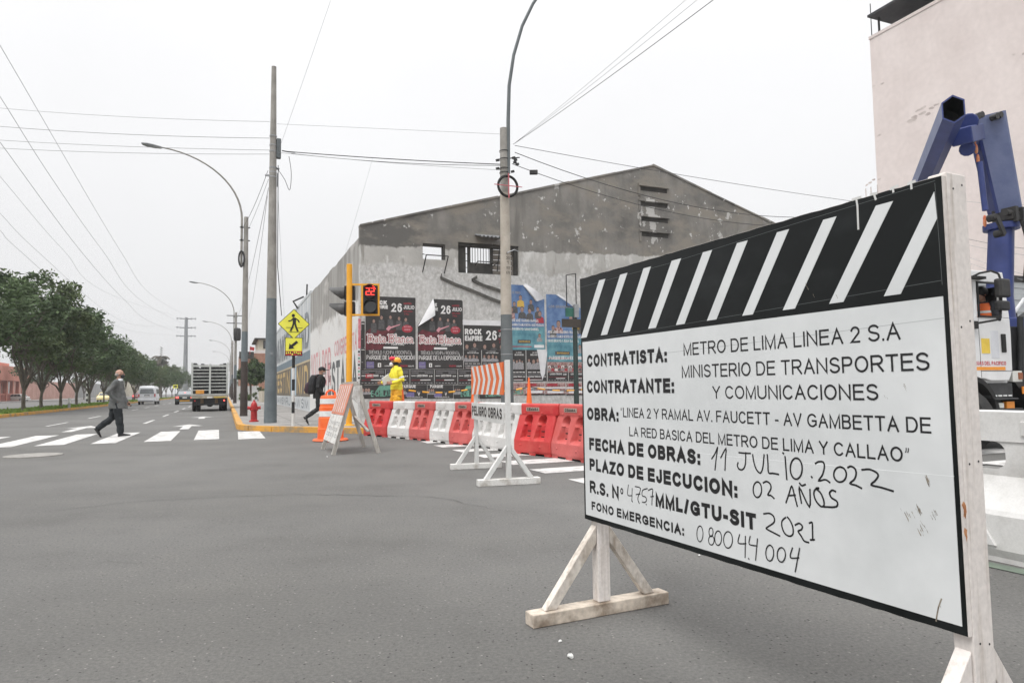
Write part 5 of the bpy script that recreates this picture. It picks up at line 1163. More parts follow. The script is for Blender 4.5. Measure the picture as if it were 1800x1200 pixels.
def car(name,label,cat,pos,ang,mat,W,L_,H,belt,cab,roof,lamps='off',wr=.31,extra=None):
    """y forward, rear face at y=0. cab=(rear bottom, rear top, front top, front bottom) y of the greenhouse"""
    t=thing(name,label,cat,pos,ang); hw=W/2
    prof=[(0.02,.28),(L_-.05,.28),(L_,.42),(L_-.02,.62),(L_-.25,belt-.12),(cab[3]+.1,belt-.02),(cab[3],belt),(cab[0],belt),(.10,belt-.03),(.0,belt-.14),(-.02,.48)]
    rings=[]
    for x,k in ((-hw,.965),(-hw+.05,1),(hw-.05,1),(hw,.965)):
        cy,cz=L_/2,.55; rings.append([(x,cy+(y-cy)*k,cz+(z-cz)*k) for y,z in prof])
    b=MB().ring(rings).build('car_body',mat,t,bevel=.03,smooth=50)
    g=MB(); a,bb,c,d=cab; tw=hw-.20; lw=hw-.06
    vb=[(-lw,a,belt-.01),(lw,a,belt-.01),(lw,d,belt-.01),(-lw,d,belt-.01)]; vt=[(-tw,bb,H),(tw,bb,H),(tw,c,H),(-tw,c,H)]
    mid=[(-tw-.03,bb-.06,H-.07),(tw+.03,bb-.06,H-.07),(tw+.03,c+.06,H-.07),(-tw-.03,c+.06,H-.07)]
    g.ring([[Vector(p) for p in vb],[Vector(p) for p in mid],[Vector(p) for p in vt]]); g.build('roof',mat,b,bevel=.03,smooth=50)
    def pane(nm,q,off):
        n=(q[1]-q[0]).cross(q[3]-q[0]).normalized(); MB().add([p+n*off for p in q]+[p-n*.01 for p in q],[(0,1,2,3),(7,6,5,4)]+[(i,i+4,(i+1)%4+4,(i+1)%4) for i in range(4)]).build(nm,glass_grey if nm=='rear_window' and mat.name.startswith('dark') else glass_dark,b)
    def lerp(f,h):  # corner on greenhouse
        return lambda sx,fr:None
    def pt(u,v,face):
        if face=='rear': x0,x1=-lw,lw; X0,X1=-tw-.03,tw+.03; return Vector((x0+(x1-x0)*u+( (X0+(X1-X0)*u)-(x0+(x1-x0)*u))*v, a+(bb-.06-a)*v, belt+(H-.07-belt)*v))
        if face=='front': return Vector((lw-(2*lw)*u+((tw+.03-(2*tw+.06)*u)-(lw-2*lw*u))*v, d+(c+.06-d)*v, belt+(H-.07-belt)*v))
        s=1 if face=='right' else -1; y0,y1=(a,d) if s>0 else (d,a); Y0,Y1=(bb-.06,c+.06) if s>0 else (c+.06,bb-.06)
        return Vector((s*(lw+(tw+.03-lw)*v), y0+(y1-y0)*u+((Y0+(Y1-Y0)*u)-(y0+(y1-y0)*u))*v, belt+(H-.07-belt)*v))
    for nm,fc,u0,u1 in (('rear_window','rear',.09,.91),('windscreen','front',.07,.93),('side_window','right',.08,.34),('side_window','right',.37,.63),('side_window','right',.66,.92),('side_window','left',.08,.34),('side_window','left',.37,.63),('side_window','left',.66,.92)):
        pane(nm,[pt(u0,.12,fc),pt(u1,.12,fc),pt(u1,.90,fc),pt(u0,.90,fc)],.012)
    for x in (-hw+.09,hw-.09):
        for y in (.75,L_-.8): wheel(t,x,y,wr)
    for sx_ in (-1,1):
        MB().box(sx_*(hw-.22)-.13,sx_*(hw-.22)+.13,-.035,.12,belt-.30,belt-.13).build('tail_lamp',tail_on if lamps=='on' else tail_m,b,bevel=.015)
        MB().box(sx_*(hw-.25)-.15,sx_*(hw-.25)+.15,L_-.16,L_+.0,.58,.70).build('headlight',refl_white,b,bevel=.015)
        mm=MB(); mm.box(sx_*(hw+.09)-.09,sx_*(hw+.09)+.09,d-.30,d-.18,belt-.0,belt+.14); mm.build('wing_mirror',mat,b,bevel=.02)
    bp=MB(); bp.box(-hw+.03,hw-.03,-.09,.05,.30,.50); bp.box(-hw+.03,hw-.03,L_-.04,L_+.08,.30,.50); bp.build('bumper',mat,b,bevel=.03)
    pl=MB().box(-.2,.2,-.045,-.02,belt-.30,belt-.18).build('number_plate',plate_m,b); 
    if extra: extra(t,b)
    return t
def vpos(px,py):
    a=GL(px,py); return S(*a),a
# dark sedan in the middle lane
def sed(t,b):
    MB().box(-.45,.45,-.10,-.085,.36,.44).build('bumper_strip',amber_paint,b); MB().box(-.10,.10,.30,.36,1.18,1.21).build('brake_lamp',tail_on,b)
car('sedan','dark green sedan with lit red tail lamps driving away in the middle lane','car',S(-3.78,75.0),RZ,paint('dark_green_paintwork',(.012,.022,.018)),1.76,4.4,1.46,.93,(.55,1.15,2.55,3.35),None,'on',extra=sed)
# white van
def vanx(t,b): pass
vt=thing('van','white passenger van with a wide rear window driving away in the left lane','van',S(-7.62,80.5),RZ)
vw=paint('white_van_paint',(.62,.63,.65)); hw=.86
rings=[]
for y,k,zt in ((0,.93,1.72),(.08,.98,1.86),(.35,1,1.95),(3.2,1,1.95),(3.9,.97,1.55),(4.5,.95,1.05),(4.7,.9,.9)):
    rings.append([(-hw*k,y,.34),(hw*k,y,.34),(hw*k,y,1.02*k if y<3.5 else .8),(hw*k*.90,y,zt-.16),(hw*k*.80,y,zt-.03),(hw*k*.5,y,zt),(-hw*k*.5,y,zt),(-hw*k*.80,y,zt-.03),(-hw*k*.90,y,zt-.16),(-hw*k,y,1.02*k if y<3.5 else .8)])
vb=MB().ring(rings).build('van_body',vw,vt,smooth=45)
MB().prism([(-.66,1.12),(.66,1.12),(.60,1.58),(.52,1.64),(-.52,1.64),(-.60,1.58)],-.016,.01).build('rear_window',glass_grey,vb)
for sx_ in (-1,1):
    MB().box(sx_*.74-.06,sx_*.74+.06,-.05,.06,.80,1.12).build('tail_lamp',tail_m,vb,bevel=.02)
    for y0,y1 in ((.45,1.35),(1.45,2.4),(2.5,3.3)): MB().add([(sx_*.885*.975,y0,1.12),(sx_*.885*.975,y1,1.12),(sx_*.80,y1,1.62),(sx_*.80,y0,1.62)],[(0,1,2,3)]).build('side_window',glass_dark,vb)
    for y in (.8,3.9): wheel(vt,sx_*.76,y,.32,.2)
bmv=MB(); bmv.box(-.83,.83,-.10,.05,.36,.62); bmv.build('bumper',vw,vb,bevel=.05)
MB().box(-.25,.25,-.02,.03,.90,1.0).build('number_plate_recess',glass_dark,vb); MB().box(-.18,.18,-.03,-.02,.88,.93).build('number_plate',plate_m,vb)
MB().box(-.6,.6,0,.03,.30,.36).build('under_tray',black_m,vb)
# cars beyond the median
def taxi(t,b):
    MB().box(-.3,.3,1.6,1.85,1.45,1.6).build('roof_sign',plate_m,b,bevel=.02)
P_=PL(188,703,SX,-17.5); car('taxi','yellow taxi with a white roof beyond the median, behind the walking man','taxi',S(-17.5,P_.dot(SD)),RZ+PI,paint('taxi_yellow',(.60,.50,.24)),1.70,4.2,1.46,.92,(.5,1.0,2.5,3.3),None,extra=taxi)
P_=PL(240,700,SX,-17.2); car('hatchback','small dark red car with a lit lamp beyond the median, left of the white van','car',S(-17.2,P_.dot(SD)),RZ,paint('wine_red_paint',(.20,.02,.03)),1.70,4.0,1.46,.92,(.25,.6,2.3,3.1),None,'on')
P_=PL(52,704,SX,-34.5); car('parked_car','white car parked in front of the salmon wall at the far left','car',S(-34.8,P_.dot(SD)),RZ+1.2,paint('white_car_paint',(.62,.62,.60)),1.72,4.3,1.44,.92,(.5,1.0,2.5,3.3),None)
# ------------------------------------------------ stake truck seen from behind
tk=thing('stake_truck','truck with a pale stake cage full of dark crates, seen from behind at the kerb','truck',S(-.93,45.9),RZ)
cage=pm('cage_pale_paint',(.40,.42,.40),(.55,.56,.54),scale=4,detail=8,rough=.7); dark_load=pm('dark_load',(.02,.022,.024),(.06,.06,.06),scale=3,detail=8,rough=.9)
TW=1.0
cg=MB()
for x in (-TW,TW):
    for y in (0,2.2,4.4): cg.box(x-.05,x+.05,y,y+.10,1.06,2.98)
cg.box(-.05,.05,-.02,.08,1.06,2.90); cg.box(-TW-.05,TW+.05,0.01,.09,2.72,2.84); cg.box(-TW-.05,TW+.05,0.01,.09,1.0,1.06)
cg.build('cage_posts',cage,tk)
for k in range(7):
    z=1.28+.205*k; r=MB()
    r.box(-TW+.055,-.055,.02,.07,z,z+.055); r.box(.055,TW-.055,.02,.07,z,z+.055)
    for x in (-TW,TW): r.box(x-.02,x+.02,.105,4.39,z,z+.055)
    r.build('cage_rail',cage,tk)
ld=MB(); rs=random.Random(2)
for k in range(9):
    for j in range(2): 
        x=-.95+.21*k; ld.box(x,x+.19,.2+1.9*j,2.0+1.9*j,1.08,2.55+rs.uniform(.1,.42))
ld.build('load',dark_load,tk,bevel=.02)
MB().box(-.78,-.32,-.03,.15,1.07,1.30).build('orange_crate',pm('crate_orange',(.58,.25,.04),(.68,.32,.06),scale=5,rough=.7),tk,bevel=.01)
MB().box(-TW-.06,TW+.06,-.05,4.6,.88,1.0).build('bed',pm('bed_grey',(.20,.19,.17),(.33,.31,.28),scale=4,rough=.8),tk)
bm_=MB().box(-TW-.02,TW+.02,-.12,-.05,.80,.92).build('rear_beam',pm('dusty_beam',(.26,.23,.17),(.42,.38,.30),scale=6,rough=.8),tk)
MB().box(.25,.9,-.135,-.12,.82,.90).build('reflector_strip',pm('reflector_yellow',(.45,.32,.05),(.58,.42,.08),scale=9,rough=.5),bm_); MB().box(-.15,.15,-.135,-.12,.80,.90).build('number_plate',plate_m,bm_)
for x in (-.42,.38): 
    f=MB(); f.box(x-.09,x+.09,-.02,.01,.36,.80); f.build('mud_flap',pm('rust_flap',(.13,.08,.04),(.24,.15,.08),scale=8,rough=.8),tk)
MB().box(.78,.86,-.14,-.12,.62,.70).build('tail_lamp',tail_on,tk); MB().box(-.86,-.78,-.14,-.12,.62,.70).build('tail_lamp',tail_m,tk)
MB().box(-.9,.9,-.02,5.6,.52,.80).build('chassis',black_m,tk); MB().box(-.9,.9,-.06,0,.38,.50).build('under_run_bar',black_m,tk)
dfm=MB(); dfm.tube([(-.7,1.0,.45),(.7,1.0,.45)],.07,8); dfm.sphere((0,1.0,.43),.2,.2,.17); dfm.build('axle',black_m,tk,smooth=True)
for x in (-.88,-.64,.64,.88): wheel(tk,x,1.0,.43,.22)
for x in (-.85,.85): wheel(tk,x,5.4,.43,.24)
cb_=MB(); cb_.ring([[(-.95,y,.6),(.95,y,.6),(.95,y,z-.15),(.85,y,z),(-.85,y,z),(-.95,y,z-.15)] for y,z in ((4.7,2.35),(5.2,2.45),(6.3,2.4),(6.45,1.5))]); cb_.build('cab',cage,tk,smooth=40)
# ------------------------------------------------ crane truck at the right
CTX,CTS=11.85,7.17
ct=thing('crane_truck','white lorry with a folded navy blue loader crane behind the cab, at the right edge','truck',S(CTX,CTS,0),RZ)
ctw=pm('lorry_white',(.66,.66,.66),(.74,.74,.74),scale=3,rough=.35,spec=.6)
navy=pm('crane_navy',(.014,.028,.13),(.028,.046,.18),scale=2.5,detail=8,rough=.45); navy_lit=pm('crane_sky_lit_blue',(.09,.115,.22),(.14,.165,.28),scale=2,detail=8,rough=.5)  # second blue has sky reflection painted in, for the brighter boom and jib faces
TF=lambda x,y,s=CTS:(lambda P:(P.dot(SX)-CTX,P.z))(PL(x,y,SD,s))
# cab: side wall with the window opening, x from -1.9 (front) to 0.03 (rear), depth 2.4
zb_,zw0,zw1,zr=1.18,2.16,2.74,2.92
side=[(-1.85,zb_),(-.86,zb_),(-.62,1.16),(-.02,1.16),(.04,1.28),(.06,1.9),(.0,zr-.12),(-.06,zr),(-1.55,zr),(-1.75,2.2)]
cab_=MB()
def cabwall(y0,y1):
    cab_.prism([(-1.85,zb_),(-.68,zb_),(-.5,1.14),(-.06,1.14),(.04,1.30),(.06,1.9),(.05,zw0),(-1.75,zw0)],y0,y1)
    cab_.prism([(-1.72,zw1),(-.02,zw1),(-.06,zr),(-1.55,zr)],y0,y1)
    cab_.prism([(-.16,zw0),(.05,zw0),(-.02,zw1),(-.16,zw1)],y0,y1); cab_.prism([(-.80,zw0),(-.74,zw0),(-.74,zw1),(-.80,zw1)],y0,y1); cab_.prism([(-1.75,zw0),(-1.66,zw0),(-1.62,zw1),(-1.72,zw1)],y0,y1)
cabwall(0,.06); cabwall(2.34,2.4)
cab_.box(-1.6,-.05,.061,2.339,zr-.06,zr-.002); cab_.box(.0,.05,.061,2.339,1.3,2.7); cab_.box(-1.84,-.0,.061,2.339,1.10,1.2); cab_.box(-1.86,-1.78,.061,2.339,1.2,2.15)
cabo=cab_.build('cab',ctw,ct,bevel=.012)
inn=MB(); inn.box(-1.7,-.02,1.3,1.36,1.22,2.85); inn.box(-.01,-.002,.07,1.3,1.25,2.7); inn.build('cab_interior',black_m,cabo)
MB().box(-1.60,-.85,.02,.04,zw0+.03,zw1-.03).build('quarter_window',pm('green_grey_glass',(.10,.13,.13),(.16,.19,.18),scale=3,rough=.1,spec=.8),cabo)
fw_=MB(); [fw_.box(a,b,-.012,.0,c,d) for a,b,c,d in ((-.735,-.70,zw0,zw1),(-.20,-.165,zw0,zw1),(-.70,-.20,zw0-.0,zw0+.03),(-.70,-.20,zw1-.03,zw1))]; fw_.build('window_trim',black_m,cabo)
MB().box(-.21,-.10,-.02,-.0,1.60,1.90).build('door_handle',rubber,cabo,bevel=.02)
MB().box(-.70,-.50,-.006,-.0,1.58,1.82).build('yellow_sticker',pm('sticker_yellow',(.72,.50,.05),(.78,.56,.08),scale=9,rough=.5),cabo)
MB().box(-.46,-.27,-.005,-.0,1.50,1.95).build('door_panel',pm('pale_panel',(.58,.59,.62),(.64,.65,.68),scale=5,rough=.4),cabo,bevel=.003)
lt=MB(); text(lt,'GRUAS DEL PACIFICO',-.95,-.12,1.39,1.455,-.003,.2,slant=.015); lt.build('lettering',pm('sign_red',(.55,.05,.07),rough=.5),cabo)
MB().box(-.92,-.14,-.004,-.0,1.31,1.365).build('orange_stripe',pm('stripe_orange',(.80,.30,.03),rough=.5),cabo)
dl=MB(); dl.box(-.74,.05,-.003,-.0,1.295,1.302); dl.box(-.745,-.738,-.003,-.0,1.2,2.75); dl.build('door_gap',black_m,cabo)
MQ=lambda x,y,d:(lambda q:Vector((q[0],-d,q[1])))(TF(x,y,CTS-d))
mr_=MB(); mr_.tube([MQ(1706,488,.02),MQ(1722,480,.10),MQ(1742,476,.20),MQ(1755,481,.24),MQ(1759,492,.25),MQ(1760,525,.25),MQ(1759,552,.25),MQ(1752,562,.22),MQ(1712,569,.02)],.017,8)
a=MQ(1712,571,.03); mr_.box(a.x-.07,a.x+.07,-.06,.0,a.z-.06,a.z+.06); a=MQ(1706,488,.02); mr_.box(a.x-.05,a.x+.26,-.10,.0,a.z-.02,a.z+.02); ma=mr_.build('mirror_arm',rubber,cabo,smooth=40)
a,b,c,d=MQ(1752,489,.25),MQ(1773,523,.25),MQ(1752,528,.25),MQ(1772,546,.25)
mg=MB(); mg.box(a.x,b.x,-.30,-.19,b.z,a.z); mg.build('mirror',dark_metal,cabo,bevel=.03); mg=MB(); mg.box(c.x,d.x,-.30,-.20,d.z,c.z); mg.build('mirror',dark_metal,cabo,bevel=.03)
wheel(ct,-1.0,.25,.52,.3); wheel(ct,-1.0,2.15,.52,.3)
ar=MB(); n=14
ar.ring([[(-1.0+r*cos(a),y,.55+r*sin(a)) for a in [R(-5+190*i/n) for i in range(n+1)]] for r,y in ((.60,.0),(.68,.0),(.68,.45),(.60,.45))]+[[(-1.0+.60*cos(a),0,.55+.60*sin(a)) for a in [R(-5+190*i/n) for i in range(n+1)]]],False,closed=False); ar.build('wheel_arch',rubber,ct,smooth=40)
sb=MB(); sb.box(-.52,.06,.03,.5,.86,1.10); sb.box(-.48,.12,-.02,.5,.83,.86); sb.box(-.46,.2,-.03,.4,.66,.69); sb.box(-.5,.9,.08,.5,.45,.66); sbo=sb.build('step_box',pm('step_charcoal',(.022,.023,.024),(.045,.046,.047),scale=5,rough=.6),ct,bevel=.008)
for i in range(4): MB().box(-.44+.125*i,-.37+.125*i,.01,.03,.885,.91).build('step_slot',refl_white,sbo)
MB().box(-.34,-.20,.02,.079,.70,.78).build('step_label',plate_m,sbo); MB().box(-.13,.07,.02,.079,.68,.80).build('orange_label',pm('label_orange',(.75,.26,.03),rough=.5),sbo); MB().box(.28,.48,.0,.02,.92,1.04).build('orange_label',pm('label_orange',(.75,.26,.03),rough=.5),sbo)
fdr=MB(); fdr.prism([(.15,1.12),(.35,1.1),(.75,.7),(.65,.66)],.05,.5); fdr.build('mud_guard',dark_metal,ct)
ch=MB(); ch.box(-1.5,7.5,.7,.95,.62,.92); ch.box(-1.5,7.5,1.5,1.75,.62,.92); ch.build('chassis',black_m,ct)
gp=MB(); gp.box(.10,.95,.15,2.2,1.0,2.05); gp.tube([(.4,.1,1.2),(.5,.1,2.2),(.9,.2,2.3)],.05,8); gp.build('air_cleaner_rack',black_m,ct,bevel=.02)
MB().box(.12,.36,.05,.15,1.12,1.30).build('tail_lamp_box',plate_m,ct); MB().box(.26,.35,.03,.05,1.16,1.27).build('tail_lamp',pm('rust_lamp',(.30,.10,.04),rough=.5),ct)
bedm=MB(); bedm.box(2.4,7.6,.0,2.4,1.0,1.12); bedm.box(2.4,2.46,0,2.4,1.12,1.9); bedm.box(2.4,7.6,0,.05,1.12,1.6); bedm.box(2.4,7.6,2.35,2.4,1.12,1.6); bedm.build('flat_bed',ctw,ct)
for x in (4.8,6.1): wheel(ct,x,.25,.52,.3); wheel(ct,x,2.15,.52,.3)
# crane: column, main boom, elbow and jib (local y is depth)
CY=1.13
Q=lambda x,y,s=CTS+CY:(lambda q:Vector((q[0],s-CTS,q[1])))(TF(x,y,s))
cl_=MB(); c0=Q(1758,500); cl_.box(c0.x-.95,c0.x+.7,.3,2.1,1.0,1.5); cl_.tube([(c0.x,CY,1.5),(c0.x,CY,2.3)],.42,18); cl_.build('crane_base',navy,ct,bevel=.02)
cc=Q(1760,400); ccb=Q(1757,520)
clm=MB(); clm.tube([Vector((ccb.x,CY,2.2)),ccb,cc],[.24,.22,.21],18); clm.tube([cc-Vector((0,0,.05)),cc+Vector((0,0,.06))],.30,18); clm.build('crane_column',navy,ct,smooth=35)
def boxboom(a,b,w0,w1,d0,d1,name,mat,sidemat,open_end=False,up=Vector((0,1,0))):
    a=Vector(a);b=Vector(b);ax=(b-a).normalized(); x=up.cross(ax).normalized(); y=ax.cross(x)
    pts_=((-.5,-.28),(0,-.5),(.5,-.28),(.5,.28),(0,.5),(-.5,.28)) if open_end else ((-.5,-.42),(-.42,-.5),(.42,-.5),(.5,-.42),(.5,.5),(-.5,.5))
    def sec(p,w,d): return [p+x*(w*u)+y*(d*v) for u,v in pts_]
    r0,r1=sec(a,w0,d0),sec(b,w1,d1); m=MB(); n=6
    for i in range(n): m.add([r0[i],r0[(i+1)%n],r1[(i+1)%n],r1[i]],[(0,1,2,3)],1 if i in ((2,5) if open_end else (0,3,4,5)) else 0)
    m.add(r0,[tuple(range(5,-1,-1))],1)
    if not open_end: m.add(r1,[tuple(range(6))],0)
    else:
        i1=[b+(p-b)*.88 for p in r1]; i0=[p-ax*.55 for p in i1]
        for i in range(n): m.add([r1[i],r1[(i+1)%n],i1[(i+1)%n],i1[i]],[(0,1,2,3)],0); m.add([i1[i],i1[(i+1)%n],i0[(i+1)%n],i0[i]],[(0,1,2,3)],2)
        m.add(i0,[tuple(range(6))],2)
    return m.build(name,[mat,sidemat,black_m],ct,bevel=.008)
b0=Q(1767,372); b1=Q(1733,205)
bo=boxboom(b0,b1,.44,.54,.42,.42,'main_boom',navy_lit,navy,False,Vector((.62,.78,0)))
dec=MB(); 
for k,(x,y) in enumerate(((1713,245),(1716,262),(1719,280),(1722,300),(1725,330),(1731,385),(1731,392))):
    q=Q(x,y,CTS+CY-.05); dec.sphere(q,.035,.03,.10 if k<5 else .08,10,6)
dec.build('orange_emblem',pm('emblem_orange',(.62,.12,.05),(.75,.35,.16),scale=20,rough=.5),bo)
el=MB(); e=Q(1762,392); 
el.box(e.x-.20,e.x+.20,e.y-.30,e.y-.05,e.z+.0,e.z+.13); el.box(e.x-.14,e.x-.06,e.y-.34,e.y+.1,e.z-.05,e.z+.24); el.box(e.x+.06,e.x+.14,e.y-.34,e.y+.1,e.z-.05,e.z+.24); el.tube([e+Vector((-.30,-.25,.12)),e+Vector((.30,-.25,.12))],.055,10)
for x,y in ((1723,388),(1735,415)): el.tube([Q(x,y)+Vector((0,-.30,0)),Q(x,y)+Vector((0,-.15,0))],.07,12)
el.beam(Q(1723,388)+Vector((0,-.3,0)),Q(1736,418)+Vector((0,-.3,0)),.05,.09); el.build('elbow_linkage',dark_metal,ct,smooth=40)
hsb=MB()
for dx in (-.08,.0,.08): hsb.tube(cr3([e+Vector((dx,-.38,-.05)),e+Vector((dx+.05,-.42,-.5)),e+Vector((dx,-.36,-1.2))],5),.025,7)
hsb.build('hydraulic_hose',rubber,ct,smooth=True)
j1=Q(1676,192,CTS+.2); j0=Q(1612,345,CTS+3.6)
jo=boxboom(j0,j1,.36,.33,.52,.50,'jib',navy,navy_lit,True,Vector((0,0,1)))
lk=MB(); q1=Q(1690,240,CTS+.8);q2=Q(1712,235,CTS+CY-.1); lk.beam(q1,q2,.34,.30); lk.tube([Q(1703,215,CTS+CY-.3),Q(1703,215,CTS+CY+.3)],.16,12); lk.tube([Q(1700,262,CTS+CY-.3),Q(1700,262,CTS+CY+.3)],.13,12); lk.beam(Q(1703,215,CTS+CY-.2),Q(1701,265,CTS+CY-.2),.12,.2); lk.build('jib_hinge',navy,ct,bevel=.02)
bt_=MB()
for x,y in ((1716,206),(1755,203),(1722,203),(1748,206)): p=Q(x,y,CTS+CY-.25); bt_.tube([p-Vector((0,.06,0)),p+Vector((0,.06,0))],.06,10)
bt_.build('boom_pin',dark_metal,ct,smooth=40)
cyl=MB(); cyl.tube([Q(1722,285,CTS+CY-.3),Q(1732,370,CTS+CY-.35)],.05,12); cyl.build('hydraulic_cylinder',navy,ct,smooth=True)
stb=MB(); stb.tube([Q(1775,560),Q(1800,525)],.03,8); stb.build('stay_rod',ctw,ct)
hb2=MB(); hb2.box(.4,2.0,CY-.1,CY+.1,2.30,2.42); hb2.sphere((.95,CY,2.2),.13,.13,.2); hb2.build('crane_controls',black_m,ct)
# ================================================================ people
def limb(mb,pts,rs,n=12):
    mb.tube(pts,rs,n); 
    for p,r in ((pts[0],rs[0]),(pts[-1],rs[-1])): mb.sphere(p,r*.98,n=n,k=8)
def hand(mb,wr,d,side,curl=.5,s=1.0):
    """palm, four bent fingers of unequal length and a thumb, from wrist wr pointing along d; side=+1 left hand"""
    wr=Vector(wr); d=Vector(d).normalized(); up=Vector((1,0,0)) if abs(d.x)<.7 else Vector((0,0,1)); a=(up-d*up.dot(d)).normalized(); n=d.cross(a)*side
    mb.beam(wr-d*.01,wr+d*.09*s,.075*s,.032*s,n); mb.sphere(wr,.03,n=10,k=7)
    for i,(o,l) in enumerate(((-.029,.068),(-.010,.078),(.010,.072),(.028,.056))):
        p0=wr+d*.085*s-a*o*s; p1=p0+(d*cos(curl*.5)+n*sin(curl*.5))*l*.5*s; p2=p1+(d*cos(curl*1.3)+n*sin(curl*1.3))*l*.35*s; p3=p2+(d*cos(curl*2)+n*sin(curl*2))*l*.25*s
        mb.tube([p0,p1,p2,p3],[.0105,.0095,.009,.007],8)
    t0=wr+d*.025*s+a*.034*s; t1=t0+(d*.6+a*.75+n*.25)*.04*s; mb.tube([t0,t1,t1+(d*.9+n*.35)*.035*s],[.014,.011,.009],8)
def head(mb,c,yaw=0,tilt=0):
    """c = centre of the skull; x forward"""
    M=Matrix.Translation(c)@Matrix.Rotation(yaw,4,'Z')@Matrix.Rotation(tilt,4,'Y'); q=lambda x,y,z:M@Vector((x,y,z)); Mr=M.to_3x3().to_4x4()
    mb.sphere(q(-.012,0,.025),.098,.076,.095,16,10,Mr); mb.sphere(q(.028,0,-.045),.066,.058,.078,14,9,Mr)
    mb.tube([q(.085,0,.02),q(.112,0,-.018),q(.088,0,-.028)],[.009,.014,.011],8)          # nose
    mb.tube([q(.082,-.022,-.062),q(.09,0,-.06),q(.082,.022,-.062)],[.006,.008,.006],6)   # lips
    for s in (-1,1): mb.sphere(q(-.005,s*.076,-.005),.022,.010,.032,8,7,Mr); mb.sphere(q(.07,s*.032,.022),.014,.02,.009,8,6,Mr)
    return M
def eyes(par,M):
    e=MB()
    for s in (-1,1): e.sphere(M@Vector((.083,s*.031,.014)),.009,n=8,k=6)
    e.build('eyes',ink,par,smooth=True)
def person(label,pos,ang,J,cloth,group=None,scale=1.0,shoe=None):
    """J: joints; cloth: dict of materials jacket / trousers; returns root and head matrix"""
    t=thing('person',label,'person',pos,ang,group); t.scale=(scale,)*3
    b=MB()
    hz_=J['hip']; ch=J['chest']; nk=J['neck']; hd_=J['head']
    hx,hyz=Vector(hz_),None
    V=Vector
    waist=V(hz_)*.55+V(ch)*.45
    b.loft([(V(hz_)+V((0,0,-.09)),.10,.15),(V(hz_)+V((0,0,.02)),.115,.165),(waist,.10,.14),(V(ch),.118,.168),(V(ch)+V((0,0,.10)),.10,.175),(V(nk)+V((0,0,-.05)),.06,.09),(V(nk)+V((.0,0,.0)),.052,.055)],18)
    b.tube([V(nk)-V((0,0,.05)),V(nk)+(V(hd_)-V(nk))*.5,V(hd_)-V((.0,0,.03))],[.058,.054,.056],12)
    M=head(b,V(hd_),J.get('yaw',0),J.get('tilt',0))
    for s in 'LR':
        limb(b,[J['sh'+s],J['el'+s],J['wr'+s]],[.05,.042,.029]); hand(b,J['wr'+s],V(J['wr'+s])-V(J['el'+s]) if 'hd'+s not in J else J['hd'+s],1 if s=='L' else -1,J.get('curl',.55))
        limb(b,[J['hp'+s],J['kn'+s],J['an'+s]],[.082,.056,.04])
        an=V(J['an'+s]); tp=V(J['toe'+s]); limb(b,[an,an*.45+tp*.55,tp],[.032,.020,.010])
    remesh(b,'body',skin_m,t,.008,4)
    if 'jacket' in cloth:
        c=MB(); hem=V(hz_)+V((0,0,-J.get('hem',.16)))
        c.loft([(hem,.155*J.get('fat',1),.195),(hem+V((0,0,.12)),.15*J.get('fat',1),.19),(V(hz_)+V((0,0,.08)),.14*J.get('fat',1),.18),(waist,.132*J.get('fat',1),.17),(V(ch)-V((0,0,.04)),.145,.19),(V(ch)+V((0,0,.08)),.13,.20),(V(nk)+V((0,0,-.045)),.085,.12),(V(nk)+V((0,0,J.get('collar',.0))),.072,.074)],20)
        for s in 'LR':
            limb(c,[V(J['sh'+s])+V((0,0,.005)),J['el'+s],V(J['wr'+s])*.93+V(J['el'+s])*.07],[.075,.062,.047])
            # cloth folds at the elbow
            e=V(J['el'+s]); c.sphere(e,.064,.064,.05,10,7)
        jk=remesh(c,'jacket',cloth['jacket'],t,.011,5,.016)
    c=MB()
    c.loft([(V(hz_)+V((0,0,-.12)),.125,.165),(V(hz_)+V((0,0,.02)),.135,.178),(V(hz_)+V((0,0,.12)),.12,.16)],18)
    for s in 'LR': 
        an=V(J['an'+s]); kn=V(J['kn'+s]); w_=J.get('trw',1.0)
        limb(c,[J['hp'+s],(V(J['hp'+s])+kn)*.5,kn,(kn+an)*.5,an+(kn-an)*.06],[.105,.098*w_,.082*w_,.075*w_,.068*w_])
    remesh(c,'trousers',cloth['trousers'],t,.011,5,.016)
    for s in 'LR':
        an=V(J['an'+s]); tp=V(J['toe'+s]); d=(tp-an); f=V((d.x,d.y,0)).normalized() if d.length else V((1,0,0)); h=MB()
        heel=V(J['heel'+s]); ax=(tp-heel).normalized(); up=ax.cross(V((0,1,0))).normalized()*-1
        if up.z<0: up=-up
        secs=[]
        for q,w_,hh in ((-.02,.032,.05),(.02,.042,.085),(.09,.043,.085),(.16,.05,.06),(.23,.045,.042),(.275,.024,.028)):
            p=heel+ax*q; secs.append([p+V((0,1,0))*(w_*cos(2*PI*k/12))+up*(max(0,.5*hh+.5*hh*sin(2*PI*k/12)) ) for k in range(12)])
        h.ring(secs); h.build('shoe',shoe or cloth['shoe'],t,smooth=50)
    return t,M
V=Vector
suit=pm('grey_suit_cloth',(.085,.09,.089),(.125,.128,.126),scale=9,detail=8,rough=.9,bump=.5,bscale=14,dist=.02); trs=pm('dark_suit_trousers',(.008,.011,.014),(.016,.020,.023),scale=7,rough=.9,bump=.4,bscale=12,dist=.02)
shoe_b=pm('black_leather',(.010,.010,.011),rough=.4); shirt=pm('white_shirt',(.62,.65,.68),(.72,.74,.76),scale=8,rough=.8)
pos=G(205,767.5); pos.z=0
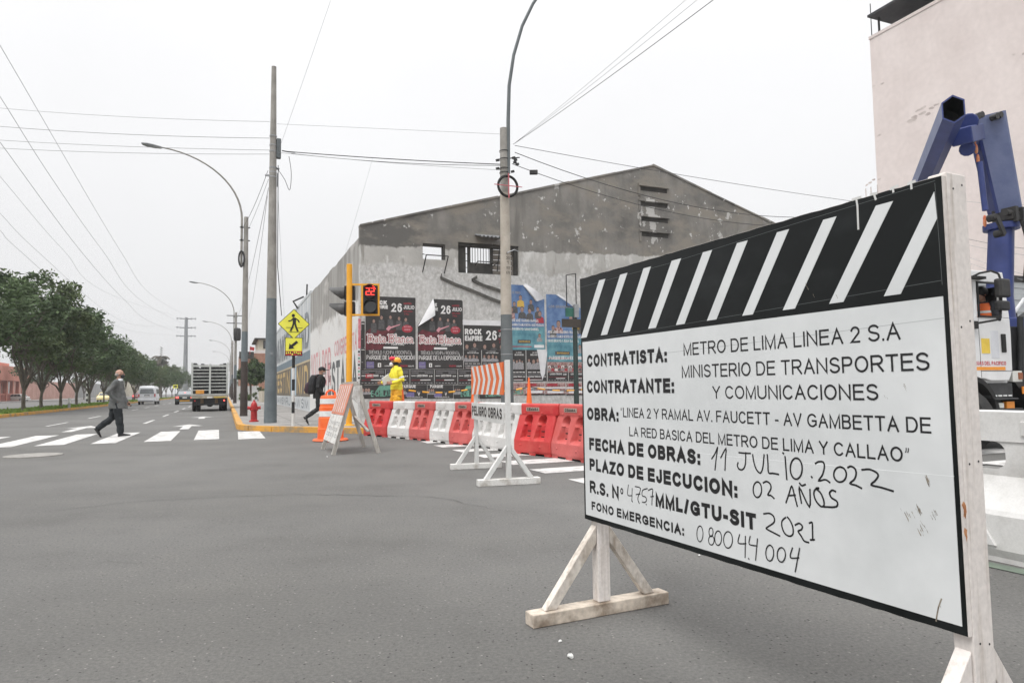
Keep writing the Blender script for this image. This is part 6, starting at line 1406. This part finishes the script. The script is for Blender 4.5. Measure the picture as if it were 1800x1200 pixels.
J=dict(hip=(.01,0,.94),chest=(.0,0,1.31),neck=(.01,0,1.51),head=(.04,0,1.65),hem=.20,trw=1.15,fat=1.45,collar=-.02,
 shR=(-.01,-.20,1.43),elR=(-.20,-.27,1.17),wrR=(.01,-.165,.93),hdR=(.7,.2,-.6),shL=(.03,.20,1.43),elL=(.03,.26,1.15),wrL=(.19,.20,.92),
 hpR=(-.01,-.085,.90),knR=(.06,-.09,.49),anR=(.10,-.09,.09),toeR=(.28,-.10,.03),heelR=(.06,-.09,.012),
 hpL=(-.02,.085,.90),knL=(-.14,.09,.49),anL=(-.45,.09,.22),toeL=(-.41,.09,.03),heelL=(-.525,.09,.20))
t,M=person('bald man in a grey suit jacket and black face mask striding over the crosswalk',pos,RZ,J,dict(jacket=suit,trousers=trs,shoe=shoe_b))
eyes(t,M)
c=MB(); c.sphere(M@V((-.045,0,-.008)),.076,.079,.058,14,9); hr=c.build('hair',pm('grey_hair',(.25,.22,.20),(.36,.33,.30),scale=30,rough=.9),t,smooth=True)
c=MB(); c.sphere(M@V((.055,0,-.055)),.062,.068,.058,14,9); c.tube([M@V((.04,-.07,-.04)),M@V((-.0,-.082,-.01))],.005,5); c.build('face_mask',black_m,t,smooth=True)
c=MB(); c.loft([((.035,0,1.475),.078,.08),((.05,0,1.52),.066,.066),((.045,0,1.535),.06,.06)],14); c.add([(.135,-.035,1.48),(.135,.035,1.48),(.168,.004,1.22),(.166,-.004,1.22)],[(0,1,2,3)]); c.build('shirt',shirt,t,smooth=True)
c=MB(); c.beam((.24,.19,.88),(.30,.19,.80),.06,.03); pf=c.build('phone',black_m,loc=(0,0,0)); pf.matrix_world=Matrix.Translation(pos)@Matrix.Rotation(RZ,4,'Z'); tag(pf,'small dark phone in the far hand of the man in the grey suit jacket','phone')
# walker with a backpack
blk=pm('black_jacket_cloth',(.010,.011,.012),(.022,.022,.024),scale=8,rough=.8,bump=.4,bscale=14,dist=.02)
pos=S(2.50,20.75,.15)
J=dict(hip=(0,0,.93),chest=(.02,0,1.29),neck=(.045,0,1.49),head=(.105,0,1.62),tilt=.10,hem=.14,trw=.9,collar=.03,
 shR=(.03,-.19,1.41),elR=(-.06,-.25,1.13),wrR=(.12,-.23,.92),shL=(.06,.19,1.41),elL=(.0,.25,1.13),wrL=(.16,.22,.93),
 hpR=(0,-.085,.89),knR=(-.02,-.09,.48),anR=(-.36,-.09,.24),toeR=(-.33,-.09,.05),heelR=(-.44,-.09,.22),
 hpL=(.02,.085,.89),knL=(.20,.09,.50),anL=(.24,.09,.09),toeL=(.42,.09,.03),heelL=(.20,.09,.012))
t,M=person('person in a black jacket and cap walking past the painted side wall',pos,RZ,J,scale=.97,cloth=dict(jacket=blk,trousers=blk,shoe=pm('black_white_trainer',(.012,.012,.012),(.60,.60,.60),scale=16,lo=.52,hi=.6,rough=.6)))
eyes(t,M)
c=MB(); c.sphere(M@V((-.012,0,.045)),.108,.088,.085,14,9); c.sphere(M@V((.13,0,.045)),.085,.065,.012,12,6); c.build('cap',blk,t,smooth=True)
c=MB(); c.sphere(M@V((.045,0,-.062)),.06,.062,.05,12,8); c.build('face_mask',pm('pale_mask',(.45,.40,.40),rough=.8),t,smooth=True)
bp=thing('backpack','bulky black backpack with a purple back pocket, worn by the walker in the cap','backpack',pos,RZ); bp.scale=(.97,)*3
c=MB(); c.loft([((-.20,0,.92),.10,.15),((-.22,0,1.0),.15,.17),((-.20,0,1.2),.14,.17),((-.16,0,1.38),.12,.155),((-.13,0,1.50),.075,.11)],16); remesh(c,'bag',pm('black_bag_cloth',(.012,.013,.015),(.024,.024,.027),scale=9,rough=.8,bump=.3,bscale=20,dist=.01),bp,.012,5)
c=MB(); c.loft([((-.33,0,.95),.06,.12),((-.34,0,1.05),.085,.13),((-.32,0,1.22),.07,.125),((-.29,0,1.28),.04,.10)],14); remesh(c,'pocket',pm('plum_bag_cloth',(.035,.018,.028),(.055,.03,.042),scale=9,rough=.8),bp,.012,5)
for s in (-1,1): c=MB(); c.tube(cr3([(-.12,s*.12,1.44),(.0,s*.13,1.50),(.17,s*.13,1.38),(.14,s*.15,1.15),(-.08,s*.16,1.02)],5),.022,8); c.build('strap',blk,bp,smooth=True)
# worker in yellow
yel=pm('yellow_work_cloth',(.70,.62,.03),(.80,.72,.06),scale=6,detail=8,rough=.75,bump=.5,bscale=13,dist=.025); yel2=pm('amber_work_cloth',(.72,.34,.02),(.80,.44,.03),scale=6,detail=8,rough=.75,bump=.5,bscale=12,dist=.025)
pos=PL(697,690,SD,17.75); pos.z=.15
J=dict(hip=(0,0,1.0),chest=(.0,0,1.36),neck=(.02,0,1.58),head=(.06,0,1.70),hem=.02,trw=1.25,collar=.05,curl=.9,
 shL=(0,.20,1.50),elL=(-.05,.29,1.24),wrL=(.20,.20,1.16),hdL=(.9,-.35,.1),shR=(0,-.20,1.50),elR=(.10,-.27,1.24),wrR=(.36,-.14,1.17),hdR=(.95,.1,-.05),
 hpL=(0,.09,.95),knL=(.03,.10,.53),anL=(0,.10,.10),toeL=(.17,.11,.03),heelL=(-.05,.10,.012),
 hpR=(0,-.09,.95),knR=(.03,-.10,.53),anR=(0,-.10,.10),toeR=(.17,-.11,.03),heelR=(-.05,-.10,.012))
wk,M=person('worker in a yellow suit and orange helmet reading papers behind the barriers',pos,RZ+PI+.15,J,dict(jacket=yel,trousers=yel2,shoe=shoe_b))
eyes(wk,M)
c=MB(); c.sphere(M@V((-.02,0,.0)),.108,.092,.112,14,9); c.build('hood',black_m,wk,smooth=True)
c=MB(); c.sphere(M@V((-.06,0,.055)),.125,.11,.085,16,9); c.sphere(M@V((-.055,0,.02)),.15,.13,.016,16,6); c.sphere(M@V((-.15,0,.045)),.04,.03,.05,8,6); c.build('helmet',pm('helmet_orange',(.80,.36,.03),(.85,.42,.05),scale=5,rough=.4),wk,smooth=True)
c=MB(); c.sphere(M@V((.055,0,.105)),.085,.085,.055,14,9); c.build('bandana',pm('bandana_red',(.68,.04,.07),rough=.8),wk,smooth=True)
c=MB(); c.sphere(M@V((.085,0,-.05)),.05,.06,.055,12,8); c.build('face_mask',shirt,wk,smooth=True)
rf=MB()
for s,el,sh in ((1,J['elL'],J['shL']),(-1,J['elR'],J['shR'])):
    a=V(el)+(V(sh)-V(el))*.22; d=(V(sh)-V(el)).normalized(); rf.tube([a-d*.02,a+d*.02],.071,14,cap=False)
rf.loft([((0,0,1.235),.152,.19),((0,0,1.28),.150,.19)],20); rf.build('reflective_tape',refl_white,wk,smooth=40)
pk=MB(); pk.box(-.06,.06,.185,.205,.76,.84); pk.build('pocket_flap',pm('dark_amber',(.35,.18,.02),rough=.8),wk)
pm_=MB(); pm_.box(-.14,.14,-.02,.0,-.09,.11,Matrix.Rotation(.18,4,'Y')); po=pm_.build('paper_sheaf',shirt); po.matrix_world=Matrix.Translation(pos)@Matrix.Rotation(RZ+PI+.15,4,'Z')@Matrix.Translation((.30,.06,1.24))@Matrix.Rotation(.5,4,'Z')@Matrix.Rotation(.25,4,'Y'); tag(po,'white sheaf of papers held by the worker in yellow','papers')
# driver seated in the lorry cab
J=dict(hip=(0,0,.48),chest=(-.05,0,.86),neck=(-.05,0,1.06),head=(-.01,0,1.19),hem=.05,
 shL=(-.05,.20,1.0),elL=(.02,.26,.74),wrL=(.26,.2,.72),shR=(-.05,-.2,1.0),elR=(.02,-.26,.74),wrR=(.26,-.2,.72),
 hpL=(0,.1,.46),knL=(.42,.12,.50),anL=(.50,.12,.10),toeL=(.66,.12,.05),heelL=(.46,.12,.012),hpR=(0,-.1,.46),knR=(.42,-.12,.50),anR=(.50,-.12,.10),toeR=(.66,-.12,.05),heelR=(.46,-.12,.012))
dpos=ct.location+SX*(-.19)+SD*.30+V((0,0,1.40))
dv,M=person('driver in an orange vest sitting at the open window of the crane lorry',dpos,RZ+PI,J,dict(jacket=pm('driver_dark_cloth',(.02,.022,.028),rough=.9),trousers=trs,shoe=shoe_b))
eyes(dv,M)
c=MB(); c.loft([((0,0,.50),.165,.20),((-.03,0,.75),.155,.20),((-.05,0,.95),.15,.205),((-.05,0,1.03),.10,.14)],18); vo=c.build('vest',pm('vest_orange',(.80,.13,.03),(.85,.2,.05),scale=6,rough=.7),dv,smooth=True)
c=MB(); c.loft([((-.02,0,.70),.160,.203),((-.03,0,.745),.160,.203)],18); c.loft([((-.045,0,.86),.157,.206),((-.05,0,.90),.157,.207)],18); c.build('reflective_tape',refl_white,vo,smooth=True)
c=MB(); c.sphere(M@V((-.015,0,.04)),.12,.10,.10,14,9); c.build('helmet',black_m,dv,smooth=True)
# ================================================================ trees
leafA=pm('leaf_dark_green',(.034,.062,.024),(.095,.145,.055),scale=.9,detail=8,rough=.8,lo=.3,hi=.7,fine=.35,fscale=9)
leafB=pm('leaf_olive_green',(.042,.066,.022),(.115,.155,.058),scale=.9,detail=8,rough=.8,lo=.3,hi=.7,fine=.35,fscale=9)
bark=pm('bark',(.07,.058,.045),(.14,.12,.10),scale=3,detail=8,rough=.95,bump=.6,bscale=8); bark_p=pm('pale_bark',(.26,.24,.20),(.36,.34,.30),scale=3,detail=8,rough=.95)
def crown(seed,rx,rz,cz,ncl,per,lsz,zlow,lean=0):
    r=random.Random(seed); mb=MB(); cl=[]
    while len(cl)<ncl:
        p=Vector((r.uniform(-1,1),r.uniform(-1,1),r.uniform(-1,1)))
        if p.length>1 or p.length<.25: continue
        q=Vector((p.x*rx,p.y*rx,cz+p.z*rz))
        if q.z<zlow: continue
        cl.append((q,r.uniform(.5,1.0)*rx*.30))
    for q,cr_ in cl:
        for k in range(int(per*r.uniform(.6,1.3))):
            d=Vector((r.gauss(0,1),r.gauss(0,1),r.gauss(0,1))).normalized(); p=q+d*cr_*(r.random()**.45)*Vector((1,1,.75)).length/1.6
            s=lsz*r.uniform(.6,1.6); a=Vector((r.gauss(0,1),r.gauss(0,1),r.gauss(0,.6))).normalized(); b=a.orthogonal().normalized(); b.rotate(Matrix.Rotation(r.uniform(0,6.28),3,a))
            mb.add([p-a*s,p+b*s*.42,p+a*s,p-b*s*.42],[(0,1,2,3)])
    for k in range(int(ncl*1.3)):     # sprays that break the outline
        q,cr_=cl[k%len(cl)]; d=(q-Vector((0,0,cz))).normalized(); base=q+d*cr_*.7
        for j in range(6):
            p=base+d*(j*.07)+Vector((r.gauss(0,.07),r.gauss(0,.07),r.gauss(0,.07))); s=lsz*r.uniform(.35,.6); a=(d+Vector((r.gauss(0,.6),r.gauss(0,.6),r.gauss(0,.6)))).normalized(); b=a.orthogonal()
            mb.add([p-a*s,p+b*s*.4,p+a*s,p-b*s*.4],[(0,1,2,3)])
    return mb,cl
def trunk(seed,cl,h0,r0,nl,spread):
    r=random.Random(seed+50); mb=MB(); mb.tube([(0,0,-.1),(r.uniform(-.05,.05),r.uniform(-.05,.05),h0*.5),(0,0,h0)],[r0*1.25,r0,r0*.9],9)
    tg=sorted(cl,key=lambda c:c[0].z)
    for k in range(nl):
        q=tg[int(len(tg)*(k+.5)/nl)][0]; a=2*PI*k/nl+r.uniform(-.4,.4); m=Vector((spread*cos(a),spread*sin(a),h0+ (q.z-h0)*.45)); e=Vector((q.x*.8,q.y*.8,q.z))
        pts=cr3([(0,0,h0-.1),m*.5+Vector((0,0,h0*.5)),m,e],4); n=len(pts); mb.tube(pts,[r0*.55*(1-i/n)+.022 for i in range(n)],6)
        for j in range(2): 
            q2=tg[r.randrange(len(tg))][0]; p=pts[int(n*.55)]; mb.tube([p,(p+q2)*.5+Vector((0,0,.2)),q2],[.045,.03,.015],5)
    return mb
PROTO=[]
for k in range(5):
    cm,cl=crown(11+k*7,[3.6,3.2,3.9,3.1,3.5][k],[2.55,2.7,2.4,2.75,2.5][k],5.75,[56,48,60,46,52][k],150,.14,3.05)
    PROTO.append((cm,trunk(k,cl,1.25,.105,7,.7),leafA if k%2==0 else leafB))
tdata={}
def tree(kind,pos,sc,label,rot,group=None,bk=None,name='broadleaf_tree'):
    t=thing(name,label,'tree',pos,rot,group); t.scale=(sc*rnd.uniform(.84,1.16),sc*rnd.uniform(.84,1.16),sc)
    if kind not in tdata:
        cm,tm_,lf=PROTO[kind]; tdata[kind]=(cm.build('crown',lf,t),tm_.build('trunk',bark,t,smooth=True))
    else:
        for o in tdata[kind]: c=o.copy(); COL.objects.link(c); c.parent=t
    return t
row=[(-70,40,None),(-22,44,470),(34,47.5,478),(72,0,512),(106,0,543),(135,0,560),(158,0,585),(178,0,598),(200,0,606),(218,0,612),(236,0,624),(252,0,632),(268,0,643),(282,0,648),(294,0,640),(304,0,645),(312,0,652),(319,0,659)]
names=['at the left edge of the photo','second from the left edge','third from the left, before the salmon building','fourth from the left along the median','with many thin stems before the pink boundary wall','before the grey boundary wall','just left of the walking man, above the taxi','right behind the walking man','right of the walking man','above the dark red car','just left of the white van','right above the white van','right of the white van roof','under the palm','just right of the palm','left of the pylon foot','close to the pylon foot','smallest and farthest of the row, at the pylon foot']
ti=0
for (x,_,ty),nm in zip(row,names):
    if ty is None: continue
    P=PL(x,700,SX,-12.4); s_=P.dot(SD); pos=S(-12.4+rnd.uniform(-.3,.3),s_,.14); hy_=(690+(398-x)*.014-ty)/FOC*P.y+CAMH
    tree(ti%5,pos,hy_/8.45,'dark green median tree '+nm,rnd.uniform(0,6.28),'trees along the median'); ti+=1
for k,(la,s_,sc,nm) in enumerate(((-31.3,150,1.05,'behind the striped post'),(-31.3,190,1.0,'behind the grey boundary wall end'),(-31,236,1.1,'behind the taxi'),(-30,290,1.15,'behind the dark red car'),(-9.5,300,1.15,'behind the stake truck at the end of the avenue'),(-4.5,330,1.2,'rising just left of the stake truck'),(-12.4,262,.95,'at the pylon foot beyond the row'),(5.5,250,1.0,'seen in the gap between the truck and the second lamp'))):
    tree((k+2)%5,S(la,s_,.1),sc,'far dark tree '+nm,rnd.uniform(0,6.28),'far trees beyond the avenue')
# palm
PP=PL(281,690,SX,-20); ph=(691.5-628)/FOC*PP.y+CAMH
t=thing('palm_tree','shaggy dark palm rising above the far trees left of the pylon','palm',S(-20,PP.dot(SD),0))
MB().tube([(0,0,0),(.3,0,ph*.5),(0,0,ph)],[.45,.35,.32],8).build('trunk',bark,t,smooth=True)
fm=MB(); rs=random.Random(9)
for k in range(700):
    a=rs.uniform(0,6.28); q=rs.random(); rr=2.3*(q**.5)*rs.uniform(.7,1.1); p=Vector((cos(a)*rr,sin(a)*rr,ph-.2-rr*rs.uniform(.2,.9)-rs.uniform(0,1.2))); s=rs.uniform(.25,.55); v=Vector((rs.gauss(0,1),rs.gauss(0,1),rs.gauss(0,1))).normalized()
    fm.add([p,p+v*s*.3+Vector((cos(a)*.2,sin(a)*.2,-s)),p+Vector((0,0,-s*1.4)),p-v*s*.3+Vector((0,0,-s*.5))],[(0,1,2,3)])
for k in range(46):
    a=rs.uniform(0,6.28); up=rs.choice([1,1,.3,-.6,-1]); l=rs.uniform(2.0,3.6); pts=[]
    for j in range(7):
        f=j/6; pts.append(Vector((cos(a)*l*f*(.9 if up>0 else .55),sin(a)*l*f*(.9 if up>0 else .55),ph+up*l*.75*f-(1.4*f*f*l*.6))))
    for j in range(6):
        d=(pts[j+1]-pts[j]).normalized(); sd_=d.cross(Vector((0,0,1))).normalized()
        for s in (-1,1):
            for q in (0,.5): p=pts[j]+(pts[j+1]-pts[j])*q; fm.add([p,p+d*.45+sd_*s*.8*(1-.5*j/6)+Vector((0,0,-.35)),p+d*.4],[(0,1,2)])
for k in range(4): 
    a=rs.uniform(-.3,.3); 
    for j in range(10): p=Vector((.2*j*.1,0,ph+.35*j)); fm.add([p,p+Vector((.6*(-1)**j,.2,.2)),p+Vector((0,.1,.4))],[(0,1,2)])
fm.build('fronds',pm('palm_frond',(.03,.035,.02),(.09,.075,.05),scale=.6,rough=.9),t)
# round tree and shrubs by the white wall on the right pavement
cm,cl=crown(91,1.6,1.5,3.25,34,260,.12,1.85)
t=thing('round_tree','small round dark tree on the pavement in front of the brick house','tree',S(2.55,84,.15)); cm.build('crown',leafA,t)
tb=MB(); tb.tube([(0,0,0),(.05,0,1.1),(0,0,2.2)],[.16,.12,.12],8)
for q,_ in cl[::4]: tb.tube([(0,0,1.9),q],[.07,.02],5)
tb.build('trunk',bark,t,smooth=True)
for i,(la,s_,h,lb) in enumerate(((1.9,82,.9,'low dark shrub left of the round tree'),(3.3,80,1.5,'taller green shrub right of the round tree trunk'))):
    cm,cl=crown(120+i,.75,h*.45,h*.55,14,110,.08,.05); t=thing('shrub',lb,'shrub',S(la,s_,.15)); cm.build('foliage',leafB,t)
    sm_=MB(); [sm_.tube([(0,0,0),q],[.03,.01],5) for q,_ in cl[::3]]; sm_.build('stems',bark,t)
# ================================================================ far buildings and walls
brick=pm('brick_wall',(.26,.13,.09),(.36,.20,.14),scale=1.5,detail=9,rough=.9,fine=.12,fscale=12); cream=pm('cream_plaster',(.40,.36,.28),(.50,.46,.38),scale=1,rough=.9); white_wall=pm('white_wall',(.46,.46,.45),(.58,.58,.57),scale=.8,detail=8,rough=.9)
t=thing('brick_house','brick house with a set back upper storey at the far end of the right pavement','house',S(1.6,96,.15),RZ)
MB().box(0,9,0,12,0,6.1).build('brick_walls',brick,t); MB().box(1.9,9,.5,12,6.1,6.55).build('balcony_slab',white_wall,t); MB().box(2.3,9,1.2,12,6.55,8.0).build('upper_storey',cream,t); MB().box(1.8,9.2,.8,12.2,8.0,8.2).build('roof',dark_in,t)
MB().box(-.1,1.7,-.15,.2,5.4,6.3).build('dark_awning',dark_in,t)
for x,z in ((.5,3.4),(2.4,3.4),(4.4,3.4),(2.9,6.8)): f=MB().box(x,x+1.0,-.03 if z<6 else 1.17,.02 if z<6 else 1.21,z,z+1.1).build('window',dark_in,t); MB().box(x+.06,x+.94,-.045 if z<6 else 1.155,-.03 if z<6 else 1.17,z+.06,z+1.04).build('pane',glass_dark,f)
fl=MB(); fl.tube([(1.2,-.3,5.9),(1.2,-.5,7.0)],.03,6); fl.prism([(1.2,6.5),(1.7,6.4),(1.75,6.85),(1.2,6.95)],-.42,-.40); fl.build('flag',red_paint,t)
t=MB().box(0,2.7,0,.25,0,1.75).build('low_wall',white_wall,loc=S(.95,88.5,.15),rz=RZ); tag(t,'plain white wall beside the round tree on the right pavement','wall')
t=MB().box(0,.6,0,8,0,1.1).build('low_wall',cream,loc=S(3.2,70,.15),rz=RZ); tag(t,'low cream garden wall at the end of the mural building','wall')
# blank pink building
pkw=pm('pink_plaster',(.60,.53,.505),(.71,.64,.615),scale=.35,detail=9,rough=.92,fine=.04,fscale=3,lo=.25,hi=.75); stain=pm('grey_stain',(.42,.36,.34),(.58,.52,.49),scale=1.2,detail=9,rough=.95,lo=.4,hi=.6)
t=thing('pink_building','tall blank pale pink building with a dark roof canopy at the right edge','building',S(40,14,0),RZ)
pb_=MB(); pb_.box(0,18,0,17.9,0,24.4); pb_.build('wall',pkw,t); pr_=MB(); pr_.box(-.05,18.05,-.05,17.95,24.4,24.6); pr_.build('parapet',pkw,t)
def blot(u,z,r,k,seed):
    r_=random.Random(seed); mb=MB(); 
    for i in range(k):
        cu,cz=u+r_.gauss(0,r*.9),z+r_.gauss(0,r*.35); n=9; ph_=[r_.uniform(.5,1.1) for _ in range(n)]
        mb.add([(-.004-.0006*i,cu+ph_[j]*r*.5*cos(2*PI*j/n),cz+ph_[j]*r*.22*sin(2*PI*j/n)) for j in range(n)],[tuple(range(n-1,-1,-1))])
    return mb
def pk(x,y): P=PL(x,y,SX,40); return P.dot(SD)-14,P.z
for i,(x,y,r,k) in enumerate(((1612,203,.5,6),(1628,195,.45,5),(1540,318,.35,4),(1537,155,.35,2),(1545,240,.35,2),(1790,95,.3,2))):
    u,z=pk(x,y); blot(u,z,r,k,i).build('stain',stain,t)
dr_=MB(); u,z=pk(1542,325); 
for du,h in ((0,1.4),(.5,1.6),(.9,1.2)): dr_.box(-.006,0,u+du-.05,u+du+.03,z-h,z)
dr_.build('stain',stain,t)
cn=MB(); cn.box(-.5,9,4,17.6,25.7,25.85); 
for k in range(60): cn.tube([(-.5,4+k*.225,25.77),(9,4+k*.225,25.77)],.07,6)
cn.build('roof_canopy',pm('dark_roof_sheet',(.035,.036,.04),(.06,.06,.065),scale=2,rough=.7),t)
cps=MB(); [cps.box(x-.05,x+.05,y-.05,y+.05,24.6,25.7) for x in (.2,6) for y in (17.3,13,9,5)]; cps.tube([(.1,17.8,24.6),(.1,17.8,26.9)],.03,6); cps.build('canopy_posts',dark_metal,t)
t=thing('corrugated_fence','pale grey corrugated fence behind the crane truck','fence',S(19.5,14.2,0),RZ)
cf=MB()
for k in range(22): cf.box(0,12,-.02-.02*(k%2),.03,.2*k,.2*k+.19)
cf.build('sheets',pm('grey_siding',(.36,.38,.39),(.46,.48,.49),scale=1.2,rough=.6),t); MB().box(-.05,12.05,-.08,.05,4.4,4.6).build('top_rail',dark_metal,t)
# far left side
t=thing('salmon_building','salmon coloured building with a deep portico behind the median trees, at the far left','building',S(-38,108,.14),RZ+PI/2)
sal=pm('salmon_plaster',(.52,.20,.15),(.62,.27,.21),scale=.6,detail=8,rough=.9); sal_d=pm('brick_red_plaster',(.30,.09,.07),(.38,.13,.10),scale=.8,rough=.9)
# local x runs along the avenue, local y away from the road
MB().box(0,57,2.2,12,0,7.4).build('wall',sal,t); MB().box(-1,58,-1.2,2.2,3.75,6.4).build('portico_fascia',sal,t)
for k in range(15): MB().box(.5+4*k,1.05+4*k,-.6,-.05,0,3.75).build('portico_post',sal,t)
MB().box(0,57,-.5,-.1,0,.35).build('portico_base',sal_d,t); MB().box(0,57,-.48,-.12,1.15,1.4).build('portico_rail',sal,t); MB().box(0,57,-.40,-.2,.35,1.15).build('portico_wall',sal_d,t)
for k in range(14): f=MB().box(1.4+4*k,4.1+4*k,2.12,2.2,1.3,3.4).build('window',dark_in,t); MB().box(1.5+4*k,4.0+4*k,2.08,2.12,1.4,3.3).build('pane',glass_dark,f)
t=MB().box(0,62,0,.3,0,4.3).build('boundary_wall',pm('dusty_pink_wall',(.40,.22,.18),(.50,.30,.25),scale=.5,detail=8,rough=.9),loc=S(-40,167,.14),rz=RZ+PI/2); tag(t,'dusty pink boundary wall beyond the median, right of the salmon building','wall')
t=MB().box(0,150,0,.3,0,4.6).build('boundary_wall',pm('grey_boundary_wall',(.25,.25,.25),(.33,.33,.32),scale=.5,detail=8,rough=.9),loc=S(-40.2,229.2,.14),rz=RZ+PI/2); tag(t,'long grey boundary wall beyond the median, right of the pink one','wall')
t=thing('white_shed','long shed with a white roof behind the dusty pink wall','shed',S(-52,172,.14),RZ+PI/2)
MB().box(0,70,0,25,0,6.6).build('wall',white_wall,t); MB().prism([(-1,6.6),(71,6.6),(71,7.0),(-1,7.0)],-1,26).build('eaves',white_wall,t); rf_=MB(); rf_.add([(-1,-1,7.0),(71,-1,7.0),(71,12,9.6),(-1,12,9.6),(71,26,7.0),(-1,26,7.0)],[(0,1,2,3),(3,2,4,5),(0,3,5),(1,4,2)]); rf_.build('roof',pm('pale_roof_sheet',(.46,.46,.47),(.56,.56,.57),scale=.4,rough=.7),t)
for i,(la,s_,w_,h,m,lb) in enumerate(((-36,330,12,7,cream,'low cream building far beyond the median near the white van'),(-34,395,16,9,white_wall,'pale building at the far end of the left side, under the trees'))):
    t=thing('far_building',lb,'building',S(la,s_,0),RZ+PI/2); MB().box(0,30,0,w_,0,h).build('wall',m,t)
    for k in range(6): MB().box(2+4.5*k,4.4+4.5*k,-.05,0,h*.45,h*.75).build('window',dark_in,t)
def mast(x,la,h,label,mats,n,name='striped_post',r=.09):
    P=PL(x,700,SX,la); t=thing(name,label,'post',S(la,P.dot(SD),.14)); mb=MB()
    for k in range(n): mb.lathe([(r,h*k/n),(r,h*(k+1)/n)],8,mi=k%len(mats),cap=False)
    mb.build('post',mats,t); return t
mast(72,-31.5,3.9,'red and white striped post at the far pavement before the dusty pink wall',[white_paint,red_paint],11)
mast(153,-13.4,3.3,'black and white striped post in the median before the grey wall',[white_paint,black_m],12)
mast(210,-31.5,3.9,'red and white striped post right above the walking man',[white_paint,red_paint],11,r=.14)
mast(122,-10.8,.75,'short grey marker post at the median kerb',[grey_metal,white_paint],2,'marker_post')
P=PL(308,690,SX,-10.6); t=thing('road_sign','small yellow road sign far away between the van and the dark sedan','road sign',S(-10.6,P.dot(SD),.1),RZ)
MB().tube([(0,0,0),(0,0,3.2)],.06,6).build('post',grey_metal,t); MB().box(-.5,.5,-.05,-.02,2.2,3.0).build('plate',lime,t,bevel=.05); MB().flat([(-.35,2.45),(.1,2.45),(.1,2.3),(.45,2.6),(.1,2.9),(.1,2.75),(-.35,2.75)],-.06).build('arrow',ink,t)
# ================================================================ hazy coastal air
hb_=MB().box(-1200,1200,-400,1800,-1,34).build('haze',(lambda m:(m.node_tree.nodes.clear(),(lambda o_,v_:(m.node_tree.links.new(v_.outputs[0],o_.inputs['Volume']),v_.inputs['Color'].__setattr__('default_value',(.95,.96,.97,1)),v_.inputs['Density'].__setattr__('default_value',.0005)))(m.node_tree.nodes.new('ShaderNodeOutputMaterial'),m.node_tree.nodes.new('ShaderNodeVolumePrincipled'))) and m)((lambda m:(setattr(m,'use_nodes',True),m)[1])(bpy.data.materials.new('haze_air')))); struct(hb_,'stuff')
